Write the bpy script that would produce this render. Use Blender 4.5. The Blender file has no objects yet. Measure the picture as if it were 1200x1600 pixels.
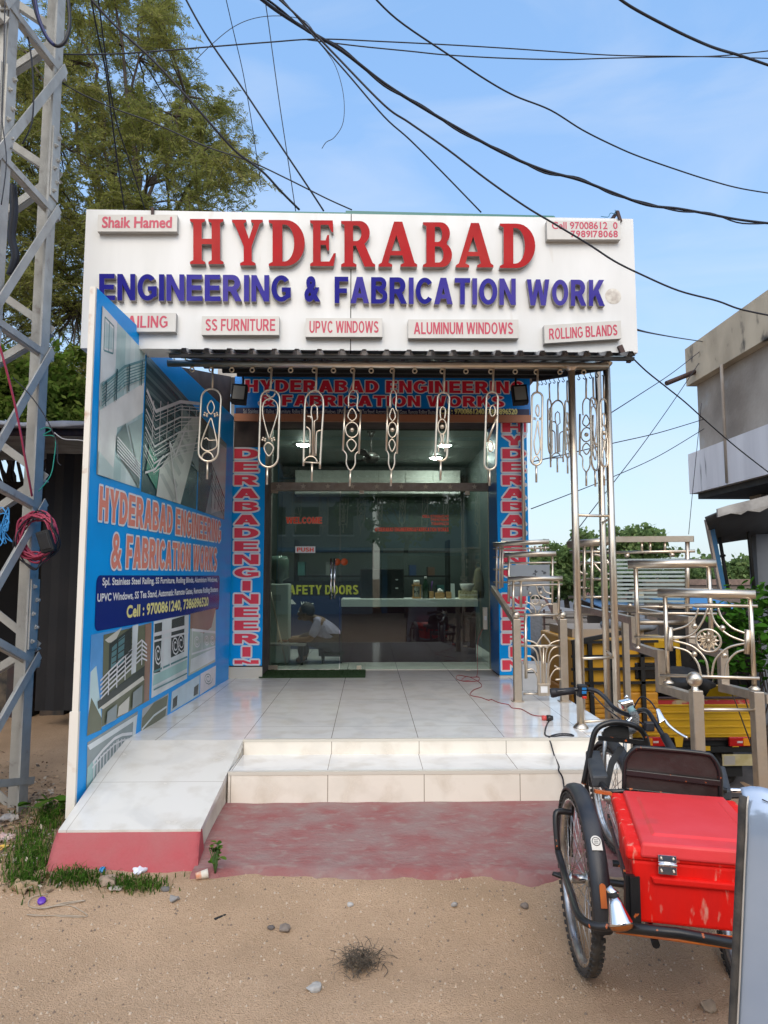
import bpy, bmesh, math, random
from mathutils import Vector, Matrix, noise
R = math.radians
random.seed(11)
S = bpy.context.scene
COL = S.collection
V = Vector

# ---------------------------------------------------------------- camera
FPX, CZ = 1060.0, 1.62                      # focal length in photo pixels, eye height
PITCH, YAW = math.atan(100 / FPX), math.atan(23 / FPX)
cd = bpy.data.cameras.new('camera')
cam = bpy.data.objects.new('camera', cd)
COL.objects.link(cam)
cd.sensor_fit = 'VERTICAL'
cd.sensor_height = 36
cd.sensor_width = 27
cd.lens = FPX / 1600 * 36
cd.clip_start, cd.clip_end = 0.05, 3000
cam.location = (0, 0, CZ)
cam.rotation_euler = (math.pi / 2 + PITCH, 0, -YAW)
S.camera = cam

# ---------------------------------------------------------------- sky and sun
SUN_EL, SUN_AZ = 40, 184                    # degrees; azimuth clockwise from +Y
w = bpy.data.worlds.new('World')
S.world = w
w.use_nodes = True
nt = w.node_tree
nt.nodes.clear()
out = nt.nodes.new('ShaderNodeOutputWorld')
bg = nt.nodes.new('ShaderNodeBackground')
sky = nt.nodes.new('ShaderNodeTexSky')
sky.sky_type = 'NISHITA'
sky.sun_disc = False
sky.sun_elevation = R(SUN_EL)
sky.sun_rotation = R(SUN_AZ)
sky.air_density, sky.dust_density, sky.ozone_density = 1.0, 0.7, 1.8
bg.inputs['Strength'].default_value = 0.15
tc = nt.nodes.new('ShaderNodeTexCoord')
mp = nt.nodes.new('ShaderNodeMapping')
mp.inputs['Scale'].default_value = (1.6, 1.6, 5.5)
nz = nt.nodes.new('ShaderNodeTexNoise')
nz.inputs['Scale'].default_value = 2.2
nz.inputs['Detail'].default_value = 8
nz.inputs['Distortion'].default_value = 0.6
cr = nt.nodes.new('ShaderNodeValToRGB')
cr.color_ramp.elements[0].position, cr.color_ramp.elements[1].position = 0.45, 0.85
cr.color_ramp.elements[1].color = (0.36, 0.36, 0.36, 1)
mxs = nt.nodes.new('ShaderNodeMix')
mxs.data_type = 'RGBA'
mxs.inputs[7].default_value = (3.2, 3.4, 3.7, 1)
L = nt.links.new
L(tc.outputs['Generated'], mp.inputs['Vector'])
L(mp.outputs['Vector'], nz.inputs['Vector'])
L(nz.outputs['Fac'], cr.inputs['Fac'])
L(cr.outputs['Color'], mxs.inputs[0])
hz = nt.nodes.new('ShaderNodeMix')           # thin even veil of high haze over the blue
hz.data_type = 'RGBA'
sxyz = nt.nodes.new('ShaderNodeSeparateXYZ')  # haze thickens towards the horizon
L(tc.outputs['Generated'], sxyz.inputs[0])
hf = nt.nodes.new('ShaderNodeMapRange')
hf.inputs['From Min'].default_value, hf.inputs['From Max'].default_value = 0.0, 0.5
hf.inputs['To Min'].default_value, hf.inputs['To Max'].default_value = 0.88, 0.45
L(sxyz.outputs['Z'], hf.inputs['Value'])
L(hf.outputs['Result'], hz.inputs[0])
hc = nt.nodes.new('ShaderNodeValToRGB')
hc.color_ramp.elements[0].color = (2.25 / 5, 2.75 / 5, 3.1 / 5, 1)
hc.color_ramp.elements[0].position = 0.08
hc.color_ramp.elements[1].color = (1.45 / 5, 2.75 / 5, 4.75 / 5, 1)
hc.color_ramp.elements[1].position = 0.62
hs = nt.nodes.new('ShaderNodeVectorMath')
hs.operation = 'SCALE'
hs.inputs['Scale'].default_value = 5
L(sxyz.outputs['Z'], hc.inputs['Fac'])
L(hc.outputs['Color'], hs.inputs[0])
L(hs.outputs['Vector'], hz.inputs[7])
L(sky.outputs['Color'], hz.inputs[6])
L(hz.outputs[2], mxs.inputs[6])
# broad glow added round the sun behind the viewer, fills light under the canopy
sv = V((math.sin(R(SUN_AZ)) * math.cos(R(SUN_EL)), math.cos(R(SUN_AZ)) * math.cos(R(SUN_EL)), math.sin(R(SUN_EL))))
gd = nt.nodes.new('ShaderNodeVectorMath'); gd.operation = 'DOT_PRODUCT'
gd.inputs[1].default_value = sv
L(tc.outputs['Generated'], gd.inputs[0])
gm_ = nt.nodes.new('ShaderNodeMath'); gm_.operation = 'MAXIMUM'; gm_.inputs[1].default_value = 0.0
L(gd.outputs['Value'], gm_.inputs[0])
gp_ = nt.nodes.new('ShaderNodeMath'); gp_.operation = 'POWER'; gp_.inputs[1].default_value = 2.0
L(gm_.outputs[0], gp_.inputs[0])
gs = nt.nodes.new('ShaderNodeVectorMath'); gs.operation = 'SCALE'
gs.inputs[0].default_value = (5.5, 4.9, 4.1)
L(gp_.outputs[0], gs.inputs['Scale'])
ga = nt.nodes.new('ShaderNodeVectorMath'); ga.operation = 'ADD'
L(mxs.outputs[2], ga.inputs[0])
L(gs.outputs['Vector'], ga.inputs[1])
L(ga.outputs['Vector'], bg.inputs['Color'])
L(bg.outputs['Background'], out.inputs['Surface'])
sd = bpy.data.lights.new('sun', 'SUN')
sun = bpy.data.objects.new('sun', sd)
COL.objects.link(sun)
sd.energy = 0.75
sd.angle = R(32)
sd.color = (1, 0.86, 0.66)
sv = V((math.sin(R(SUN_AZ)) * math.cos(R(SUN_EL)), math.cos(R(SUN_AZ)) * math.cos(R(SUN_EL)), math.sin(R(SUN_EL))))
sun.rotation_euler = sv.to_track_quat('Z', 'Y').to_euler()
sun.location = (-6, -10, 12)
S.view_settings.view_transform = 'Standard'
S.view_settings.look = 'None'
S.view_settings.gamma = 1
S.view_settings.exposure = 0.84
S.cycles.max_bounces = 8
S.cycles.transparent_max_bounces = 16
S.cycles.caustics_reflective = False
S.cycles.caustics_refractive = False

# ---------------------------------------------------------------- photo pixel -> real place
_F = V((math.sin(YAW) * math.cos(PITCH), math.cos(YAW) * math.cos(PITCH), math.sin(PITCH)))
_R = V((math.cos(YAW), -math.sin(YAW), 0))
_U = _R.cross(_F)
def ray(px, py):
    return _F + _R * ((px - 600) / FPX) + _U * ((800 - py) / FPX)
def at(px, py, Y):
    d = ray(px, py)
    return V((0, 0, CZ)) + d * (Y / d.y)
def onz(px, py, z):
    d = ray(px, py)
    return V((0, 0, CZ)) + d * ((z - CZ) / d.z)
def pts(lst, Y, ox=0, oy=0, k=1):            # a traced line on the plane y = Y
    return [at(ox + a / k, oy + b / k, Y) for a, b in lst]

# ---------------------------------------------------------------- materials
MATS = {}
def mat(name, col, rough=0.6, metal=0.0, col2=None, scale=6, detail=5, lo=0.35, hi=0.65, bump=0.0, bscale=60,
        spec=0.5, coat=0.0, stretch=(1, 1, 1), rvar=0.0, emit=0.0, col3=None, scale3=30, lo3=0.55, hi3=0.62):
    if name in MATS: return MATS[name]
    m = bpy.data.materials.new(name)
    m.use_nodes = True
    t = m.node_tree
    b = t.nodes['Principled BSDF']
    b.inputs['Base Color'].default_value = (*col, 1)
    b.inputs['Roughness'].default_value = rough
    b.inputs['Metallic'].default_value = metal
    b.inputs['Specular IOR Level'].default_value = spec
    b.inputs['Coat Weight'].default_value = coat
    if emit:
        b.inputs['Emission Color'].default_value = (*col, 1)
        b.inputs['Emission Strength'].default_value = emit
    c = t.nodes.new('ShaderNodeTexCoord')
    mp = t.nodes.new('ShaderNodeMapping')
    mp.inputs['Scale'].default_value = stretch
    t.links.new(c.outputs['Object'], mp.inputs['Vector'])
    def noi(s, d, lo, hi):
        n = t.nodes.new('ShaderNodeTexNoise')
        n.inputs['Scale'].default_value = s
        n.inputs['Detail'].default_value = d
        t.links.new(mp.outputs['Vector'], n.inputs['Vector'])
        r = t.nodes.new('ShaderNodeMapRange')
        r.inputs['From Min'].default_value, r.inputs['From Max'].default_value = lo, hi
        t.links.new(n.outputs['Fac'], r.inputs['Value'])
        return r.outputs['Result']
    cur = None
    if col2 is not None:
        x = t.nodes.new('ShaderNodeMix')
        x.data_type = 'RGBA'
        x.inputs[6].default_value = (*col, 1)
        x.inputs[7].default_value = (*col2, 1)
        f = noi(scale, detail, lo, hi)
        t.links.new(f, x.inputs[0])
        cur = x.outputs[2]
        if rvar:
            r = t.nodes.new('ShaderNodeMapRange')
            r.inputs['To Min'].default_value, r.inputs['To Max'].default_value = rough, min(1, rough + rvar)
            t.links.new(f, r.inputs['Value'])
            t.links.new(r.outputs['Result'], b.inputs['Roughness'])
    if col3 is not None:
        x3 = t.nodes.new('ShaderNodeMix')
        x3.data_type = 'RGBA'
        x3.inputs[6].default_value = (*col, 1)
        x3.inputs[7].default_value = (*col3, 1)
        if cur: t.links.new(cur, x3.inputs[6])
        t.links.new(noi(scale3, 6, lo3, hi3), x3.inputs[0])
        cur = x3.outputs[2]
    if cur: t.links.new(cur, b.inputs['Base Color'])
    if bump:
        bn = t.nodes.new('ShaderNodeBump')
        bn.inputs['Strength'].default_value = bump
        bn.inputs['Distance'].default_value = 0.02
        n = t.nodes.new('ShaderNodeTexNoise')
        n.inputs['Scale'].default_value = bscale
        n.inputs['Detail'].default_value = 6
        t.links.new(mp.outputs['Vector'], n.inputs['Vector'])
        t.links.new(n.outputs['Fac'], bn.inputs['Height'])
        t.links.new(bn.outputs['Normal'], b.inputs['Normal'])
    MATS[name] = m
    return m

def leafmat(name, col, col2, trans=0.35):
    m = bpy.data.materials.new(name)
    m.use_nodes = True
    t = m.node_tree
    t.nodes.clear()
    o = t.nodes.new('ShaderNodeOutputMaterial')
    d = t.nodes.new('ShaderNodeBsdfDiffuse')
    tr = t.nodes.new('ShaderNodeBsdfTranslucent')
    mx = t.nodes.new('ShaderNodeMixShader')
    mx.inputs[0].default_value = trans
    n = t.nodes.new('ShaderNodeTexNoise')
    n.inputs['Scale'].default_value = 1.3
    n.inputs['Detail'].default_value = 3
    c = t.nodes.new('ShaderNodeTexCoord')
    x = t.nodes.new('ShaderNodeMix')
    x.data_type = 'RGBA'
    x.inputs[6].default_value = (*col, 1)
    x.inputs[7].default_value = (*col2, 1)
    r = t.nodes.new('ShaderNodeMapRange')
    r.inputs['From Min'].default_value, r.inputs['From Max'].default_value = 0.35, 0.65
    t.links.new(c.outputs['Object'], n.inputs['Vector'])
    t.links.new(n.outputs['Fac'], r.inputs['Value'])
    t.links.new(r.outputs['Result'], x.inputs[0])
    t.links.new(x.outputs[2], d.inputs['Color'])
    t.links.new(x.outputs[2], tr.inputs['Color'])
    t.links.new(d.outputs[0], mx.inputs[1])
    t.links.new(tr.outputs[0], mx.inputs[2])
    t.links.new(mx.outputs[0], o.inputs['Surface'])
    return m

def glassmat(name, tint, refl=1.0, ior=1.5):
    m = bpy.data.materials.new(name)
    m.use_nodes = True
    t = m.node_tree
    t.nodes.clear()
    o = t.nodes.new('ShaderNodeOutputMaterial')
    tr = t.nodes.new('ShaderNodeBsdfTransparent')
    tr.inputs['Color'].default_value = (*tint, 1)
    g = t.nodes.new('ShaderNodeBsdfGlossy')
    g.inputs['Roughness'].default_value = 0.01
    g.inputs['Color'].default_value = (refl, refl, refl, 1)
    f = t.nodes.new('ShaderNodeFresnel')
    f.inputs['IOR'].default_value = ior
    mx = t.nodes.new('ShaderNodeMixShader')
    t.links.new(f.outputs[0], mx.inputs[0])
    t.links.new(tr.outputs[0], mx.inputs[1])
    t.links.new(g.outputs[0], mx.inputs[2])
    t.links.new(mx.outputs[0], o.inputs['Surface'])
    return m

def tilemat(name, c1, c2, grout, tx, ty, ox, oy, rough, axes='XY', mortar=0.005):
    """large polished tiles: joints every tx, ty metres, faint veins"""
    m = bpy.data.materials.new(name)
    m.use_nodes = True
    t = m.node_tree
    b = t.nodes['Principled BSDF']
    c = t.nodes.new('ShaderNodeTexCoord')
    sp = t.nodes.new('ShaderNodeSeparateXYZ')
    t.links.new(c.outputs['Object'], sp.inputs[0])
    fac = None
    for ax, step, off in ((axes[0], tx, ox), (axes[1], ty, oy)):
        a = t.nodes.new('ShaderNodeMath'); a.operation = 'SUBTRACT'; a.inputs[1].default_value = off
        t.links.new(sp.outputs[ax], a.inputs[0])
        p = t.nodes.new('ShaderNodeMath'); p.operation = 'PINGPONG'; p.inputs[1].default_value = step / 2
        t.links.new(a.outputs[0], p.inputs[0])
        l = t.nodes.new('ShaderNodeMath'); l.operation = 'LESS_THAN'; l.inputs[1].default_value = mortar / 2
        t.links.new(p.outputs[0], l.inputs[0])
        if fac is None: fac = l.outputs[0]
        else:
            q = t.nodes.new('ShaderNodeMath'); q.operation = 'MAXIMUM'
            t.links.new(fac, q.inputs[0]); t.links.new(l.outputs[0], q.inputs[1])
            fac = q.outputs[0]
    n = t.nodes.new('ShaderNodeTexNoise')
    n.inputs['Scale'].default_value = 2.3; n.inputs['Detail'].default_value = 9; n.inputs['Distortion'].default_value = 1.6
    t.links.new(c.outputs['Object'], n.inputs['Vector'])
    r = t.nodes.new('ShaderNodeMapRange')
    r.inputs['From Min'].default_value, r.inputs['From Max'].default_value = 0.48, 0.66
    t.links.new(n.outputs['Fac'], r.inputs['Value'])
    x = t.nodes.new('ShaderNodeMix'); x.data_type = 'RGBA'
    x.inputs[6].default_value = (*c1, 1); x.inputs[7].default_value = (*c2, 1)
    t.links.new(r.outputs['Result'], x.inputs[0])
    # dust smudges
    n2 = t.nodes.new('ShaderNodeTexNoise')
    n2.inputs['Scale'].default_value = 5.5; n2.inputs['Detail'].default_value = 7
    t.links.new(c.outputs['Object'], n2.inputs['Vector'])
    r2 = t.nodes.new('ShaderNodeMapRange')
    r2.inputs['From Min'].default_value, r2.inputs['From Max'].default_value = 0.50, 0.78
    r2.inputs['To Max'].default_value = 0.62
    t.links.new(n2.outputs['Fac'], r2.inputs['Value'])
    x1 = t.nodes.new('ShaderNodeMix'); x1.data_type = 'RGBA'
    x1.inputs[7].default_value = (c1[0] * 0.66, c1[1] * 0.6, c1[2] * 0.52, 1)
    t.links.new(x.outputs[2], x1.inputs[6]); t.links.new(r2.outputs['Result'], x1.inputs[0])
    x2 = t.nodes.new('ShaderNodeMix'); x2.data_type = 'RGBA'
    x2.inputs[7].default_value = (*grout, 1)
    t.links.new(x1.outputs[2], x2.inputs[6]); t.links.new(fac, x2.inputs[0])
    t.links.new(x2.outputs[2], b.inputs['Base Color'])
    rr = t.nodes.new('ShaderNodeMapRange')
    rr.inputs['To Min'].default_value, rr.inputs['To Max'].default_value = rough, rough + 0.3
    t.links.new(r2.outputs['Result'], rr.inputs['Value'])
    t.links.new(rr.outputs['Result'], b.inputs['Roughness'])
    return m

M_steel = mat('stainless_steel', (0.74, 0.65, 0.53), 0.30, 1.0, (0.66, 0.57, 0.46), 9, rvar=0.12)
M_steeld = mat('dull_steel', (0.62, 0.54, 0.44), 0.40, 1.0, (0.52, 0.45, 0.37), 12, rvar=0.15)
M_chrome = mat('chrome', (0.8, 0.8, 0.8), 0.08, 1.0)
M_galv = mat('galvanised_steel', (0.47, 0.46, 0.42), 0.6, 0.12, (0.38, 0.37, 0.34), 7, bump=0.12, bscale=90, rvar=0.15, col3=(0.30, 0.27, 0.24), scale3=14, lo3=0.62, hi3=0.75)
M_white = mat('white_panel', (0.75, 0.75, 0.735), 0.4, 0, (0.69, 0.69, 0.67), 2.0, stretch=(3, 3, 0.5), col3=(0.55, 0.50, 0.43), scale3=5, lo3=0.66, hi3=0.9)
M_ivory = mat('ivory_plate', (0.62, 0.60, 0.56), 0.4, 0, (0.55, 0.53, 0.49), 6)
M_ivside = mat('ivory_plate_edge', (0.40, 0.39, 0.37), 0.5)
M_redl = mat('red_acrylic', (0.42, 0.010, 0.014), 0.5, 0, (0.34, 0.014, 0.016), 5, spec=0.12, col3=(0.44, 0.035, 0.03), scale3=2.2, lo3=0.5, hi3=0.75)
M_redside = mat('letter_return', (0.36, 0.34, 0.33), 0.45, 0, (0.22, 0.2, 0.19), 14)
M_redtxt = mat('red_vinyl_text', (0.50, 0.045, 0.09), 0.45)
M_blue1 = mat('deep_blue_acrylic', (0.006, 0.005, 0.20), 0.45, spec=0.12)
M_blue2 = mat('faded_blue_acrylic', (0.022, 0.018, 0.25), 0.5, 0, (0.05, 0.04, 0.28), 3, spec=0.12)
M_blue3 = mat('pale_violet_acrylic', (0.07, 0.055, 0.29), 0.5, 0, (0.04, 0.03, 0.26), 3, spec=0.12)
M_flex = mat('blue_flex', (0.0, 0.35, 0.86), 0.35, 0, (0.0, 0.31, 0.78), 3, spec=0.25, bump=0.03, bscale=3)
M_flexd = mat('blue_flex_plain', (0.0, 0.10, 0.42), 0.3)
M_navy = mat('navy_print', (0.006, 0.025, 0.20), 0.25)
M_pink = mat('coral_print', (0.90, 0.07, 0.11), 0.35, spec=.25)
M_salmon = mat('sheen_salmon_print', (0.80, 0.27, 0.20), 0.25)  # red print made paler, its reflective sheen put into the colour
M_wht = mat('white_print', (0.80, 0.80, 0.80), 0.3)
M_yel = mat('yellow_print', (0.82, 0.76, 0.30), 0.3)
M_black = mat('black_paint', (0.014, 0.014, 0.015), 0.35, 0, (0.022, 0.02, 0.02), 9)
M_blackm = mat('matt_black', (0.012, 0.012, 0.012), 0.75)
M_rubber = mat('rubber', (0.028, 0.027, 0.026), 0.8, 0, (0.075, 0.065, 0.055), 20, bump=0.2, bscale=120)
M_cable = mat('cable_black', (0.012, 0.012, 0.018), 0.55)
M_tile = tilemat('polished_tile', (0.79, 0.775, 0.74), (0.70, 0.69, 0.67), (0.28, 0.25, 0.22), 0.6, 1.1, 0.341, 4.09, 0.09)
M_rampt = tilemat('ramp_tile', (0.69, 0.67, 0.62), (0.62, 0.605, 0.565), (0.42, 0.38, 0.33), 1.2, 0.62, -1.62, 4.28, 0.16, mortar=0.004)
M_riser = tilemat('riser_tile', (0.80, 0.745, 0.65), (0.74, 0.69, 0.60), (0.30, 0.25, 0.2), 0.6, 9.0, 0.345, -3.0, 0.2, axes='XZ')
M_plaster = mat('cream_plaster', (0.66, 0.60, 0.48), 0.8, 0, (0.5, 0.44, 0.35), 8, bump=0.2)
M_dark = mat('dark_void', (0.012, 0.012, 0.013), 0.8, 0, (0.03, 0.027, 0.024), 5)

# ---------------------------------------------------------------- mesh builder
ROOT = {}
def tag(o, label=None, cat=None, group=None, kind=None):
    if label: o['label'] = label
    if cat: o['category'] = cat
    if group: o['group'] = group
    if kind: o['kind'] = kind
    return o
def thing(name, label, cat, loc=(0, 0, 0), group=None, rz=0):
    o = bpy.data.objects.new(name, None)
    COL.objects.link(o)
    o.location = loc
    o.rotation_euler.z = rz
    o.empty_display_size = 0.1
    ROOT[o.name] = V(loc)
    return tag(o, label, cat, group)
def copy_tree(o, parent=None):
    c = o.copy()
    COL.objects.link(c)
    if parent is not None: c.parent = parent
    for ch in list(o.children): copy_tree(ch, c)
    return c

def catmull(p, n=6, closed=False):
    p = [V(a) for a in p]
    if len(p) < 3 and not closed: return p
    o = []
    m = len(p)
    rng = range(m if closed else m - 1)
    for i in rng:
        if closed: a, b, c, d = p[(i - 1) % m], p[i], p[(i + 1) % m], p[(i + 2) % m]
        else: a, b, c, d = p[max(i - 1, 0)], p[i], p[i + 1], p[min(i + 2, m - 1)]
        for k in range(n):
            t = k / n
            o.append(0.5 * ((2 * b) + (c - a) * t + (2 * a - 5 * b + 4 * c - d) * t * t + (3 * b - a - 3 * c + d) * t ** 3))
    if not closed: o.append(p[-1])
    return o

class MB:
    def __init__(s): s.v, s.f, s.m, s.s = [], [], [], []
    def add(s, vs, fs, mi=0, smooth=False):
        n = len(s.v)
        s.v += [V(a) for a in vs]
        for f in fs:
            s.f.append([n + i for i in f]); s.m.append(mi); s.s.append(smooth)
        return s
    def box(s, lo, hi, mi=0):
        x0, y0, z0 = lo; x1, y1, z1 = hi
        return s.hexa([(x0, y0, z0), (x1, y0, z0), (x1, y1, z0), (x0, y1, z0), (x0, y0, z1), (x1, y0, z1), (x1, y1, z1), (x0, y1, z1)], mi)
    def hexa(s, p, mi=0):                    # 4 bottom, 4 top corners
        return s.add(p, [(3, 2, 1, 0), (4, 5, 6, 7), (0, 1, 5, 4), (1, 2, 6, 5), (2, 3, 7, 6), (3, 0, 4, 7)], mi)
    def obox(s, c, ax, ay, az, mi=0):        # centre and three half-axis vectors
        c, ax, ay, az = V(c), V(ax), V(ay), V(az)
        return s.hexa([c - ax - ay - az, c + ax - ay - az, c + ax + ay - az, c - ax + ay - az,
                       c - ax - ay + az, c + ax - ay + az, c + ax + ay + az, c - ax + ay + az], mi)
    def beam(s, a, b, wd, ht, up=(0, 0, 1), mi=0):
        a, b = V(a), V(b)
        d = (b - a).normalized()
        sd = d.cross(V(up))
        if sd.length < 1e-4: sd = d.cross(V((1, 0, 0)))
        sd.normalize()
        u = sd.cross(d)
        return s.obox((a + b) / 2, d * ((b - a).length / 2), sd * (wd / 2), u * (ht / 2), mi)
    def prism(s, poly, vec, mi=0, mside=None):
        n = len(poly); poly = [V(p) for p in poly]; vec = V(vec)
        s.add(poly, [tuple(range(n))], mi)
        s.add([p + vec for p in poly], [tuple(reversed(range(n)))], mi)
        k = len(s.v) - 2 * n
        for i in range(n):
            j = (i + 1) % n
            s.f.append([k + i, k + n + i, k + n + j, k + j]); s.m.append(mi if mside is None else mside); s.s.append(False)
        return s
    def tube(s, p, r, n=8, closed=False, mi=0, caps=True, flat=1.0):
        p = [V(a) for a in p]
        q = [p[0]]
        for a in p[1:]:
            if (a - q[-1]).length > 1e-5: q.append(a)
        p = q
        if closed and (p[0] - p[-1]).length < 1e-5: p.pop()
        m = len(p)
        if m < 2: return s
        rs = r if isinstance(r, (list, tuple)) else [r] * m
        if len(rs) != m: rs = [rs[0] + (rs[-1] - rs[0]) * i / (m - 1) for i in range(m)]
        base = len(s.v)
        nrm = None
        for i in range(m):
            if closed: t = p[(i + 1) % m] - p[i - 1]
            else: t = p[min(i + 1, m - 1)] - p[max(i - 1, 0)]
            if t.length < 1e-9: t = V((0, 0, 1))
            t.normalize()
            if nrm is None:
                nrm = t.orthogonal() if abs(t.y) > 0.9 else V((0, 1, 0)) - t * t.y
            nrm = nrm - t * nrm.dot(t)
            if nrm.length < 1e-6: nrm = t.orthogonal()
            nrm.normalize()
            bn = t.cross(nrm)
            for k in range(n):
                a = 2 * math.pi * k / n
                s.v.append(p[i] + (nrm * math.cos(a) + bn * (math.sin(a) * flat)) * rs[i])
        for i in range(m if closed else m - 1):
            for k in range(n):
                a, b = base + i * n, base + ((i + 1) % m) * n
                s.f.append([a + k, a + (k + 1) % n, b + (k + 1) % n, b + k]); s.m.append(mi); s.s.append(True)
        if caps and not closed:
            s.f.append([base + k for k in reversed(range(n))]); s.m.append(mi); s.s.append(False)
            s.f.append([base + (m - 1) * n + k for k in range(n)]); s.m.append(mi); s.s.append(False)
        return s
    def curve(s, p, r, n=8, closed=False, sub=6, mi=0):
        return s.tube(catmull(p, sub, closed), r, n, closed, mi)
    def lathe(s, c, ax, prof, n=24, a0=0, a1=360, mi=0, u=None, smooth=True, close_prof=False):
        c, ax = V(c), V(ax).normalized()
        u = V(u) if u is not None else ax.orthogonal()
        u = (u - ax * u.dot(ax)).normalized()
        w_ = ax.cross(u)
        full = abs(a1 - a0) >= 359.9
        cols = n if full else n + 1
        base = len(s.v)
        for i in range(cols):
            a = R(a0 + (a1 - a0) * i / n)
            d = u * math.cos(a) + w_ * math.sin(a)
            for r_, h in prof: s.v.append(c + d * r_ + ax * h)
        m = len(prof)
        for i in range(n):
            j = (i + 1) % cols
            for k in range(m if close_prof else m - 1):
                k2 = (k + 1) % m
                s.f.append([base + i * m + k, base + j * m + k, base + j * m + k2, base + i * m + k2]); s.m.append(mi); s.s.append(smooth)
        if close_prof and not full:
            s.f.append([base + k for k in range(m)]); s.m.append(mi); s.s.append(False)
            s.f.append([base + n * m + k for k in reversed(range(m))]); s.m.append(mi); s.s.append(False)
        return s
    def cyl(s, a, b, r, n=16, mi=0):
        return s.tube([a, b], r, n, mi=mi)
    def ball(s, c, r, n=16, mi=0, sx=1, sy=1, sz=1):
        c = V(c); base = len(s.v); h = max(4, n // 2)
        for i in range(h + 1):
            t = math.pi * i / h
            for k in range(n):
                a = 2 * math.pi * k / n
                s.v.append(c + V((math.sin(t) * math.cos(a) * r * sx, math.sin(t) * math.sin(a) * r * sy, math.cos(t) * r * sz)))
        for i in range(h):
            for k in range(n):
                s.f.append([base + i * n + k, base + (i + 1) * n + k, base + (i + 1) * n + (k + 1) % n, base + i * n + (k + 1) % n]); s.m.append(mi); s.s.append(True)
        return s
    def build(s, name, mats, parent=None, bevel=0, seg=2):
        if not isinstance(mats, (list, tuple)): mats = [mats]
        off = V((0, 0, 0))
        if parent is not None: off = ROOT[parent.name]
        elif s.v:
            xs = [v.x for v in s.v]; ys = [v.y for v in s.v]; zs = [v.z for v in s.v]
            off = V(((min(xs) + max(xs)) / 2, (min(ys) + max(ys)) / 2, min(zs)))
        me = bpy.data.meshes.new(name)
        me.from_pydata([v - off for v in s.v], [], s.f)
        for m in mats: me.materials.append(m)
        me.polygons.foreach_set('material_index', s.m)
        me.polygons.foreach_set('use_smooth', s.s)
        bm = bmesh.new(); bm.from_mesh(me)
        bmesh.ops.remove_doubles(bm, verts=bm.verts, dist=1e-6)
        bmesh.ops.recalc_face_normals(bm, faces=bm.faces) if len(bm.faces) < 60000 else None
        bm.to_mesh(me); bm.free()
        o = bpy.data.objects.new(name, me)
        COL.objects.link(o)
        if parent is not None:
            o.parent = parent
            ROOT[o.name] = off
        else:
            o.location = off
            ROOT[o.name] = off
        if bevel:
            b = o.modifiers.new('bevel', 'BEVEL')
            b.width = bevel; b.segments = seg; b.limit_method = 'ANGLE'; b.angle_limit = R(40)
            b.harden_normals = False
        return o

# raw mesh objects that keep their own world coordinates (ground-like sheets)
def sheet(name, verts, faces, m, kind='structure', smooth=True):
    me = bpy.data.meshes.new(name)
    me.from_pydata(verts, [], faces)
    me.materials.append(m)
    for p in me.polygons: p.use_smooth = smooth
    o = bpy.data.objects.new(name, me)
    COL.objects.link(o)
    if kind: o['kind'] = kind
    return o

# ---------------------------------------------------------------- lettering
_TC = {}
def glyphs(txt, bold=0.0, res=4):
    """flat outline mesh of a text with the built-in typeface: (verts2d, faces)"""
    k = (txt, bold)
    if k in _TC: return _TC[k]
    cu = bpy.data.curves.new('tmp_text', 'FONT')
    cu.body = txt; cu.size = 1; cu.offset = bold; cu.resolution_u = res; cu.fill_mode = 'FRONT'
    return _grab(cu, k)
def _grab(cu, k):
    o = bpy.data.objects.new('tmp_text', cu)
    COL.objects.link(o)
    dg = bpy.context.evaluated_depsgraph_get()
    me = bpy.data.meshes.new_from_object(o.evaluated_get(dg))
    vs = [(v.co.x, v.co.y) for v in me.vertices]
    fs = [tuple(p.vertices) for p in me.polygons]
    bpy.data.objects.remove(o); bpy.data.curves.remove(cu); bpy.data.meshes.remove(me)
    if k is not None: _TC[k] = (vs, fs)
    return vs, fs
def _arc(cx, cy, rx, ry, a0, a1, n=12): return [(cx + rx * math.cos(R(a0 + (a1 - a0) * i / n)), cy + ry * math.sin(R(a0 + (a1 - a0) * i / n))) for i in range(n + 1)]
def _strip(P, hw):
    o, q = [], []
    for i in range(len(P)):
        a, b = P[max(i - 1, 0)], P[min(i + 1, len(P) - 1)]
        d = V((b[0] - a[0], b[1] - a[1])).normalized()
        o.append((P[i][0] - d.y * hw, P[i][1] + d.x * hw)); q.append((P[i][0] + d.y * hw, P[i][1] - d.x * hw))
    return o + q[::-1]
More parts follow.
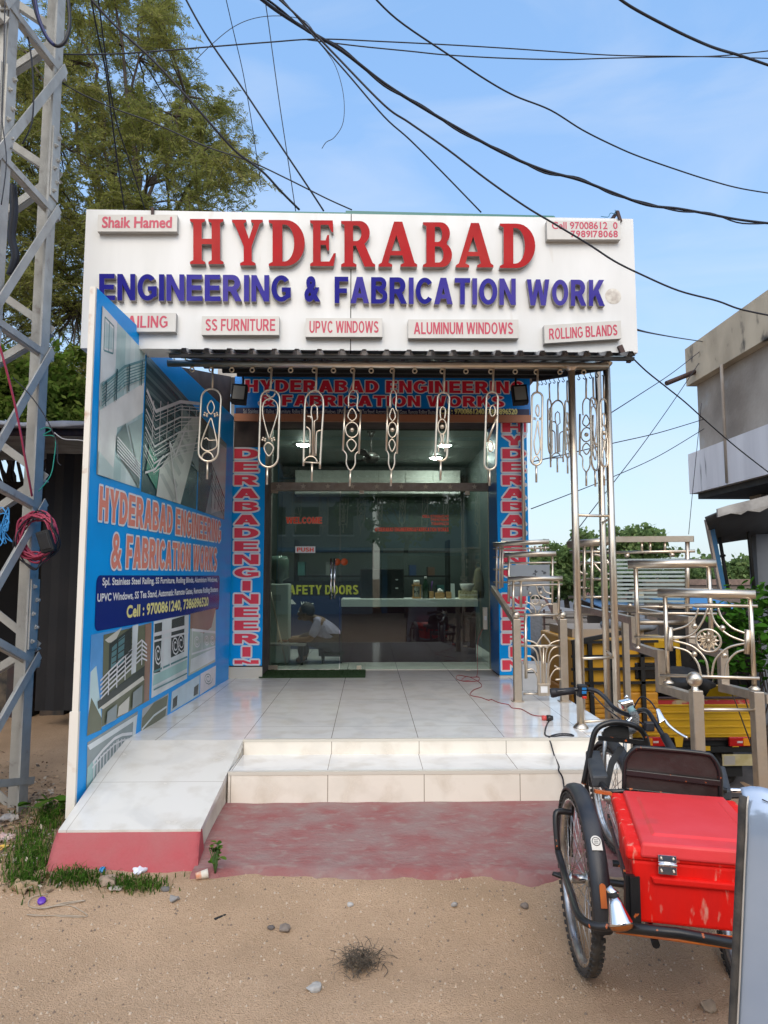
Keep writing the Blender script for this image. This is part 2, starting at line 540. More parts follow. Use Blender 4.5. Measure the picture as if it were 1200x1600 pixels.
def block(ch, s=.21):
    """outline polygons of a heavy grotesque capital, cap height 1"""
    k = ('blk', ch, s)
    if k in _TC: return _TC[k]
    t = s * .84; m = .5
    w = .74
    if ch == 'H': G = [[(0,0),(s,0),(s,m-t/2),(w-s,m-t/2),(w-s,0),(w,0),(w,1),(w-s,1),(w-s,m+t/2),(s,m+t/2),(s,1),(0,1)]]
    elif ch == 'E': w = .66; G = [[(0,0),(w,0),(w,t),(s,t),(s,m-t/2),(w-.05,m-t/2),(w-.05,m+t/2),(s,m+t/2),(s,1-t),(w-.02,1-t),(w-.02,1),(0,1)]]
    elif ch == 'F': w = .62; G = [[(0,0),(s,0),(s,m-t/2-.03),(w-.06,m-t/2-.03),(w-.06,m+t/2-.03),(s,m+t/2-.03),(s,1-t),(w,1-t),(w,1),(0,1)]]
    elif ch == 'L': w = .6; G = [[(0,0),(w,0),(w,t),(s,t),(s,1),(0,1)]]
    elif ch == 'T': w = .7; G = [[(w/2-s/2,0),(w/2+s/2,0),(w/2+s/2,1-t),(w,1-t),(w,1),(0,1),(0,1-t),(w/2-s/2,1-t)]]
    elif ch == 'I': G = [[(0,0),(s,0),(s,1),(0,1)]]
    elif ch == 'N': G = [[(0,0),(s*.95,0),(s*.95,.62),(w-s,0),(w,0),(w,1),(w-s*.95,1),(w-s*.95,.38),(s,1),(0,1)]]
    elif ch == 'M': w = .9; G = [[(0,0),(s*.92,0),(s*.92,.66),(w/2-.09,0),(w/2+.09,0),(w-s*.92,.66),(w-s*.92,0),(w,0),(w,1),(w-s*1.35,1),(w/2,.33),(s*1.35,1),(0,1)]]
    elif ch == 'W': w = 1.14; G = [[(.19,0),(.19+s*1.08,0),(w/2,.60),(w-.19-s*1.08,0),(w-.19,0),(w,1),(w-s*1.02,1),(w-.305,.36),(w/2+.11,1),(w/2-.11,1),(.305,.36),(s*1.02,1),(0,1)]]
    elif ch == 'V': w = .8; G = [[(.4-s*.58,0),(.4+s*.58,0),(w,1),(w-s*1.1,1),(.4,.30),(s*1.1,1),(0,1)]]
    elif ch == 'Y': w = .8; G = [[(w/2-s/2,0),(w/2+s/2,0),(w/2+s/2,.42),(w,1),(w-s*1.2,1),(w/2,.60),(s*1.2,1),(0,1),(w/2-s/2,.42)]]
    elif ch == 'K': w = .8; G = [[(0,0),(s,0),(s,.28),(s+.11,.42),(w-s*1.28,0),(w,0),(s+.27,.60),(w-.03,1),(w-.03-s*1.25,1),(s,.57),(s,1),(0,1)]]
    elif ch == 'A':
        w = .84; c = s * .62; a = s * 1.12; sl = w / 2 - c; f = lambda y: a + y * sl
        G = [[(0,0),(a,0),(f(.21),.21),(w-f(.21),.21),(w-a,0),(w,0),(w/2+c,1),(w/2-c,1)], [(f(.37),.37),(w-f(.37),.37),(w/2,min(.8,(w/2-a)/sl))]]
    elif ch == 'O': w = .82; G = [_arc(w/2,.5,w/2,.51,0,345,23), _arc(w/2,.5,w/2-s,.51-t,0,345,23)]
    elif ch == 'C': w = .78; G = [_arc(.41,.5,.41,.51,38,322,22) + _arc(.41,.5,.41-s,.51-t,318,42,22)]
    elif ch == 'G': w = .82; G = [_arc(.41,.5,.41,.51,40,310,22) + [(.8,.16),(.8,.54),(.43,.54),(.43,.54-t*.95),(.8-s,.54-t*.95),(.8-s,.25)] + _arc(.41,.5,.41-s,.51-t,300,46,20)]
    elif ch == 'D': G = [[(0,0)] + _arc(.34,.5,.42,.5,-90,90,14) + [(0,1)], [(s,t)] + _arc(.34,.5,.42-s,.5-t,-90,90,12) + [(s,1-t)]]
    elif ch == 'B': G = [[(0,0)] + _arc(.43,.28,.31,.28,-90,65,10) + _arc(.41,.745,.285,.255,-50,90,10) + [(0,1)], [(s,t*.92)] + _arc(.43,.28,.31-s,.28-t*.92,-90,90,8) + [(s,.56-t*.92)] if False else [(s,t*.9),(.42,t*.9)] + _arc(.42,.275,.11,.275-t*.9,-90,90,6) + [(s,.55-t*.0)], [(s,.55+t*.62),(.4,.55+t*.62)] + _arc(.4,(.55+t*.62+1-t*.9)/2,.09,(1-t*.9-.55-t*.62)/2,-90,90,6) + [(s,1-t*.9)]]
    elif ch == 'P': w = .7; G = [[(0,0),(s,0),(s,.36)] + _arc(.38,.68,.32,.32,-90,90,12) + [(0,1)], [(s,.36+t),(.37,.36+t)] + _arc(.37,.68,.32-s,.32-t,-90,90,8) + [(s,1-t)]]
    elif ch == 'R': w = .78; G = [[(0,0),(s,0),(s,.38),(.30,.38),(w-s*1.2,0),(w,0),(.56,.42)] + _arc(.40,.69,.32,.31,-55,90,12) + [(0,1)], [(s,.38+t),(.38,.38+t)] + _arc(.38,.69,.32-s,.31-t,-90,90,8) + [(s,1-t)]]
    elif ch == 'U': G = [[(0,1)] + _arc(w/2,.36,w/2,.375,180,360,14) + [(w,1),(w-s,1)] + _arc(w/2,.36,w/2-s,.375-t,360,180,12) + [(s,1)]]
    elif ch == 'S': G = [_strip(_arc(.36,.735,.25,.175,20,262,14) + _arc(.36,.265,.26,.175,82,-160,14), s * .46)]
    else: return None
    cu = bpy.data.curves.new('tmp', 'CURVE')
    cu.dimensions = '2D'; cu.fill_mode = 'FRONT'
    for pl in G:
        sp = cu.splines.new('POLY')
        sp.points.add(len(pl) - 1)
        for q, (x, y) in zip(sp.points, pl): q.co = (x, y, 0, 1)
        sp.use_cyclic_u = True
    return _grab(cu, k)
def btext(txt, s=.21, gap=.10):
    """a line set in the heavy grotesque; other characters fall back to the built-in face"""
    k = ('line', txt, s)
    if k in _TC: return _TC[k]
    VS, FS, x = [], [], 0
    H1 = bbox(glyphs('H')[0])[3]
    for ch in txt:
        if ch == ' ': x += .34; continue
        g = block(ch, s)
        if g is None:
            g0 = glyphs(ch, .022)
            g = ([(a / H1, b / H1) for a, b in g0[0]], g0[1])
        x0 = bbox(g[0])[0]; n = len(VS)
        VS += [(a - x0 + x, b) for a, b in g[0]]; FS += [tuple(i + n for i in f) for f in g[1]]
        x += bbox(g[0])[2] - x0 + gap
    _TC[k] = (VS, FS)
    return VS, FS
def lay_bold(mb, vf, O, A, B, N, d, mi=0, n=14):
    """the same flat letters pushed outward by d metres all round (a printed keyline)"""
    O, A, B, N = V(O), V(A), V(B), V(N)
    a1, b1 = A.normalized(), B.normalized()
    for i in range(n):
        t = 2 * math.pi * i / n
        lay(mb, vf, O + a1 * (d * math.cos(t)) + b1 * (d * math.sin(t)) + N * (.00004 * i), A, B, mi)
def bbox(vs):
    xs = [a for a, b in vs]; ys = [b for a, b in vs]
    return min(xs), min(ys), max(xs), max(ys)
def lay(mb, vf, O, A, B, mi=0, ref=None):
    """map a flat glyph mesh so its bounding box fills O + A (right) + B (up)"""
    vs, fs = vf
    x0, y0, x1, y1 = ref or bbox(vs)
    O, A, B = V(O), V(A), V(B)
    mb.add([O + A * ((x - x0) / (x1 - x0)) + B * ((y - y0) / (y1 - y0)) for x, y in vs], fs, mi)
def solid(mb, vf, O, A, B, N, d, mface=0, mside=1, ref=None):
    """raised letter: front face at O plane + N*d, sides back to the plane"""
    vs, fs = vf
    x0, y0, x1, y1 = ref or bbox(vs)
    O, A, B, N = V(O), V(A), V(B), V(N)
    P = [O + A * ((x - x0) / (x1 - x0)) + B * ((y - y0) / (y1 - y0)) for x, y in vs]
    base = len(mb.v)
    mb.add([p + N * d for p in P], fs, mface)
    n = len(P)
    mb.v += P
    ed = {}
    for f in fs:
        for i in range(len(f)):
            a, b = f[i], f[(i + 1) % len(f)]
            ed[(a, b)] = ed.get((a, b), 0) + 1
    for (a, b) in ed:
        if (b, a) not in ed:
            mb.f.append([base + a, base + n + a, base + n + b, base + b]); mb.m.append(mside); mb.s.append(False)
def text_on(name, txt, O, A, B, N, m, parent, bold=0.0, outline=None, mo=None, off=0.0015, heavy=True):
    """a printed line: lettering plus (optionally) a wider keyline layer behind it"""
    O, N = V(O), V(N)
    g = btext(txt, .19 + bold) if heavy and txt.upper() == txt else glyphs(txt, bold)
    if outline:
        mb = MB(); lay_bold(mb, g, O + N * off, A, B, N, outline)
        mb.build('letter_outline', mo or M_wht, parent)
        off += 0.0015
    mb = MB()
    if bold and not (heavy and txt.upper() == txt): lay_bold(mb, glyphs(txt), O + N * off, A, B, N, V(B).length * .035 * (bold / .02), 0, 8)
    else: lay(mb, g, O + N * off, A, B)
    return mb.build(name, m, parent)
def serif(ch):
    def arc(cx, cy, rx, ry, a0, a1, n=10):
        return [(cx + rx * math.cos(R(a0 + (a1 - a0) * i / n)), cy + ry * math.sin(R(a0 + (a1 - a0) * i / n))) for i in range(n + 1)]
    foot = [(0, 1), (0, .95), (.1, .91), (.1, .09), (0, .05)]
    G = {
     'H': [[(0,0),(.46,0),(.46,.05),(.36,.09),(.36,.44),(.66,.44),(.66,.09),(.56,.05),(.56,0),(1.02,0),(1.02,.05),(.92,.09),(.92,.91),(1.02,.95),(1.02,1),(.56,1),(.56,.95),(.66,.91),(.66,.56),(.36,.56),(.36,.91),(.46,.95),(.46,1)] + foot],
     'Y': [[(.26,0),(.76,0),(.76,.05),(.64,.09),(.64,.42),(.9,.91),(1.0,.95),(1.0,1),(.62,1),(.62,.95),(.71,.91),(.55,.58),(.38,.91),(.46,.95),(.46,1),(0,1),(0,.95),(.08,.91),(.38,.42),(.38,.09),(.26,.05)]],
     'D': [[(0,0),(.45,0)] + arc(.45,.5,.5,.5,-90,90,16) + foot, [(.36,.1)] + arc(.42,.5,.25,.4,-90,90,12) + [(.36,.9)]],
     'E': [[(0,0),(.8,0),(.88,.28),(.81,.28),(.66,.1),(.36,.1),(.36,.46),(.53,.46),(.59,.34),(.65,.34),(.65,.68),(.59,.68),(.53,.56),(.36,.56),(.36,.9),(.62,.9),(.74,.74),(.8,.74),(.78,1)] + foot],
     'R': [[(0,0),(.46,0),(.46,.05),(.36,.09),(.36,.46),(.44,.46),(.70,0),(1.02,0),(1.02,.05),(.95,.08),(.70,.50)] + arc(.56,.74,.30,.26,-50,90,10) + foot, [(.36,.56)] + arc(.46,.73,.15,.17,-90,90,10) + [(.36,.9)]],
     'A': [[(0,0),(.36,0),(.36,.05),(.26,.09),(.31,.25),(.63,.25),(.68,.09),(.58,.05),(.58,0),(1.02,0),(1.02,.05),(.95,.09),(.63,1),(.41,1),(.08,.09),(0,.05)], [(.345,.35),(.595,.35),(.47,.70)]],
     'B': [[(0,0),(.58,0)] + arc(.58,.27,.3,.27,-90,60,10) + arc(.54,.75,.28,.25,-50,90,10) + foot, [(.36,.1)] + arc(.48,.28,.14,.18,-90,90,8) + [(.36,.46)], [(.36,.56)] + arc(.46,.73,.12,.17,-90,90,8) + [(.36,.9)]],
    }[ch]
    cu = bpy.data.curves.new('tmp', 'CURVE')
    cu.dimensions = '2D'; cu.fill_mode = 'FRONT'
    for pl in G:
        sp = cu.splines.new('POLY')
        sp.points.add(len(pl) - 1)
        for q, (x, y) in zip(sp.points, pl): q.co = (x, y, 0, 1)
        sp.use_cyclic_u = True
    return _grab(cu, None)

# ================================================================ GROUND
def sst(a, b, x):
    t = max(0, min(1, (x - a) / (b - a)))
    return t * t * (3 - 2 * t)
def gz(x, y):
    z = -1.15 * sst(4.3, 8.6, y) * sst(1.7, 2.7, x)
    z += 0.10 * sst(2.95, 3.75, y) * (1 - sst(1.7, 2.7, x) * sst(4.3, 8.6, y))
    if -6 < x < 7 and -1 < y < 12:
        for rc, rw in ((2.30, .055), (2.62, .05)):        # shallow wheel ruts along the roadside
            z -= 0.011 * math.exp(-((y - rc - .10 * math.sin(x * .9) - .03 * noise.noise(V((x * 1.7, rc, 0)))) / rw) ** 2) * (.5 + .5 * noise.noise(V((x * 1.2, rc, 4))))
        z += 0.030 * (noise.noise(V((x * 0.9, y * 0.9, 3))) ) + 0.012 * noise.noise(V((x * 3.1, y * 3.1, 8))) + 0.006 * noise.noise(V((x * 9, y * 9, 1)))
    return z
def axis(lo, hi, step, far_lo, far_hi):
    a = []
    n = int(round((hi - lo) / step))
    a = [lo + step * i for i in range(n + 1)]
    d = step
    while a[-1] < far_hi: d *= 1.35; a.append(a[-1] + d)
    d = step
    while a[0] > far_lo: d *= 1.35; a.insert(0, a[0] - d)
    return a
gx, gy = axis(-4.2, 4.6, 0.034, -900, 900), axis(1.3, 5.0, 0.034, -300, 1500)
M_dirt = mat('dirt', (0.58, 0.40, 0.262), 0.97, 0, (0.44, 0.30, 0.19), 1.6, 12, 0.33, 0.66, bump=0.8, bscale=150, spec=0.1,
             col3=(0.40, 0.27, 0.165), scale3=95, lo3=0.50, hi3=0.72)
sheet('ground', [(x, y, gz(x, y)) for y in gy for x in gx],
      [(j * len(gx) + i, j * len(gx) + i + 1, (j + 1) * len(gx) + i + 1, (j + 1) * len(gx) + i) for j in range(len(gy) - 1) for i in range(len(gx) - 1)], M_dirt)
# asphalt road beside the shop, dropping with the ground
M_asph = mat('asphalt', (0.115, 0.108, 0.108), 0.9, 0, (0.085, 0.08, 0.08), 3, bump=0.4, bscale=90)
rx_ = [2.6 + 0.6 * i for i in range(9)] + [12, 20, 60]
ry_ = [5.6 + 0.35 * i for i in range(16)] + [13, 17, 25, 45, 90]
sheet('road', [(x, y, gz(x, y) + 0.012 + (0.02 if y > 11 else 0)) for y in ry_ for x in rx_],
      [(j * len(rx_) + i, j * len(rx_) + i + 1, (j + 1) * len(rx_) + i + 1, (j + 1) * len(rx_) + i) for j in range(len(ry_) - 1) for i in range(len(rx_) - 1)], M_asph)

# red oxide cement apron sloping from the step down into the dirt
M_redox = mat('red_oxide_cement', (0.27, 0.10, 0.095), 0.9, 0, (0.27, 0.18, 0.165), 4.2, 16, 0.34, 0.64, bump=0.45, bscale=34, stretch=(1, 1.9, 1), spec=0.3,
              col3=(0.30, 0.24, 0.21), scale3=14, lo3=0.54, hi3=0.80)
ax_ = [-0.905 + 0.04 * i for i in range(78)]
ay_ = [3.45 + 0.035 * i for i in range(29)]
def apz(x, y):
    base = 0.08 + 0.115 * sst(3.55, 4.42, y)
    edge = 3.64 - 0.025 * x + 0.10 * noise.noise(V((x * 1.3, 0, 5))) + 0.05 * noise.noise(V((x * 4.2, 2, 5))) + 0.02 * noise.noise(V((x * 13, 2, 5)))
    drop = -0.14 * sst(0.0, 0.10, edge - y)
    return base + 0.03 + drop + 0.006 * noise.noise(V((x * 5, y * 5, 0)))
sheet('concrete_apron', [(x, y, apz(x, y)) for y in ay_ for x in ax_],
      [(j * len(ax_) + i, j * len(ax_) + i + 1, (j + 1) * len(ax_) + i + 1, (j + 1) * len(ax_) + i) for j in range(len(ay_) - 1) for i in range(len(ax_) - 1)], M_redox)

# ================================================================ SHOP
PZ = 0.504
YF, YS, YC, YG, YB = 4.79, 4.37, 7.62, 8.2, 12.2     # platform front, step front, column front, glass, back wall
XL, XR = -1.60, 1.81
shop = thing('shop_building', 'small fabrication shop with white tiled steps, ramp and dark glass front', 'shop')
mb = MB()
mb.box((-0.86, YF, 0.0), (XR, 12.4, PZ)); mb.box((-1.76, YF + 0.0, 0.0), (-0.8601, 12.4, PZ - 0.0005))
mb.build('platform', M_tile, shop)
MB().box((-0.86, YF - 0.008, 0.405), (XR - 0.002, YF - 0.0003, PZ - 0.014)).build('riser', M_riser, shop)
MB().box((-0.87, YS, 0.05), (XR - 0.004, YF - 0.0005, 0.405)).build('step', M_tile, shop)
MB().box((-0.872, YS - 0.01, 0.05), (XR - 0.006, YS - 0.0005, 0.388)).build('riser', M_riser, shop)
mb = MB()
mb.box((-0.872, YS - 0.013, 0.389), (XR - 0.006, YS + 0.02, 0.4095)); mb.box((-0.86, YF - 0.011, PZ - 0.013), (XR, YF + 0.02, PZ + 0.003))
mb.build('step_nosing', mat('tile_edge', (0.62, 0.58, 0.5), 0.3), shop)
# ramp
rz0, RY0 = 0.262, 3.82
mb = MB()
mb.hexa([(-1.665, RY0, rz0 - 0.03), (-0.905, RY0, rz0 - 0.03), (-0.861, YF - 0.001, PZ - 0.05), (-1.69, YF - 0.001, PZ - 0.05),
         (-1.665, RY0, rz0), (-0.905, RY0, rz0), (-0.861, YF - 0.001, PZ), (-1.69, YF - 0.001, PZ)])
mb.build('ramp', M_rampt, shop)
mb = MB()
mb.hexa([(-1.64, RY0 + .02, -0.05), (-0.9085, RY0 + .02, -0.05), (-0.8645, YF - 0.02, -0.05), (-1.66, YF - 0.02, -0.05),
         (-1.64, RY0 + .02, rz0 - 0.02), (-0.9085, RY0 + .02, rz0 - 0.02), (-0.8645, YF - 0.02, PZ - 0.05), (-1.66, YF - 0.02, PZ - 0.055)])
mb.build('ramp_side', M_plaster, shop)
# painted red toe of the ramp
mb = MB()
nx = 24; P = []
for i in range(nx + 1):
    t = i / nx; e = 0.02 * noise.noise(V((t * 5, 1, 1)))
    P += [(-1.672 + .768 * t, RY0 + .008, rz0 - 0.004), (-1.672 + .772 * t, RY0 - .045 + e * .3, rz0 - 0.06), (-1.665 + .785 * t, RY0 - .16 + e, 0.05)]
mb.add(P, [(3 * i + k, 3 * i + 3 + k, 3 * i + 4 + k, 3 * i + 1 + k) for i in range(nx) for k in range(2)], 0, True)
a = P[-3:]; mb.add([a[0], a[1], a[2], (-0.885, RY0 + .06, 0.03), (-0.904, RY0 + .03, rz0 - .005)], [(0, 1, 2, 3, 4)])
a = P[:3]; mb.add([a[0], a[1], a[2], (-1.672, RY0 + .12, 0.03), (-1.672, RY0 + .12, 0.25)], [(4, 3, 2, 1, 0)])
mb.build('ramp_toe', mat('red_oxide_toe', (0.40, 0.062, 0.070), 0.75, 0, (0.36, 0.10, 0.10), 4, 8, bump=0.35, bscale=40, col3=(0.4, 0.3, 0.25), scale3=7, lo3=0.64, hi3=0.74), shop)

# shell
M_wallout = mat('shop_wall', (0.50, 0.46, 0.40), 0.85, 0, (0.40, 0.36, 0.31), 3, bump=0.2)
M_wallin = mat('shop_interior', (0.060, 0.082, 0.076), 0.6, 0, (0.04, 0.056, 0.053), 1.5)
M_ceil = mat('shop_ceiling', (0.30, 0.34, 0.325), 0.55)
mb = MB()
mb.box((XL - 0.1, YG, PZ - 0.3), (XL + 0.02, 12.4, 3.9)); mb.box((XR - 0.03, YG, PZ - 0.3), (XR + 0.08, 12.4, 3.9)); mb.box((XL + 0.02, YB, PZ), (XR - 0.03, 12.4, 3.9))
mb.build('wall', M_wallout, shop)
mb = MB()
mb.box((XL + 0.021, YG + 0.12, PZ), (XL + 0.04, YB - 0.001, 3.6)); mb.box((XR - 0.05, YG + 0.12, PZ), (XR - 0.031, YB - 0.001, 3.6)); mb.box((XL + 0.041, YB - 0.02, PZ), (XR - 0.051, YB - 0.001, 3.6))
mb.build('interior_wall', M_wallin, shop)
MB().box((XL + 0.041, YG + 0.1, 3.6), (XR - 0.051, YB - 0.021, 3.66)).build('ceiling', M_ceil, shop)
MB().box((XL - 0.15, YC + 0.05, 3.9), (XR + 0.12, 12.5, 4.0)).build('roof', M_wallout, shop)
# columns: printed flex wraps on square pillars
M_brown = mat('brown_plaster', (0.11, 0.085, 0.075), 0.85, 0, (0.07, 0.055, 0.05), 6)
lx0, lx1 = at(357, 1000, YC).x, at(410, 1000, YC).x
rx0, rx1 = at(780, 1000, YC).x, at(829, 1000, YC).x
ztopL = at(385, 699, YC).z
for (a, b, zt) in ((lx0, lx1, ztopL), (rx0, rx1, 3.9)):
    c = MB().box((a + 0.012, YC + 0.012, PZ), (b - 0.012, YG + 0.12, 3.9)).build('column', M_brown, shop)
    MB().box((a - 0.004, YC - 0.008, PZ - 0.001), (b + 0.004, YC + 0.011, PZ + (0.12 if a < 0 else 0.02))).build('column_plinth', mat('tile_edge', ()), shop)
MB().box((lx1 - 0.02, YC + 0.1, 3.42), (rx0 + 0.02, YG + 0.1, 3.9)).build('lintel', M_brown, shop)
# steel frame of the shopfront
gx0, gx1 = at(411, 900, YG).x, at(765, 900, YG).x
zt0, zt1, zd = at(588, 767, YG).z, at(588, 755, YG).z, at(588, 1046, YG).z
xdoor = at(531, 900, YG).x
M_bronze = mat('brushed_frame', (0.44, 0.36, 0.30), 0.35, 0.35, (0.34, 0.27, 0.22), 14)
fr = MB().box((gx0, YG - 0.05, zt0), (gx1, YG + 0.05, zt1)).build('transom', M_bronze, shop)
for k in range(9):                                       # pressed stars along the transom
    mb = MB()
    cx = gx0 + (gx1 - gx0) * (k + 0.6) / 9.2
    cz = (zt0 + zt1) / 2
    st = [(cx + (0.036 if i % 2 == 0 else 0.015) * math.sin(R(36 * i)), YG - 0.052, cz + (0.036 if i % 2 == 0 else 0.015) * math.cos(R(36 * i))) for i in range(10)]
    mb.prism(st, (0, -0.006, 0))
    mb.build('star', M_steel, fr)
MB().box((gx1, YG - 0.06, PZ), (gx1 + 0.055, YG + 0.05, 3.45)).build('frame_post', M_bronze, shop)
MB().box((gx0 - 0.05, YG - 0.02, PZ), (gx0, YG + 0.05, 3.45)).build('frame_post', M_black, shop)
zh = at(590, 657, YG - 0.3).z
ha, hb2 = at(366, 658, YC - .13), at(829, 649, YC - .13)
MB().box((ha.x, YC - .145, ha.z), (hb2.x, YC - .104, hb2.z)).build('header_bar', mat('copper_bar', (0.46, 0.19, 0.10), 0.35, 0.3), shop)
G_front = glassmat('shop_glass', (0.70, 0.79, 0.76), 1.0, 1.62)
MB().box((gx0, YG - 0.006, zt1), (gx1, YG + 0.006, 3.45)).build('upper_pane', G_front, shop)
MB().box((xdoor + 0.006, YG - 0.006, PZ + 0.012), (gx1, YG + 0.006, zt0)).build('fixed_pane', G_front, shop)
door = MB().box((gx0 + 0.004, YG - 0.006, PZ + 0.018), (xdoor - 0.004, YG + 0.006, zt0 - 0.008)).build('glass_door', G_front, shop)
mb = MB()
for dx in (-0.011, 0.03):
    xx = at(519, 900, YG).x + dx
    mb.tube([V((xx, YG - 0.06, at(519, 936, YG).z)), V((xx, YG - 0.06, at(519, 873, YG).z))], 0.013, 10)
for py in (880, 930):
    mb.cyl((at(519, 900, YG).x, YG - 0.06, at(519, py, YG).z), (at(519, 900, YG).x, YG - 0.005, at(519, py, YG).z), 0.008)
mb.build('handle', M_chrome, door)
for px, py, w_, h_ in ((424, 1043, 20, 7), (424, 768, 22, 6)):
    p = at(px, py, YG); mb = MB(); mb.box((p.x - w_ * .0038, YG - 0.02, p.z - h_ * .0038), (p.x + w_ * .0038, YG - 0.0065, p.z + h_ * .0038))
    mb.build('patch_fitting', mat('patch_steel', (0.62, 0.52, 0.42), 0.35, 0.8), door)
for px, py in ((565, 768), (730, 770), (731, 1050), (561, 1044)):
    p = at(px, py, YG)
    MB().box((p.x - 0.028, YG - 0.022, p.z - 0.03), (p.x + 0.028, YG - 0.007, p.z + 0.03)).build('glass_clip', mat('clip', (0.75, 0.66, 0.52), 0.4, 0.3), shop, bevel=0.004)
# orange stickers and cut vinyl words on the glass
mb = MB()
for px in (527, 538):
    mb.lathe(at(px, 878, YG - 0.008), (0, -1, 0), [(0.0001, 0), (0.042, 0), (0.042, 0.001)], 20)
mb.build('sticker', mat('orange_sticker', (0.55, 0.09, 0.02), 0.4), door)
M_vin = mat('orange_red_vinyl', (0.95, 0.085, 0.035), 0.4)
NY = V((0, -1, 0))
def gq(x0, y0, x1, y1, Y):                                 # O, A, B of a pixel rectangle on plane y = Y
    O = at(x0, y1, Y); A = at(x1, y1, Y) - O; B = at(x0, y0, Y) - O
    return O, V((A.x, 0, 0)), V((0, 0, B.z))
def vin(txt, x0, y0, x1, y1, m, par, bold=0.02, Y=None, outline=None, name='vinyl_lettering', mo=None):
    O, A, B = gq(x0, y0, x1, y1, (Y or YG - 0.007))
    return text_on(name, txt, O, A, B, NY, m, par, bold, outline, mo)
vin('WELCOME', 447, 808, 503, 818, M_vin, door, 0.03, outline=0.004, mo=mat('coral_edge', (0.75, 0.4, 0.3), 0.5))
O, A, B = gq(462, 854, 492, 863.5, YG - 0.0075)
mb = MB(); mb.add([O - A * .02 - B * .04, O + A * 1.02 - B * .04, O + A * 1.02 + B * 1.04, O - A * .02 + B * 1.04], [(0, 1, 2, 3)]); mb.build('push_sticker', M_wht, door)
vin('PUSH', 464, 855.5, 490, 862, M_vin, door, 0.03, Y=YG - 0.009)
vin('CELL:9700861240', 660, 804.5, 701, 809, M_vin, shop, 0.05)
vin('7989178068', 673, 810, 701, 814.5, M_vin, shop, 0.05)
vin('7386896520', 674, 816, 701, 820.5, M_vin, shop, 0.05)
vin('HYDERABAD ENGINEERING&FABRICATION WORKS', 586, 824, 701, 830.5, M_vin, shop, 0.05)

# ---------------------------------------------------------------- column flex banners (things of their own)
COLTXT = 'HYDERABADENGINEERIN'
NYV = V((0, -1, 0))
PITCHPX = 20.65
def column_banner(label, x0, x1, first, ytop, lx, rx, depth_side):
    r = thing('column_banner', label, 'banner', ((x0 + x1) / 2, YC, PZ), 'blue lettered banners wrapped round the two columns')
    zt, zb = at(385, ytop, YC).z, at(385, 1040 if first else 1056, YC).z
    mb = MB()
    mb.box((x0, YC - 0.006, zb), (x1, YC - 0.0002, zt))
    if depth_side: mb.box((x0 - 0.003, YC - 0.004, zb), (x0 + 0.008, YG - 0.06, zt), 1)
    mb.build('flex_sheet', [M_flex, mat('blue_flex_side', (0.0, 0.13, 0.42), 0.3)], r)
    mo, mt = MB(), MB()
    for i in range(first, len(COLTXT)):
        yc = 667.5 + PITCHPX * (i - 0)
        ch = COLTXT[i]
        bot = yc + 7.6
        clipn = (i == len(COLTXT) - 1 and first)
        wd = rx - lx
        a0, a1 = (lx, rx) if ch != 'I' else (lx + wd * .33, rx - wd * .33)
        O, A, B = gq(a0, yc - 7.6, a1, bot, YC - 0.0075)
        g = block(ch, .25)
        if clipn:
            O, A, B = gq(lx, yc - 7.6, rx, yc + 7.6, YC - 0.0075)
            vs, fs = [(0, .62), (.24, .62), (.24, .80), (.30, .72), (.40, .62), (.74, .62), (.74, 1), (.50, 1), (.50, .76), (.28, 1), (0, 1)], [tuple(range(11))]
            O = O + B * .62; B = B * .38; g = (vs, fs)
        lay_bold(mo, g, O + NYV * -.0002, A, B, NYV, .019, 0, 14)
        lay(mt, g, O + NYV * .0012, A, B)
    mo.build('letter_outline', M_wht, r)
    mt.build('stacked_lettering', M_pink, r)
    return r
column_banner('blue banner with stacked red letters on the left column beside the glass door', lx0, lx1, 2, 699, 366, 404, False)
column_banner('blue banner with stacked red letters on the right column behind the steel railings', rx0, rx1, 0, 655, 785, 822, True)

# ---------------------------------------------------------------- header banner above the glass
YH = YC - 0.10
hb = thing('header_banner', 'wide blue banner with two lines of red lettering above the glass front', 'banner', (0, YH, 3.3))
O, A, B = gq(366, 588, 829, 649.5, YH)
MB().box((O.x, YH - 0.001, O.z), (O.x + A.x, YH + 0.03, O.z + B.z)).build('flex_sheet', mat('royal_flex', (0.0, 0.21, 0.66), 0.25), hb)
O, A, B = gq(368, 637.0, 827, 649, YH - 0.0015)
MB().box((O.x, YH - 0.004, O.z), (O.x + A.x, YH - 0.0012, O.z + B.z)).build('text_band', mat('band_navy', (0.01, 0.012, 0.07), 0.3), hb)
M_rd = mat('crimson_print', (0.78, 0.02, 0.05), 0.3)
vin('HYDERABAD ENGINEERING', 383, 593.5, 819, 612.5, M_rd, hb, 0.06, YH - 0.004, 0.011, 'banner_lettering')
vin('& FABRICATION WORKS', 404, 617, 788, 634.5, M_rd, hb, 0.06, YH - 0.004, 0.011, 'banner_lettering')
vin('Spl. Stainless Steel Railing, SS Furniture, Rolling Blinds, Aluminium Windows, UPVC Windows, SS Tea Stand, Automatic Remote Gates, Remote Rolling Shutters', 380, 639, 684, 648, M_wht, hb, 0.0, YH - 0.006, None, 'small_print')
vin('Cell : 9700861240, 7386896520', 688, 638.5, 808, 648, M_yel, hb, 0.03, YH - 0.006, None, 'small_print')

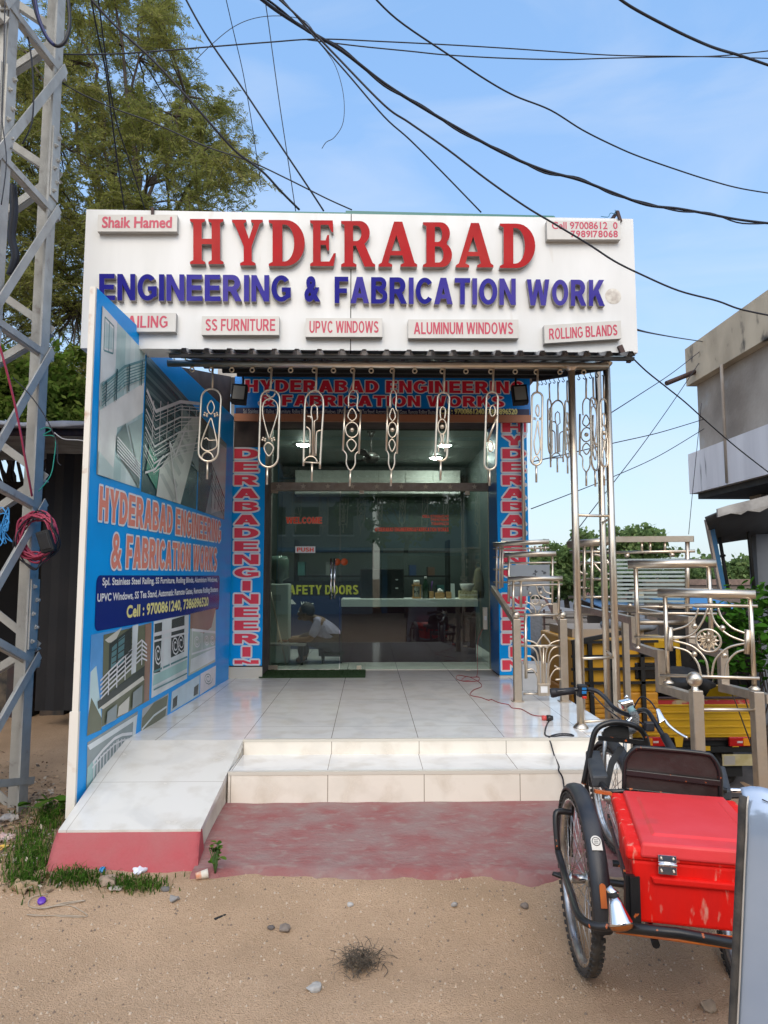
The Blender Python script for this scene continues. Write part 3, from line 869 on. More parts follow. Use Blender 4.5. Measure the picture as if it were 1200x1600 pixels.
# ---------------------------------------------------------------- canopy
cy0, cy1 = 4.70, 7.64
cz0, cz1 = at(560, 553, cy0).z, at(560, 586, cy1).z
cx0, cx1 = at(258, 560, cy0).x, at(993, 560, cy0).x
can = thing('canopy', 'corrugated sheet canopy on a stainless rail below the white signboard', 'canopy', (0.1, 5.0, 3.1))
M_sheetm = mat('canopy_sheet', (0.22, 0.24, 0.28), 0.22, 0.85, (0.16, 0.17, 0.2), 4, rvar=0.15)
mb = MB()
nb = 21; per = (cx1 - cx0) / nb; prof = []
for i in range(nb):
    x = cx0 + per * i
    prof += [(x, 0), (x + per * .62, 0), (x + per * .72, 0.035), (x + per * .90, 0.035)]
prof.append((cx1, 0))
n = len(prof)
vs = [(x, cy0, cz0 + h) for x, h in prof] + [(x, cy1, cz1 + h) for x, h in prof]
fs = [(i, i + 1, n + i + 1, n + i) for i in range(n - 1)]
mb.add(vs, fs)
mb.build('corrugated_sheet', M_sheetm, can)
bY = 5.10
bz = at(600, 570, bY).z
mb = MB(); mb.beam((cx0 + 0.02, cy0 + 0.03, cz0 - 0.014), (cx1 + 0.0, cy0 + 0.03, cz0 - 0.014), 0.03, 0.022); mb.build('edge_beam', M_blackm, can)
bl, br = at(262, 570, bY).x, at(950, 572, bY).x
MB().tube([(bl, bY, bz), (br, bY, bz)], 0.026, 14).build('rail_beam', M_steel, can)
sbx0, sbx1 = br - 0.02, at(834, 593, 7.3).x
sb0, sb1 = V((br - 0.02, bY, bz - 0.005)), V((sbx1, 7.3, at(834, 593, 7.3).z))
MB().beam(sb0, sb1, 0.04, 0.05).build('side_beam', M_blackm, can)
for yy in (5.6, 6.3, 7.0):
    t = (yy - cy0) / (cy1 - cy0); mb = MB(); mb.beam((cx0 + 0.05, yy, cz0 + (cz1 - cz0) * t - 0.03), (cx1 - 0.08, yy, cz0 + (cz1 - cz0) * t - 0.03), 0.04, 0.05)
    mb.build('purlin', M_blackm, can)
hookx = [300, 330, 362, 394, 422, 454, 491, 521, 551, 580, 613, 648, 691, 728, 767, 805, 838, 875, 912]
M_ring = mat('brass_ring', (0.72, 0.62, 0.46), 0.3, 0.7)
for hx in hookx:
    p = V((at(hx, 580, bY).x, bY, bz - 0.026))
    mb = MB(); mb.lathe(p + V((0, 0, -0.022)), (0, 1, 0.25), [(0.016 + 0.005 * math.cos(R(a)), 0.005 * math.sin(R(a))) for a in range(0, 360, 60)], 14, close_prof=True)
    mb.lathe(p, (0, 0, -1), [(0.001, 0), (0.014, 0), (0.014, 0.008), (0.004, 0.012)], 10)
    mb.build('hook', M_ring, can)
zz = lambda y: cz0 + (cz1 - cz0) * (y - cy0) / (cy1 - cy0) - 0.03
xx = lambda y: PA0.x + (y - PA0.y) * 0.0487 - 0.055
PA0 = V((-1.697, 4.11, 0))
MB().hexa([(xx(5.12) - .02, 5.12, 3.0), (xx(5.12), 5.12, 3.0), (xx(7.6), 7.6, 3.0), (xx(7.6) - .02, 7.6, 3.0), (xx(5.12) - .02, 5.12, zz(5.12)), (xx(5.12), 5.12, zz(5.12)), (xx(7.6), 7.6, zz(7.6)), (xx(7.6) - .02, 7.6, zz(7.6))]).build('side_fascia', M_brown, can)
# tall stainless canopy posts with ladder rungs
def post(x, y, z0, z1, r=0.027, foot=True):
    mb = MB(); mb.tube([(x, y, z0), (x, y, z1)], r, 16)
    if foot: mb.lathe((x, y, z0), (0, 0, 1), [(0.055, 0.0), (0.055, 0.006), (0.036, 0.03), (0.027, 0.035)], 18)
    mb.lathe((x, y, z1 - 0.03), (0, 0, 1), [(0.028, 0.0), (0.046, 0.02), (0.046, 0.03)], 16)
    return mb.build('post', M_steel, can)
p1 = at(907, 1137, bY); p1x = onz(907, 1137, PZ)
p3 = at(955, 805, 5.17); p2 = at(941, 805, 5.7)
post(p1x.x, bY, PZ, bz - 0.01)
post(p3.x, 5.17, gz(p3.x, 5.17) - 0.03, bz + 0.05)
post(p2.x, 5.7, gz(p2.x, 5.7) - 0.03, bz + 0.22)
for py in (805, 1029, 1128):
    z = at(905, py, bY).z
    MB().tube([(p1x.x, bY, z), (p3.x, 5.17, z)], 0.011, 8).build('rung', M_steel, can)
    MB().tube([(p3.x, 5.17, z - 0.01), (p2.x, 5.7, z - 0.01)], 0.011, 8).build('rung', M_steel, can)
# narrow steel tube up the edge of the right column
mb = MB(); q = at(822, 1000, YC - 0.06); mb.tube([(q.x, YC - 0.06, at(822, 860, YC).z), (q.x, YC - 0.06, at(822, 640, YC).z)], 0.02, 10); mb.build('stay_tube', M_steel, can)

# ---------------------------------------------------------------- flood lamps under the canopy
def flood(label, px, py, yy, side):
    c = at(px, py, yy)
    r = thing('flood_lamp', label, 'lamp', c, 'flood lamps under the canopy')
    ax = V((0.075, 0.02 * side, 0)); up = V((0, 0.045, 0.105)); nn = V((0.0, -0.03, 0.011))
    mb = MB().obox(c, ax, nn, up)
    mb.obox(c - nn * 2 , ax * .8, nn * .9, up * .7)
    mb.build('housing', M_blackm, r, bevel=0.006)
    MB().obox(c + nn * 1.06, ax * .74, nn * .08, up * .74).build('lamp_lens', mat('lamp_lens', (0.42, 0.40, 0.34), 0.2), r)
    mb = MB(); mb.curve([c - nn * 2, c + V((0.02 * side, 0.09, 0.16)), c + V((0.0, 0.10, 0.30))], 0.011, 8); mb.build('bracket', M_blackm, r)
flood('black square flood lamp under the canopy at the left end of the header banner', 374, 616, 6.9, 1)
flood('black square flood lamp under the canopy at the right end of the header banner', 812, 617, 6.9, -1)

# ---------------------------------------------------------------- main signboard
sgl, sgr = at(130, 440, 4.78), at(993, 445, 4.90)
SD = (V((sgr.x, sgr.y, 0)) - V((sgl.x, sgl.y, 0))).normalized()
SN = V((SD.y, -SD.x, 0))
def onplane(px, py, P0, N):
    d = ray(px, py); o = V((0, 0, CZ))
    return o + d * ((P0 - o).dot(N) / d.dot(N))
def sp(px, py): return onplane(px, py, sgl, SN)
def sq(x0, y0, x1, y1, f):
    O = f(x0, y1); A = f(x1, y1) - O; B = f(x0, y0) - O
    return O, A, B
sign = thing('signboard', 'large white shop signboard with raised red and blue lettering above the canopy', 'signboard', (sgl + sgr) / 2)
a, b, c, d = sp(130, 544), sp(994, 551), sp(993, 342), sp(133, 327)
b = V((sgr.x, sgr.y, b.z)); c = V((sgr.x, sgr.y, c.z)); a = V((sgl.x, sgl.y, a.z)); d = V((sgl.x, sgl.y, d.z))
mid = lambda p, q, t: p + (q - p) * t
mb = MB()
t0 = 0.474
mb.prism([a, mid(a, b, t0 - .0008), mid(d, c, t0 - .0008), d], -SN * 0.2); mb.prism([mid(a, b, t0 + .0008), b, c, mid(d, c, t0 + .0008)], -SN * 0.2)
mb.prism([mid(a, b, t0 - .0008) - SN * .004, mid(a, b, t0 + .0008) - SN * .004, mid(d, c, t0 + .0008) - SN * .004, mid(d, c, t0 - .0008) - SN * .004], -SN * 0.1, 1)
mb.build('board', [M_white, M_dark], sign)
# patch of old glue where the last letter has gone
mb = MB(); mb.lathe(sp(958, 463) + SN * .001, SN, [(.0001, 0.002), (.05, .002), (.062, 0.0)], 18); mb.build('glue_patch', mat('glue', (0.70, 0.67, 0.6), 0.8, 0, (0.5, 0.45, 0.4), 30), sign)
REDB = [('H', 299, 347, 351, 417), ('Y', 364, 348, 412, 419), ('D', 421, 348.5, 477, 420), ('E', 485, 349, 525, 420), ('R', 533, 350, 586, 421),
        ('A', 591, 351, 651, 421), ('B', 660, 352, 705, 421.5), ('A', 711, 353, 769, 422), ('D', 779, 354, 834, 423)]
for ch, x0, y0, x1, y1 in REDB:
    O, A, B = sq(x0, y0, x1, y1, sp)
    mb = MB(); solid(mb, serif(ch), O, A, B, SN, 0.045); mb.build('raised_letter', [M_redl, M_redside], sign)
def word(txt, x0, yt0, x1, yt1, hgt, mats):
    gl = [block(c, .215) or glyphs(c, 0.04) for c in txt]
    ws = [bbox(g[0])[2] - bbox(g[0])[0] for g in gl]
    gap = 0.13 * sum(ws) / len(ws) * 1.1
    tot = sum(ws) + gap * (len(ws) - 1)
    x = 0
    for i, (c, g, w_) in enumerate(zip(txt, gl, ws)):
        f0, f1 = x / tot, (x + w_) / tot
        yt = yt0 + (yt1 - yt0) * f0
        O, A, B = sq(x0 + (x1 - x0) * f0, yt, x0 + (x1 - x0) * f1, yt + hgt, sp)
        mb = MB(); solid(mb, g, O, A, B, SN, 0.04)
        mb.build('raised_letter', [mats[i % len(mats)], M_redside], sign)
        x += w_ + gap
word('ENGINEERING', 158, 431.5, 455, 434, 41, [M_blue1, M_blue1, M_blue1, M_blue1, M_blue2, M_blue2, M_blue2, M_blue3, M_blue2, M_blue2, M_blue1])
word('&', 476, 435, 501, 435, 40, [M_blue1])
word('FABRICATION', 523, 436, 804, 439, 41, [M_blue1, M_blue3, M_blue1, M_blue1, M_blue2, M_blue1, M_blue3, M_blue2, M_blue3, M_blue2, M_blue3])
word('WORK', 821, 440, 942, 441, 40.5, [M_blue3, M_blue3, M_blue3, M_blue3])
def plate(x0, y0, x1, y1, lines, tilt=0, bold=0.0):
    O, A, B = sq(x0, y0, x1, y1, sp)
    B = V((0, 0, B.z)); A = A + V((0, 0, tilt))
    mb = MB(); mb.prism([O + SN * .05, O + A + SN * .05, O + A + B + SN * .05, O + B + SN * .05], -SN * 0.048, 0, 1)
    pl = mb.build('name_plate', [M_ivory, M_ivside], sign)
    for txt, fx0, fy0, fx1, fy1 in lines:
        text_on('plate_lettering', txt, O + SN * .05 + A * fx0 + B * fy0, A * (fx1 - fx0), B * (fy1 - fy0), SN, M_redtxt, pl, bold)
plate(156, 341, 279, 367, [('Shaik Hamed', .06, .22, .93, .86)], bold=0.022)
plate(852, 350, 966, 379, [('Cell 97008612', .07, .55, .82, .92), ('0', .90, .55, .96, .92), ('7989178068', .32, .10, .96, .47)], bold=0.012)
plate(180, 493, 277, 522, [('RAILING', .08, .2, .87, .85)])
plate(317, 498, 437, 527, [('SS FURNITURE', .05, .2, .95, .85)])
plate(478, 501, 597, 530, [('UPVC WINDOWS', .05, .2, .95, .85)])
plate(637, 503, 808, 532, [('ALUMINUM WINDOWS', .05, .2, .95, .85)])
plate(848, 512, 967, 540, [('ROLLING BLANDS', .06, .18, .95, .8)], tilt=0.037)
# green sheet edge, steel clips and frame stubs behind the board
mb = MB(); g0, g1, g2 = sp(380, 329), sp(540, 326), sp(868, 334)
mb.beam(g0 - SN * .1, sp(868, 338) - SN * .1, 0.18, 0.012); mb.beam(g1 - SN * .12, g2 - SN * .12, 0.16, 0.014)
mb.build('top_flashing', mat('green_sheet', (0.03, 0.17, 0.15), 0.4), sign)
M_rust = mat('rusty_steel', (0.07, 0.035, 0.028), 0.7, 0, (0.035, 0.02, 0.02), 20)
mb = MB(); mb.beam(sp(239, 328) + SN * .012 + V((0, 0, .01)), sp(239, 341) + SN * .012, 0.012, 0.02); mb.build('frame_clip', M_rust, sign); mb = MB(); mb.beam(sp(964, 332) + SN * .01, sp(969, 348) + SN * .01, 0.02, 0.02, SN); mb.beam(sp(964, 332) - SN * .22, sp(964, 332) + SN * .012, 0.02, 0.02); mb.build('frame_clip', M_rust, sign)
mb = MB(); mb.beam(sp(967, 541) + SN * .01, sp(974, 558) + SN * .01, 0.035, 0.03, SN); mb.build('frame_clip', M_rust, sign); mb = MB(); mb.beam(sp(991, 540) - SN * .1, sp(991, 560) - SN * .1, 0.03, 0.03, SN)
mb.build('frame_stub', M_rust, sign)
MB().curve([sp(939, 338), sp(950, 339), sp(954, 333), sp(962, 334), sp(961, 328)], 0.003, 5).build('loose_wire', mat('thin_blue_wire', (0.05, 0.2, 0.3), 0.5), sign)

# ---------------------------------------------------------------- side banner wall along the ramp
PA, PB = V((-1.697, 4.11, 0)), V((-1.528, 7.55, 0))
PD = (PB - PA).normalized(); PN = V((PD.y, -PD.x, 0))
def pan(px, py): return onplane(px, py, PA, PN)
zt = pan(152, 450).z
ban = thing('side_banner_wall', 'tall blue printed banner wall with stair railing pictures beside the ramp', 'banner wall', PA)
mb = MB()
mb.prism([V((PA.x, PA.y, 0.30)), V((PA.x + PD.x * .69, PA.y + PD.y * .69, 0.48)), V((PB.x, PB.y, 0.5)), V((PB.x, PB.y, zt)), V((PA.x, PA.y, zt))], -PN * 0.03, 0, 1)
mb.build('flex_sheet', [M_flex, mat('flex_edge', (0.74, 0.69, 0.62), 0.7, 0, (0.5, 0.36, 0.27), 5, lo=0.6, hi=0.75)], ban)
mb = MB(); q0 = V((PA.x, PA.y, 0)) - PD * .012
mb.obox(q0 - PN * .022 + V((0, 0, .53)), PD * .011, PN * .026, V((0, 0, .30))); mb.build('edge_strip', mat('old_white_paint', (0.74, 0.70, 0.63), 0.7, 0, (0.5, 0.33, 0.23), 7, lo=0.6, hi=0.74), ban)
MB().obox(q0 - PN * .018 + V((0, 0, .80 + (zt - .80) / 2)), PD * .007, PN * .018, V((0, 0, (zt - .80) / 2))).build('edge_tube', mat('old_white_paint', ()), ban)
_pm = {}
def pc(r, g, b):
    k = (r, g, b)
    if k not in _pm: r, g, b = (min(.85, c * 1.45) for c in k); k2 = (r, g, b); _pm[k] = mat('print_%d_%d_%d' % (r * 999, g * 999, b * 999), k2, 0.25, 0, tuple(c * .68 for c in k2), 2.5, 6, .3, .7)
    return _pm[k]
_pl = [0.0015]
def pic(name, base, shapes, quad):
    """a printed picture: base quad, then flat colour patches and thin lines inside it"""
    mats = [base]; mb = MB()
    off = 0.002
    mb.add([pan(*p) + PN * off for p in quad], [tuple(range(len(quad)))])
    for k, (col, kind, P) in enumerate(shapes):
        if col not in mats: mats.append(col)
        o_ = off + 0.0004 * (k + 1)
        if kind == 'p': mb.add([pan(*p) + PN * o_ for p in P], [tuple(range(len(P)))], mats.index(col))
        else:
            wd = float(kind)
            for (x0, y0), (x1, y1) in zip(P[:-1], P[1:]):
                a_, b_ = pan(x0, y0) + PN * o_, pan(x1, y1) + PN * o_
                dd = (b_ - a_); nn = dd.cross(PN)
                if nn.length < 1e-6: continue
                nn = nn.normalized() * wd
                mb.add([a_ - nn, b_ - nn, b_ + nn, a_ + nn], [(0, 1, 2, 3)], mats.index(col))
    mb.build(name, mats, ban)
teal, teald, tealk, pale, cream, dk, gry = pc(.30, .46, .44), pc(.11, .22, .23), pc(.03, .075, .085), pc(.55, .64, .62), pc(.52, .50, .43), pc(.05, .06, .055), pc(.22, .26, .26)
railc = pc(.62, .68, .66); skyb = pc(.10, .30, .62); olive = pc(.13, .14, .09); brick = pc(.24, .15, .11); green = pc(.03, .2, .13)
def bil(q):
    (x0, y0), (x1, y1), (x2, y2), (x3, y3) = q
    return lambda u, v: ((x0 * (1 - u) + x1 * u) * (1 - v) + (x3 * (1 - u) + x2 * u) * v, (y0 * (1 - u) + y1 * u) * (1 - v) + (y3 * (1 - u) + y2 * u) * v)
mixc = lambda a, b, t: tuple(a[i] + (b[i] - a[i]) * t for i in range(3))
# picture: white stair flights with steel railings
q1 = [(159, 478), (226, 551), (217, 763), (150, 741)]
U = bil(q1); S1 = []
c0, c1_ = (.30, .43, .42), (.50, .58, .56)
for k in range(9): S1.append((pc(*[round(v, 3) for v in mixc(c0, c1_, .5 + .5 * math.sin(k * 1.3))]), 'p', [U(k / 9, 0), U((k + 1) / 9, 0), U((k + 1) / 9, 1), U(k / 9, 1)]))
S1 += [(pc(.55, .60, .58), 'p', [U(0, .0), U(.34, .0), U(.34, .34), U(0, .46)]), (teald, '.006', [U(.06, .05), U(.27, .05), U(.27, .22), U(.06, .25), U(.06, .05)]), (pc(.34, .46, .46), 'p', [U(.08, .07), U(.25, .07), U(.25, .20), U(.08, .23)]), (teald, '.004', [U(.165, .05), U(.165, .24)])]
S1 += [(pc(.58, .58, .55), 'p', [U(0, .62), U(1, .22), U(1, .44), U(.62, .60), U(.42, .66), U(.36, 1), U(0, 1)])]
st = []
for k in range(9): st += [U(k / 9, .60 - .40 * k / 9), U(k / 9, .60 - .40 * k / 9 - .05), U((k + 1) / 9, .60 - .40 * (k + 1) / 9)]
S1 += [(pc(.36, .42, .41), 'p', [U(k / 9, .60 - .40 * k / 9), U(k / 9, .555 - .40 * k / 9), U((k + 1) / 9, .555 - .40 * k / 9 + .002), U((k + 1) / 9, .60 - .40 * (k + 1) / 9)]) for k in range(9)]
S1 += [(pc(.10, .14, .14), 'p', [U(.40, .72), U(.60, .60), U(.98, .96), U(.96, 1), U(.42, .80)]), (pc(.26, .34, .33), 'p', [U(.66, .60), U(.98, .48), U(.98, .92)]), (pc(.44, .54, .52), 'p', [U(0, .86), U(.36, .93), U(.36, 1), U(0, 1)])]
S1 += [(railc, '.005', [U(.42, .72 + .022 * k), U(.98, .93 + .02 * k - .10)]) for k in range(6)]
S1 += [(teald, '.009', [U(.02, .47), U(.52, .24), U(.98, .06)])] + [(teald, '.0035', [U(.02, .49 + .02 * k), U(.52, .265 + .02 * k), U(.98, .09 + .02 * k)]) for k in range(6)]
S1 += [(tealk, '.011', [U(.34, .30), U(.34, .50)]), (tealk, '.011', [U(.62, .20), U(.62, .38)]), (tealk, '.008', [U(.90, .09), U(.90, .27)]), (tealk, '.008', [U(.10, .43), U(.10, .58)])]
pic('print_picture', teal, S1, q1)
# picture: dark stairwell with bright zigzag hand rails
q2 = [(229, 553), (312, 645), (306, 796), (220, 768)]
U = bil(q2); S2 = []
for k in range(16): S2.append((pc(*[round(v, 3) for v in mixc((.025, .06, .07), (.10, .17, .18), .5 + .5 * math.sin(k * 2.1))]), 'p', [U(0, k / 30), U(1, k / 26), U(1, (k + .8) / 26), U(0, (k + .8) / 30)]))
S2 += [(pc(.16, .22, .22), 'p', [U(.62, .1), U(1, .2), U(1, .62), U(.70, .42)]), (pc(.02, .20, .13), 'p', [U(.10, .62), U(.30, .74), U(.26, .95), U(.06, .84)])]
S2 += [(pc(.50, .54, .50), 'p', [U(.26, 1.0), U(.30, .78), U(.46, .62), U(.60, .40), U(.86, .12), U(1, .06), U(.88, .52), U(.70, 1)])]
S2 += [(pc(.36, .40, .38), 'p', [U(.30 + .07 * k, .82 - .09 * k), U(.36 + .075 * k, .80 - .10 * k), U(.60 + .045 * k, .96 - .12 * k), U(.56 + .045 * k, 1.0 - .12 * k)]) for k in range(7)]
for j, v in enumerate((.26, .40, .53, .66)):
    S2 += [(railc, '.014' if j == 0 else '.007', [U(0, v), U(.18, v + .10), U(.62, v - .16), U(.98, v - .34)])]
    S2 += [(railc, '.003', [U(0, v + .04 + .03 * k), U(.18, v + .14 + .03 * k), U(.62, v - .12 + .03 * k), U(.98, v - .30 + .03 * k)]) for k in range(2)]
S2 += [(railc, '.013', [U(.44, .52), U(.56, .60), U(.72, .30)]), (railc, '.012', [U(.44, .52), U(.62, .98)]), (railc, '.008', [U(.02, .86), U(.20, .80), U(.34, .66)])]
S2 += [(railc, '.006', [U(.12 + .13 * k, .30 - .045 * k), U(.12 + .13 * k, .62 - .05 * k)]) for k in range(7)]
pic('print_picture', tealk, S2, q2)
# picture: dim inner stair
q3 = [(312, 648), (354, 694), (350, 812), (308, 797)]
U = bil(q3)
pic('print_picture', gry, [(pc(.06, .07, .07), 'p', [U(0, 0), U(.34, 0), U(.30, 1), U(0, 1)]), (pc(.36, .40, .39), 'p', [U(.44, .10), U(1, .06), U(1, .86), U(.52, .98)]), (dk, 'p', [U(.16, .50), U(.42, .22), U(.52, .55), U(.30, 1), U(.05, 1)])] +
    [(dk, '.010', [U(.46, .40), U(.98, .72)])] + [(dk, '.004', [U(.46, .46 + .07 * k), U(.98, .78 + .06 * k)]) for k in range(4)] + [(dk, '.005', [U(.52 + .12 * k, .44 + .07 * k), U(.50 + .12 * k, .92)]) for k in range(4)], q3)
def pt(name, txt, TL, BL, BR, m, bold=0.04, outline=None, off=0.004):
    O = pan(*BL); A = pan(*BR) - O; B = pan(*TL) - O
    A.z = 0; B = V((0, 0, B.z))
    text_on(name, txt, O, A, B, PN, m, ban, bold, outline, off=off)
pt('banner_lettering', 'HYDERABAD ENGINEERING', (154, 758), (153, 813), (345, 815), M_salmon, 0.055, 0.014)
pt('banner_lettering', '& FABRICATION WORKS', (173, 832), (172, 889), (338, 889), M_salmon, 0.055, 0.014)
mb = MB(); O, A, B = pan(147, 987), pan(342, 950) - pan(147, 987), pan(148, 899) - pan(147, 987)
A.z = 0; B = V((0, 0, B.z)); rr = 0.05
pts2 = []
la = A.length
for cx, cy, a0 in ((la - rr, rr, -90), (la - rr, B.z - rr, 0), (rr, B.z - rr, 90), (rr, rr, 180)):
    for k in range(6): pts2.append((cx + rr * math.cos(R(a0 + 18 * k)), cy + rr * math.sin(R(a0 + 18 * k))))
mb.add([O + PN * .002 + A.normalized() * x + V((0, 0, y)) for x, y in pts2], [tuple(range(len(pts2)))]); mb.build('text_box', M_navy, ban)
pt('small_print', 'Spl. Stainless Steel Railing, SS Furniture, Rolling Blinds, Aluminium Windows,', (159, 903), (159, 918), (339, 906), M_wht, 0.02)
pt('small_print', 'UPVC Windows, SS Tea Stand, Automatic Remote Gates, Remote Rolling Shutters', (151, 928), (151, 944), (340, 918), M_wht, 0.02)
pt('small_print', 'Cell : 9700861240, 7386896520', (197, 947), (197, 968), (325, 935), M_yel, 0.03)
pic('print_picture', skyb, [
    (pc(.45, .62, .75), 'p', [(141, 1050), (150, 1040), (158, 1120), (137, 1140)]), (olive, 'p', [(137, 1120), (142, 1090), (158, 1122), (158, 1140), (135, 1150)]),
    (olive, 'p', [(161, 992), (236, 973), (232, 1094), (158, 1136)]), (cream, 'p', [(163, 1000), (190, 980), (178, 1004), (168, 1004)]), (dk, 'p', [(170, 1006), (205, 980), (203, 1040), (168, 1066)]),
    (teald, 'p', [(174, 1012), (182, 1004), (180, 1040), (172, 1046)]), (teald, 'p', [(184, 1000), (194, 992), (192, 1034), (183, 1040)]), (pale, 'p', [(206, 978), (215, 975), (211, 1050), (204, 1054)]),
    (brick, 'p', [(226, 976), (236, 973), (232, 1094), (224, 1098)]), (dk, 'p', [(151, 1096), (225, 1040), (224, 1056), (152, 1108)]), (cream, 'p', [(154, 1106), (222, 1056), (224, 1062), (160, 1108)]), (cream, 'p', [(184, 1104), (201, 1088), (199, 1112), (182, 1120)])] +
    [(railc, '.006', [(154 + 1, 1064 + 7 * k), (168, 1050 + 7 * k), (220, 1000 + 7 * k), (228, 1008 + 6 * k)]) for k in range(5)] + [(railc, '.008', [(x, 1050 - (x - 168) * .96), (x - 1, 1086 - (x - 168) * .9)]) for x in (168, 181, 194, 207, 220)] + [(dk, '.004', [(172, 1010 + 9 * k), (204, 986 + 10 * k)]) for k in range(4)] + [(gry, 'p', [(165, 1112), (180, 1100), (179, 1124), (163, 1132)]), (gry, 'p', [(205, 1082), (220, 1070), (219, 1098), (204, 1108)])],
    [(142, 992), (236, 972), (232, 1094), (135, 1150)])
scroll = lambda cx, cy, rx, ry: [(cx + rx * math.cos(R(a)) * (1 - a / 900), cy + ry * math.sin(R(a)) * (1 - a / 900)) for a in range(0, 700, 40)]
pic('print_picture', pale, [(dk, 'p', [(241, 975), (253, 972), (250, 1050), (240, 1052)]), (dk, 'p', [(268, 968), (288, 962), (287, 1018), (266, 1028)]), (teal, 'p', [(240, 1055), (292, 1030), (292, 1044), (238, 1072)]),
    (railc, '.014', [(240, 992), (294, 978)]), (railc, '.008', [(240, 1002), (294, 988)]), (teald, '.008', [(239, 1050), (292, 1026)]), (railc, '.010', [(255, 990), (253, 1046)]), (railc, '.010', [(266, 986), (265, 1040)]),
    (railc, '.006', scroll(246, 1022, 6, 18)), (railc, '.006', scroll(273, 1008, 6, 16)), (railc, '.006', scroll(282, 1004, 6, 16)), (teald, '.006', [(239, 1078), (291, 1052)])],
    [(240, 971), (295, 959), (292, 1060), (236, 1091)])
pic('print_picture', pc(.36, .42, .36), [(brick, 'p', [(297, 959), (337, 950), (330, 980), (318, 990), (297, 982)]), (pale, 'p', [(298, 1030), (336, 1012), (336, 1030), (296, 1052)]), (railc, '.012', [(299, 984), (336, 988)]),
    (railc, '.008', [(299, 1022), (336, 1010)]), (railc, '.008', [(300, 984), (299, 1024)]), (railc, '.007', [(315, 986), (315, 1018)]), (railc, '.006', scroll(307, 1002, 5, 10)), (railc, '.006', scroll(322, 1000, 4, 9)), (railc, '.006', scroll(331, 1000, 4, 8))],
    [(297, 958), (337, 950), (336, 1034), (294, 1056)])
pic('print_picture', gry, [(pale, 'p', [(136, 1165), (215, 1116), (213, 1124), (140, 1172)]), (teal, 'p', [(136, 1200), (150, 1182), (146, 1228), (134, 1240)]), (pale, 'p', [(208, 1122), (214, 1118), (211, 1150), (206, 1154)])] +
    [(railc, '.010', [(144, 1192), (160, 1172), (178, 1154), (190, 1148), (206, 1146)]), (railc, '.006', [(143, 1200), (160, 1180), (178, 1163), (190, 1157), (205, 1154)])] + [(railc, '.006', [(x, 1192 - (x - 144) * .95), (x - 1, 1222 - (x - 144) * .95)]) for x in range(146, 182, 5)] + [(railc, '.006', [(x, 1156 - (x - 180) * .2), (x - 1, 1188 - (x - 180) * .9)]) for x in range(183, 206, 5)],
    [(136, 1160), (215, 1111), (210, 1153), (175, 1194), (134, 1240)])
pic('print_picture', pc(.34, .36, .36), [(olive, 'p', [(222, 1122), (240, 1098), (262, 1086), (258, 1118), (240, 1132), (220, 1148)]), (pale, '.008', [(221, 1140), (240, 1118), (260, 1104)])], [(222, 1108), (263, 1083), (261, 1118), (219, 1150)])
pic('print_picture', pc(.42, .52, .58), [(dk, 'p', [(270, 1092), (277, 1086), (276, 1102), (269, 1108)]), (dk, 'p', [(303, 1074), (310, 1068), (309, 1084), (302, 1088)])], [(268, 1081), (312, 1054), (311, 1086), (266, 1113)])
pic('print_picture', pc(.55, .52, .55), [(gry, '.005', scroll(325, 1060, 7, 10))], [(313, 1053), (337, 1040), (336, 1070), (312, 1086)])

# ================================================================ INSIDE THE SHOP
M_lightd = mat('downlight_glow', (1.0, 0.97, 0.90), 0.4, emit=120)
M_ltrim = mat('downlight_trim', (0.7, 0.7, 0.68), 0.4)
dl = [(461, 664, 8.75, 'front left'), (474, 694, 10.1, 'rear left'), (588, 666, 8.75, 'front middle'), (711, 666, 8.75, 'front right'), (695, 697, 10.1, 'rear right'), (681, 718, 11.2, 'rearmost')]
DW = {'front left': 'round lit ceiling downlight nearest the glass at the left', 'rear left': 'round lit ceiling downlight behind the left one, farther in', 'front middle': 'round lit ceiling downlight above the middle of the shop front',
      'front right': 'round lit ceiling downlight nearest the glass at the right', 'rear right': 'round lit ceiling downlight behind the right one, beyond the fan', 'rearmost': 'small lit ceiling downlight deepest inside the shop by the right wall'}
for px, py, yy, k in dl:
    p = at(px, py, yy); p.z = 3.6; p.x = min(p.x, 1.5)
    r = thing('downlight', DW[k], 'ceiling light', p, 'lit downlights in the shop ceiling')
    MB().lathe(p, (0, 0, -1), [(0.001, 0.040), (0.05, 0.036), (0.085, 0.024), (0.10, 0.008), (0.10, 0.0)], 20).build('lamp_disc', M_lightd, r)
    MB().lathe(p, (0, 0, -1), [(0.101, 0.0), (0.101, 0.018), (0.125, 0.012), (0.13, 0.0)], 20).build('trim_ring', M_ltrim, r)
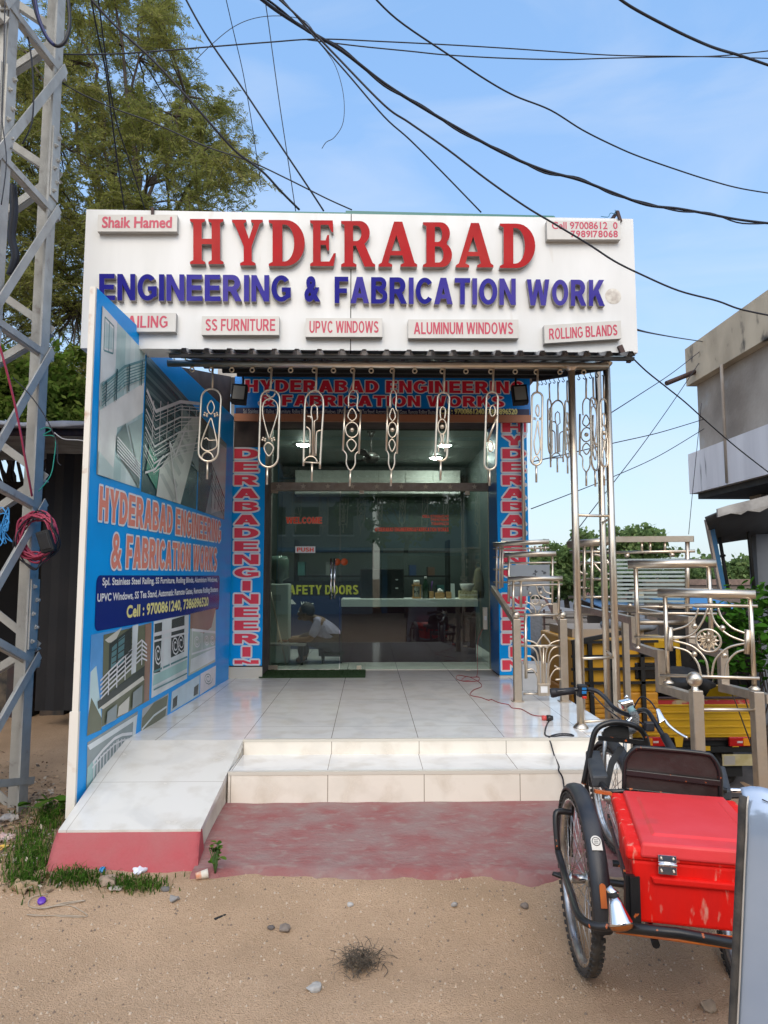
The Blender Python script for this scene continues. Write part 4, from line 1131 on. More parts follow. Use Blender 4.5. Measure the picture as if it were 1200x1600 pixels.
# ceiling fan
fp = at(580, 712, 9.2)
fan = thing('ceiling_fan', 'dark three bladed ceiling fan seen through the upper glass', 'ceiling fan', V((fp.x, fp.y, 3.6)))
M_fan = mat('fan_brown', (0.03, 0.026, 0.024), 0.4)
c = V((fp.x, fp.y, fp.z))
MB().tube([V((c.x, c.y, 3.6)), c], 0.012, 8).lathe(V((c.x, c.y, 3.6)), (0, 0, -1), [(0.001, 0.0), (0.06, 0.0), (0.03, 0.07), (0.012, 0.08)], 14).build('down_rod', M_fan, fan)
MB().lathe(c, (0, 0, -1), [(0.001, -.05), (0.06, -0.04), (0.11, 0.0), (0.11, 0.06), (0.06, 0.10), (0.001, 0.11)], 18).build('motor', M_fan, fan)
for k in range(3):
    a = R(15 + 120 * k); d = V((math.cos(a), math.sin(a), 0)); n = V((-math.sin(a), math.cos(a), 0.18))
    MB().hexa([c + d * .09 - n * .03 - V((0, 0, .04)), c + d * .62 - n * .07 - V((0, 0, .04)), c + d * .62 + n * .07 - V((0, 0, .04)), c + d * .09 + n * .03 - V((0, 0, .04)),
               c + d * .09 - n * .03 - V((0, 0, .032)), c + d * .62 - n * .07 - V((0, 0, .032)), c + d * .62 + n * .07 - V((0, 0, .032)), c + d * .09 + n * .03 - V((0, 0, .032))]).build('blade', M_fan, fan)
# counter
YK = 8.95
kx0, kx1 = at(533, 950, YK).x, at(747, 950, YK).x
kz1, kz0 = at(600, 936, YK).z, at(600, 948, YK).z
ctr = thing('reception_counter', 'dark maroon reception counter with white top behind the glass', 'counter', ((kx0 + kx1) / 2, YK, PZ))
MB().box((kx0 + .01, YK + .02, PZ), (kx1 - .03, YK + .6, kz0 - .001)).build('front_panel', mat('maroon_laminate', (0.050, 0.018, 0.030), 0.12, spec=0.35), ctr)
MB().box((kx0, YK, kz0), (kx1, YK + .62, kz1)).build('counter_top', mat('counter_white', (0.80, 0.83, 0.80), 0.3), ctr, bevel=0.004)
def item(name, label, cat, px, py, Y):
    p = at(px, py, Y); p.z = kz1
    return thing(name, label, cat, p), p
YI = YK + 0.2
u = YI / FPX                                   # metres per photo pixel at that depth
M_dkgrey = mat('dark_appliance', (0.02, 0.022, 0.022), 0.25)
r, p = item('monitor', 'black boxy monitor standing on the left of the white counter', 'monitor', 597, 937, YI)
MB().box((p.x - 34 * u, p.y + .02, kz1), (p.x + 34 * u, p.y + .35, kz1 + 46 * u)).build('case', M_dkgrey, r, bevel=0.01)
MB().box((p.x - 30 * u, p.y + .012, kz1 + 6 * u), (p.x + 14 * u, p.y + .0195, kz1 + 40 * u)).build('screen', mat('screen_dark', (0.012, 0.016, 0.016), 0.08), r)
for dz in (16, 29):
    MB().box((p.x + 21 * u, p.y + .010, kz1 + dz * u - .006), (p.x + 25 * u, p.y + .0195, kz1 + dz * u + .006)).build('button', M_wht, r)
M_wood = mat('light_wood', (0.50, 0.30, 0.13), 0.55, 0, (0.4, 0.22, 0.09), 8, stretch=(1, 1, 6))
r, p = item('hourglass', 'wooden framed hourglass with white cap on the counter', 'hourglass', 651, 937, YI)
for z0 in (0, 19): MB().box((p.x - 7 * u, p.y - 7 * u, kz1 + z0 * u), (p.x + 7 * u, p.y + 7 * u, kz1 + (z0 + 2.5) * u)).build('frame_plate', M_wood, r)
for dx in (-1, 1): MB().tube([(p.x + dx * 5.4 * u, p.y - 5 * u, kz1 + 2.5 * u), (p.x + dx * 5.4 * u, p.y - 5 * u, kz1 + 19 * u)], 1.0 * u, 8).build('frame_rod', M_wood, r)
MB().lathe((p.x, p.y, kz1 + 2.5 * u), (0, 0, 1), [(3.6 * u, 0), (3.8 * u, 5 * u), (.6 * u, 8.2 * u), (3.8 * u, 11.5 * u), (3.6 * u, 16.4 * u)], 14).build('glass_bulb', mat('bulb_glass', (0.55, 0.55, 0.5), 0.1), r)
MB().lathe((p.x, p.y, kz1 + 21.5 * u), (0, 0, 1), [(.001, 0), (4.5 * u, 0), (5 * u, 4 * u), (4.5 * u, 7 * u), (.001, 7 * u)], 14).build('cap', M_wht, r)
r, p = item('bottle', 'dark green bottle between the hourglass and the wooden pen holder', 'bottle', 665, 937, YI)
MB().lathe(p, (0, 0, 1), [(.001, 0), (5 * u, 0), (5.2 * u, 20 * u), (3.5 * u, 26 * u), (1.6 * u, 29 * u), (1.6 * u, 31 * u), (.001, 31 * u)], 16).build('body', mat('bottle_green', (0.02, 0.05, 0.03), 0.1), r)
MB().lathe(p + V((0, 0, 31 * u)), (0, 0, 1), [(.001, 0), (2 * u, 0), (2 * u, 3 * u), (.001, 3 * u)], 12).build('cap', M_wht, r)
r, p = item('pen_holder', 'small wooden pen holder with a purple pen on the counter', 'pen holder', 674, 937, YI)
mb = MB(); mb.box((p.x - 3.5 * u, p.y - .03, kz1), (p.x + 3.5 * u, p.y + .03, kz1 + 11 * u)); mb.build('block', M_wood, r, bevel=.003)
MB().tube([p + V((0, 0, 11 * u)), p + V((1.5 * u, 0, 27 * u))], .006, 6).build('pen', mat('purple', (0.16, 0.03, 0.30), 0.4), r)
r, p = item('tissue_box', 'light wooden box with white tissues on the counter', 'tissue box', 687, 937, YI)
MB().box((p.x - 7 * u, p.y - .06, kz1), (p.x + 7 * u, p.y + .06, kz1 + 9 * u)).build('box', M_wood, r, bevel=.003)
mb = MB(); mb.ball(p + V((0, 0, 11 * u)), 4 * u, 8, sz=1.3); mb.ball(p + V((3 * u, -.01, 11 * u)), 3 * u, 8, sz=.9); mb.build('tissue', M_wht, r)
r, p = item('wooden_block', 'plain light wooden block right of the tissue box', 'block', 701, 937, YI)
MB().box((p.x - 4 * u, p.y - .04, kz1), (p.x + 4 * u, p.y + .04, kz1 + 10 * u)).build('block', M_wood, r, bevel=.004)
MB().box((p.x - 3.2 * u, p.y - .032, kz1 + 10 * u), (p.x + 3.2 * u, p.y + .032, kz1 + 10.6 * u)).build('felt', mat('felt', (.3, .2, .1), .9), r)
r, p = item('sample_board', 'upright pale grey sample board beside the bowl on the counter', 'sample board', 708, 937, YI)
MB().hexa([(p.x - 3 * u, p.y - .01, kz1), (p.x + 3 * u, p.y - .01, kz1), (p.x + 3 * u, p.y + .02, kz1), (p.x - 3 * u, p.y + .02, kz1), (p.x - 3 * u, p.y + .04, kz1 + 23 * u), (p.x + 3 * u, p.y + .04, kz1 + 23 * u), (p.x + 3 * u, p.y + .06, kz1 + 23 * u), (p.x - 3 * u, p.y + .06, kz1 + 23 * u)]).build('board', mat('pale_grey', (0.5, 0.55, 0.54), 0.4), r)
r, p = item('carton', 'cream patterned carton under the plastic bowl on the counter', 'carton', 731, 937, YI)
MB().box((p.x - 14 * u, p.y - .08, kz1), (p.x + 14 * u, p.y + .08, kz1 + 12 * u)).build('box', mat('cream_card', (0.55, 0.5, 0.32), 0.6, 0, (0.35, 0.3, 0.16), 60, lo=.45, hi=.55), r, bevel=.006)
MB().box((p.x - 14.2 * u, p.y - .081, kz1 + 5.2 * u), (p.x + 14.2 * u, p.y - .0795, kz1 + 6.2 * u)).build('tape', M_wht, r)
bw = V((p.x - .01, p.y, kz1 + 12 * u))
r = thing('bowl', 'white plastic bowl on top of the cream carton', 'bowl', bw)
MB().lathe(bw, (0, 0, 1), [(.001, 0), (7 * u, 0), (10 * u, 5 * u), (11.5 * u, 11 * u), (11 * u, 11 * u), (9.5 * u, 5.5 * u), (.001, 1.5 * u)], 20).build('body', mat('bowl_white', (0.62, 0.62, 0.6), 0.2), r)
r, p = item('bag', 'khaki cloth bag leaning at the right end of the counter', 'bag', 748, 937, YI + .15)
MB().lathe(p, (0, 0, 1), [(.001, 0), (8 * u, 0), (9.5 * u, 12 * u), (8.5 * u, 28 * u), (6 * u, 42 * u), (3 * u, 48 * u), (.001, 47 * u)], 14).build('body', mat('khaki', (0.13, 0.12, 0.075), 0.9, bump=.4, bscale=14), r)
MB().curve([p + V((-4 * u, 0, 46 * u)), p + V((-3 * u, 0, 54 * u)), p + V((3 * u, 0, 54 * u)), p + V((4 * u, 0, 46 * u))], .006, 6).build('handle', mat('khaki', ()), r)
# switch box on the frame post and the red wire
p = at(757, 966, YG - 0.05)
sw = thing('switch_box', 'cream switch box on the steel frame right of the counter', 'switch box', p)
MB().box((p.x - .022, p.y - .05, p.z - .13), (p.x + .028, p.y, p.z + .13)).build('box', mat('cream_plastic', (0.68, 0.62, 0.5), 0.4), sw, bevel=.005)
MB().box((p.x - .012, p.y - .056, p.z - .02), (p.x + .016, p.y - .0505, p.z + .03)).build('switch', M_wht, sw, bevel=.002)
# water dispenser
p = at(434, 1010, 9.0); p.z = PZ
wd = thing('water_dispenser', 'pale green water dispenser inside at the far left behind the door', 'water dispenser', p)
M_wd = mat('dispenser_plastic', (0.50, 0.56, 0.50), 0.4)
zt_ = at(434, 912, 9.0).z
MB().box((p.x - .15, p.y - .14, PZ), (p.x + .15, p.y + .16, zt_)).build('cabinet', M_wd, wd, bevel=.015)
MB().box((p.x - .06, p.y - .146, zt_ - .22), (p.x + .05, p.y - .1405, zt_ - .14)).build('label_plate', mat('grey_print', (.32, .35, .33), .5), wd)
MB().lathe(V((p.x, p.y, zt_)), (0, 0, 1), [(.05, 0), (.06, .04), (.13, .08), (.135, .30), (.11, .36), (.001, .37)], 18).build('water_bottle', mat('bottle_blue', (0.10, 0.16, 0.13), 0.15), wd)
# yellow lettered poster board inside
YP = 10.6
O, A, B = gq(428, 908, 566, 1020, YP)
pb = thing('poster_board', 'blue poster board with yellow SAFETY lettering inside the shop', 'poster', O + A * .5)
MB().box((O.x, YP, O.z), (O.x + A.x, YP + .03, O.z + B.z)).build('board', mat('poster_black', (0.01, 0.014, 0.016), 0.4), pb)
O2, A2, B2 = gq(428, 931, 566, 1018, YP); MB().box((O2.x + .01, YP - .003, O2.z), (O2.x + A2.x - .01, YP - .0005, O2.z + B2.z)).build('poster_print', mat('poster_blue', (0.012, 0.03, 0.10), 0.4), pb)
M_yt = mat('poster_yellow', (0.62, 0.60, 0.06), 0.5)
vin('SAFETY', 440, 914, 503, 929, M_yt, pb, 0.04, YP - .002, name='poster_lettering'); vin('DOORS', 508, 914, 560, 929, M_yt, pb, 0.04, YP - .002, name='poster_lettering')
vin('Wear', 470, 940, 490, 947, M_wht, pb, 0.02, YP - .005, name='poster_lettering')
mb = MB(); O3, A3, B3 = gq(449, 936, 463, 944, YP - .005); mb.add([O3, O3 + A3, O3 + A3 * .5 + B3], [(0, 1, 2)]); mb.build('poster_mark', M_wht, pb)
# wall cupboards along the back
cb = thing('wall_cupboard', 'row of white cupboards high on the back wall of the shop', 'cupboard', (0, YB - .2, 2.7))
zc0, zc1 = at(600, 772, YB - .4).z, at(600, 735, YB - .4).z
MB().box((-1.3, YB - .4, zc0), (1.6, YB - .03, zc1)).build('carcass', mat('cupboard_white', (0.52, 0.52, 0.48), 0.5), cb)
for k in range(6): MB().box((-1.29 + .482 * k, YB - .42, zc0 + .01), (-1.29 + .482 * k + .47, YB - .4005, zc1 - .01)).build('cupboard_door', mat('cupboard_white', ()), cb, bevel=.004)
# dark shelving and a leaning rod
sh = thing('shelf_rack', 'dark shelf rack with stacked goods in the middle of the shop', 'shelf', (0.3, 11.2, PZ))
for z in (0.62, 1.0, 1.4, 1.8): MB().box((-1.2, 10.9, z + .2), (1.3, 11.4, z + .23)).build('shelf', M_dkgrey, sh)
for x in (-1.2, 0.05, 1.27): MB().box((x, 10.9, PZ), (x + .03, 11.4, 2.2)).build('upright', M_dkgrey, sh)
random.seed(5)
for k in range(16):
    x, z = random.uniform(-1.1, 1.05), random.choice((.85, 1.23, 1.63, 2.03)); z = random.choice((.851, 1.231, 1.631))
    w_, h_ = random.uniform(.09, .2), random.uniform(.1, .26)
    tag(MB().box((-1.15 + .15 * k, 11.0, z), (-1.15 + .15 * k + .11, 11.25, z + h_)).build('carton', mat('goods_%d' % (k % 5), [(0.05, .16, .15), (.25, .24, .2), (.03, .06, .14), (.18, .2, .19), (.12, .07, .05)][k % 5], .5)), 'boxed goods standing on the dark shelf rack inside the shop', 'carton', 'boxed goods on the shelf rack')
tag(MB().tube([at(415, 890, YG + .25), at(447, 1038, YG + .55)], .011, 8).build('rod', M_steel), 'thin steel rod leaning behind the glass door', 'rod')

# solid figure, table and stool added behind the door in place of a reflection
def skin_body(name, joints, edges, m, parent, root=0, lev=2):
    me = bpy.data.meshes.new(name)
    off = ROOT[parent.name]
    me.from_pydata([V(j[0]) - off for j in joints], edges, [])
    o = bpy.data.objects.new(name, me); COL.objects.link(o); o.parent = parent; ROOT[o.name] = off
    me.materials.append(m)
    o.modifiers.new('skin', 'SKIN')
    if not me.skin_vertices: me.skin_vertices.new()
    for i, j in enumerate(joints):
        sv_ = me.skin_vertices[0].data[i]; r_ = j[1]
        sv_.radius = (r_, r_) if not isinstance(r_, tuple) else r_
        sv_.use_root = (i == root)
    s_ = o.modifiers.new('sub', 'SUBSURF'); s_.levels = lev; s_.render_levels = lev
    return o
hd = at(478, 957, 8.9)
man = thing('person', 'stand-in behind the glass door for a reflected man in a pale lilac shirt bent over a low table', 'person', V((hd.x + .12, 8.95, PZ)))
M_skin = mat('skin', (0.17, 0.085, 0.05), 0.55)
M_shirt = mat('lilac_shirt', (0.42, 0.38, 0.55), 0.8, 0, (0.34, 0.31, 0.46), 12, bump=.2, bscale=25)
M_trous = mat('dark_trousers', (0.03, 0.03, 0.04), 0.85)
M_hair = mat('black_hair', (0.008, 0.007, 0.007), 0.6)
h0 = hd
hip = V((h0.x + .34, 9.0, PZ + .26)); chest = V((h0.x + .20, 8.98, PZ + .50)); neck = V((h0.x + .10, 8.95, h0.z - .08))
J = [(hip, .09), (hip + (chest - hip) * .5, .085), (chest, .085), (neck, .055), (h0 + V((.01, .0, -.03)), .06),
     (chest + V((-.03, -.17, .02)), .055), (chest + V((-.13, -.22, -.19)), .042), (chest + V((-.34, -.16, -.20)), .032), (chest + V((-.42, -.15, -.205)), .03),
     (chest + V((-.03, .17, .02)), .055), (chest + V((-.13, .22, -.19)), .042), (chest + V((-.34, .14, -.20)), .032), (chest + V((-.42, .13, -.205)), .03),
     (hip + V((-.02, -.10, -.02)), .085), (hip + V((-.40, -.14, .06)), .07), (hip + V((-.36, -.14, -.20)), .05), (hip + V((-.46, -.14, -.23)), .04),
     (hip + V((-.02, .10, -.02)), .085), (hip + V((-.40, .14, .06)), .07), (hip + V((-.36, .14, -.20)), .05), (hip + V((-.46, .14, -.23)), .04)]
E = [(0, 1), (1, 2), (2, 3), (3, 4), (2, 5), (5, 6), (6, 7), (7, 8), (2, 9), (9, 10), (10, 11), (11, 12), (0, 13), (13, 14), (14, 15), (15, 16), (0, 17), (17, 18), (18, 19), (19, 20)]
skin_body('body', J, E, M_skin, man)
skin_body('shirt', [(hip + V((.02, 0, -.02)), .185), (hip + (chest - hip) * .5, .175), (chest, .155), (chest + V((-.03, -.175, .02)), .07), (chest + V((-.12, -.22, -.17)), .056), (chest + V((-.03, .175, .02)), .07), (chest + V((-.12, .22, -.17)), .056), (neck - V((-.03, 0, .03)), .07)],
          [(0, 1), (1, 2), (2, 3), (3, 4), (2, 5), (5, 6), (2, 7)], M_shirt, man)
skin_body('trousers', [(hip, .15)] + [(a, r_ * 1.18) for a, r_ in J[13:16]] + [(a, r_ * 1.18) for a, r_ in J[17:20]], [(0, 1), (1, 2), (2, 3), (0, 4), (4, 5), (5, 6)], M_trous, man)
mb = MB(); mb.ball(h0, .092, 20, sx=1.08, sy=.86, sz=1.18); mb.ball(h0 + V((-.095, 0, -.02)), .018, 8, sx=1.2, sy=.8, sz=1.3)
mb.ball(h0 + V((-.075, 0, -.075)), .035, 10, sy=1.0, sz=.7); mb.ball(h0 + V((.0, -.078, -.01)), .024, 8, sx=.7, sy=.35, sz=1.2); mb.ball(h0 + V((.0, .078, -.01)), .024, 8, sx=.7, sy=.35, sz=1.2)
mb.build('head', M_skin, man)
for s_ in (-1, 1): MB().ball(h0 + V((-.086, .033 * s_, .012)), .012, 8).build('eye', M_wht, man)
mb = MB(); mb.ball(h0 + V((.018, 0, .028)), .098, 18, sx=1.02, sy=.92, sz=1.08); mb.build('hair', M_hair, man)
for s_ in (-1, 1):                                       # hands resting on the table
    q = chest + V((-.42, -.15 if s_ < 0 else .13, -.205))
    hnd = MB().ball(q + V((-.03, 0, -.005)), .036, 10, sx=1.1, sy=.9, sz=.45).build('hand', M_skin, man)
    for k in range(4):
        b_ = q + V((-.06, (k - 1.5) * .018, -.002)); ln = (.055, .066, .062, .048)[k]
        MB().curve([b_, b_ + V((-ln * .5, 0, .006)), b_ + V((-ln, 0, -.010))], [.0085, .0065], 6).build('finger', M_skin, hnd)
    MB().curve([q + V((-.02, -.03 * s_, 0)), q + V((-.05, -.05 * s_, 0)), q + V((-.075, -.048 * s_, -.008))], [.010, .007], 6).build('thumb', M_skin, hnd)
tz = chest.z - .235
tb = thing('low_table', 'low wooden table under the arms of the figure standing in for the reflected man', 'table', (chest.x - .42, 8.95, PZ))
MB().box((chest.x - .78, 8.65, tz - .025), (chest.x - .18, 9.3, tz)).build('table_top', mat('table_pale', (0.30, 0.27, 0.25), 0.5), tb)
for dx in (-.75, -.24):
    for dy in (8.68, 9.24): MB().box((chest.x + dx, dy, PZ), (chest.x + dx + .03, dy + .03, tz - .0255)).build('leg', M_dkgrey, tb)
st_ = thing('stool', 'small dark stool added under the figure standing in for the reflected man', 'stool', (hip.x, hip.y, PZ))
MB().box((hip.x - .14, hip.y - .16, hip.z - .15), (hip.x + .16, hip.y + .16, hip.z - .12)).build('seat', M_dkgrey, st_, bevel=.01)
for dx in (-.12, .12):
    for dy in (-.13, .13): MB().box((hip.x + dx - .012, hip.y + dy - .012, PZ), (hip.x + dx + .012, hip.y + dy + .012, hip.z - .1505)).build('leg', M_dkgrey, st_)

# doormat
M_mat = mat('green_mat', (0.035, 0.085, 0.022), 0.95, 0, (0.02, 0.055, 0.014), 60, bump=.9, bscale=220)
a, b = onz(404, 1058, PZ + .012), onz(571, 1058, PZ + .012)
dm = thing('doormat', 'green artificial grass doormat at the glass door', 'doormat', ((a.x + b.x) / 2, a.y, PZ))
MB().box((a.x, a.y, PZ + .002), (b.x, YG - .04, PZ + .016)).build('mat', M_mat, dm, bevel=.006)
random.seed(2); mb = MB()
for k in range(2600):
    x, y = random.uniform(a.x + .01, b.x - .01), random.uniform(a.y + .005, YG - .05); q = V((x, y, PZ + .015)); t_ = random.uniform(0, 6.28); h_ = random.uniform(.008, .016)
    mb.add([q + V((math.cos(t_), math.sin(t_), 0)) * .0025, q - V((math.cos(t_), math.sin(t_), 0)) * .0025, q + V((random.uniform(-.006, .006), random.uniform(-.006, .006), h_))], [(0, 1, 2)])
o = mb.build('pile', M_mat, dm); o['kind'] = 'stuff'
# wires on the platform
M_rw = mat('red_wire', (0.28, 0.03, 0.035), 0.5)
def floorline(lst, z=PZ + .004): return [onz(x, y, z) for x, y in lst]
w1 = [at(757, 978, YG - .03), at(747, 1000, YG - .06), at(746, 1030, YG - .07)] + floorline([(745, 1056), (728, 1064), (714, 1061), (716, 1055), (735, 1058), (748, 1058), (746, 1064), (722, 1064), (730, 1057), (749, 1066), (752, 1073), (740, 1078), (735, 1086), (752, 1090), (763, 1094), (768, 1093), (780, 1098), (795, 1101), (800, 1106), (815, 1108), (832, 1117), (848, 1119)])
tag(MB().curve(w1, .0035, 6, sub=5).build('red_wire', M_rw), 'thin red wire running from the switch box across the tiled platform', 'wire')
pl0 = onz(858, 1122, PZ + .022)
plug = thing('plug_connector', 'red and black plug connector lying on the tiled platform', 'plug', pl0)
MB().cyl(pl0 + V((-.055, .01, 0)), pl0 + V((-.02, .004, 0)), .019, 14).build('socket_end', mat('white_red', (0.6, 0.08, 0.07), .4), plug)
MB().lathe(pl0 + V((-.02, .004, 0)), (1, -.1, 0), [(.001, 0), (.022, 0), (.024, .025), (.016, .05), (.001, .052)], 14).build('plug_body', M_black, plug)
w2 = floorline([(858, 1126), (853, 1136), (852, 1148), (862, 1151), (880, 1149), (896, 1150), (890, 1147), (872, 1147), (858, 1152)]) + [at(861, 1162, YF - .014), at(866, 1180, YS + .36), at(873, 1196, YS + .1), at(873, 1204, YS - .02), at(879, 1215, YS - .025), at(882, 1235, YS - .025), at(887, 1258, YS - .06), at(893, 1264, YS - .12)]
tag(MB().curve(w2, .005, 7, sub=6).build('black_cord', M_cable), 'black cord from the plug down over the white steps', 'cord')

# ================================================================ HANGING BALUSTER SAMPLES
def leaf_blobs(mb, c, s):
    for sx in (-1, 1):
        for k, (dx, dz) in enumerate(((.55, .12), (.9, .3), (1.0, -.05), (.6, -.18))):
            mb.ball(c + V((sx * dx * s, 0, dz * s)), s * .22, 8)
def arcp(cx, cy, rx, ry, a0, a1, n=12): return [(cx + rx * math.cos(R(a0 + (a1 - a0) * i / n)), cy + ry * math.sin(R(a0 + (a1 - a0) * i / n))) for i in range(n + 1)]
def stadium(tx, ty, bx, by, hw, n=10):
    """capsule outline between a top and a bottom point (pixels)"""
    d = V((bx - tx, by - ty)); L_ = d.length; d.normalize(); nrm = V((-d.y, d.x))
    P = []
    c1, c2 = V((tx, ty)) + d * hw, V((bx, by)) - d * hw
    for i in range(n + 1):
        a = R(180 * i / n); P.append(tuple(c1 + nrm * (hw * math.cos(a)) - d * (hw * math.sin(a))))
    for i in range(n + 1):
        a = R(180 * i / n); P.append(tuple(c2 - nrm * (hw * math.cos(a)) + d * (hw * math.sin(a))))
    return P
HG = 'baluster samples hanging from the canopy rail'
def hanger(label, ox, oy, hook, strokes, blobs=(), balls=()):
    Y = bY
    root = thing('hanging_baluster', label, 'baluster', at(ox + hook[0] / 4, oy + hook[1] / 4, Y), HG)
    T = lambda P: [at(ox + x / 4, oy + y / 4, Y) for x, y in P]
    for nm, P, r, closed, sm in strokes:
        q = T(P)
        mb = MB()
        (mb.curve(q, r, 8, closed, 5) if sm else mb.tube(q, r, 8, closed))
        mb.build(nm, M_steel, root)
    for (x, y), s in blobs:
        mb = MB(); leaf_blobs(mb, at(ox + x / 4, oy + y / 4, Y), s); mb.build('cast_leaf', M_steel, root)
    for (x, y), s in balls:
        MB().ball(at(ox + x / 4, oy + y / 4, Y), s, 14).build('ball', M_steel, root)
    return root
ra, rb = .0085, .0058
H = []
H.append(hanger('hanging steel capsule baluster with leaf and teardrop, leftmost in front of the side banner', 300, 550, (129, 100), [
    ('stem', [(129, 100), (127, 230)], ra, False, False), ('outer_loop', stadium(123, 230, 98, 684, 62), ra, True, False),
    ('leaf_loop', [(120, 305), (96, 348), (118, 388), (140, 348)], rb, True, True), ('teardrop', [(118, 410), (85, 490), (58, 572), (68, 606), (100, 618), (140, 604), (156, 575), (140, 490), (121, 412)], rb, False, True),
    ('bottom_arc', arcp(97, 670, 36, 45, 180, 360), rb, False, False), ('wavy_bar', [(75, 545), (90, 537), (110, 552), (150, 550)], .004, False, True), ('stem', [(97, 684), (94, 795)], ra, False, False)], [((118, 393), .05)]))
H.append(hanger('hanging steel baluster with inverted teardrop over a leaf in a capsule, beside the left column', 300, 550, (497, 100), [
    ('stem', [(497, 100), (491, 236)], ra, False, False), ('outer_loop', stadium(491, 236, 475, 720, 60), ra, True, False), ('top_arc', arcp(492, 255, 26, 28, 0, 180), rb, False, False),
    ('teardrop', [(482, 545), (455, 450), (441, 372), (452, 312), (490, 292), (528, 318), (536, 372), (515, 450), (485, 545)], rb, False, True),
    ('leaf_loop', [(476, 566), (450, 600), (480, 650), (510, 600)], rb, True, True), ('stem', [(472, 720), (468, 828)], ra, False, False)], [((478, 548), .045)]))
H.append(hanger('hanging steel baluster with an open arch of long parallel bars, third in the front row', 300, 550, (779, 100), [
    ('stem', [(779, 100), (774, 240)], ra, False, False), ('outer_loop', [(696, 712), (700, 520), (706, 330), (722, 268), (768, 240), (808, 268), (821, 330), (810, 520), (799, 730)], ra, False, True),
    ('foot_bar', [(700, 688), (800, 694)], rb, False, False), ('inner_loop', [(752, 650), (753, 430), (744, 380), (748, 342), (766, 328), (783, 345), (784, 420), (765, 432), (762, 650)], rb, False, False),
    ('long_bar', [(720, 402), (742, 404), (742, 416)], rb, False, True), ('long_bar', [(714, 468), (732, 482), (738, 510), (736, 650)], rb, False, True), ('long_bar', [(806, 490), (786, 496), (777, 520), (774, 650)], rb, False, True),
    ('dome', arcp(742, 692, 40, 40, 180, 360), rb, False, False), ('stem', [(751, 692), (748, 806)], ra, False, False)]))
def neck_design(cx, hw, k):
    X = lambda a: cx + a * hw
    return [('stem', [(X(.25), 105), (X(.1), 238)], ra, False, False), ('neck_loop', [(X(-.45), 350), (X(-.42), 270), (X(.1), 238), (X(.72), 265), (X(.62), 345), (X(.95), 372)], rb, False, True),
            ('side_bar', [(X(-.92), 338), (X(-1.18), 618)], ra, False, False), ('side_bar', [(X(1.1), 362), (X(.85), 636)], ra, False, False),
            ('teardrop', [(X(.0), 352), (X(-.55), 400), (X(0), 430), (X(.55), 402)], rb, True, True), ('ring', arcp(X(-.02), 487, .82 * hw, 48, 0, 360, 20), rb, True, False),
            ('teardrop', [(X(-.1), 545), (X(-.68), 575), (X(-.1), 622), (X(.52), 580)], rb, True, True),
            ('lower_loop', [(X(-1.1), 616), (X(-.72), 645), (X(-.74), 700), (X(-.22), 740), (X(.36), 702), (X(.4), 645), (X(.82), 622)], rb, False, True), ('stem', [(X(-.22), 740), (X(-.3), 838)], ra, False, False)]
H.append(hanger('hanging steel baluster with stepped neck, ring and two teardrops, fourth in the front row', 300, 550, (1017, 105), neck_design(1001, 49, 0), (), [((1000, 487), .018)]))
H.append(hanger('narrow stepped neck steel baluster with ring and teardrops hanging before the ceiling fan', 560, 550, (222, 105), neck_design(213, 33, 0), (), [((212, 487), .018)]))
H.append(hanger('hanging steel capsule baluster with a small ring at its centre, before the right downlights', 560, 550, (538, 105), [
    ('stem', [(538, 105), (534, 253)], ra, False, False), ('outer_loop', stadium(533, 253, 515, 680, 37), ra, True, False), ('gourd', [(514, 420), (511, 365), (527, 343), (544, 365), (538, 420)], rb, False, True),
    ('ring', arcp(523, 467, 26, 47, 0, 360, 20), rb, True, False), ('gourd', [(514, 515), (518, 560), (503, 590), (500, 625)], rb, False, True), ('gourd', [(533, 515), (528, 560), (540, 590), (540, 625)], rb, False, True),
    ('stem', [(515, 680), (512, 800)], ra, False, False)], (), [((523, 467), .018)]))
H.append(hanger('hanging steel capsule baluster with a diagonal bar and two scrolls, before the right flood lamp', 560, 550, (845, 105), [
    ('stem', [(845, 105), (838, 248)], ra, False, False), ('outer_loop', stadium(837, 248, 822, 735, 36), ra, True, False), ('diagonal_bar', [(868, 395), (806, 562)], ra, False, False),
    ('scroll', arcp(838, 368, 17, 34, -60, 300, 16), rb, False, False), ('scroll', arcp(826, 590, 16, 32, -60, 300, 16), rb, False, False), ('stem', [(821, 735), (819, 835)], ra, False, False)]))
H.append(hanger('slim hanging steel baluster with leaf and teardrop against the sky, right of the right column', 560, 550, (1122, 105), [
    ('stem', [(1122, 105), (1117, 252)], ra, False, False), ('outer_loop', stadium(1118, 252, 1111, 706, 33), ra, True, False), ('leaf_loop', [(1120, 330), (1108, 368), (1122, 402), (1131, 366)], rb, True, True),
    ('teardrop', [(1121, 430), (1106, 520), (1098, 575), (1112, 640), (1130, 620), (1137, 575), (1128, 500), (1122, 430)], rb, False, True), ('bottom_arc', arcp(1112, 700, 22, 48, 180, 360), rb, False, False), ('stem', [(1112, 706), (1112, 815)], ra, False, False)], [((1121, 418), .03)]))
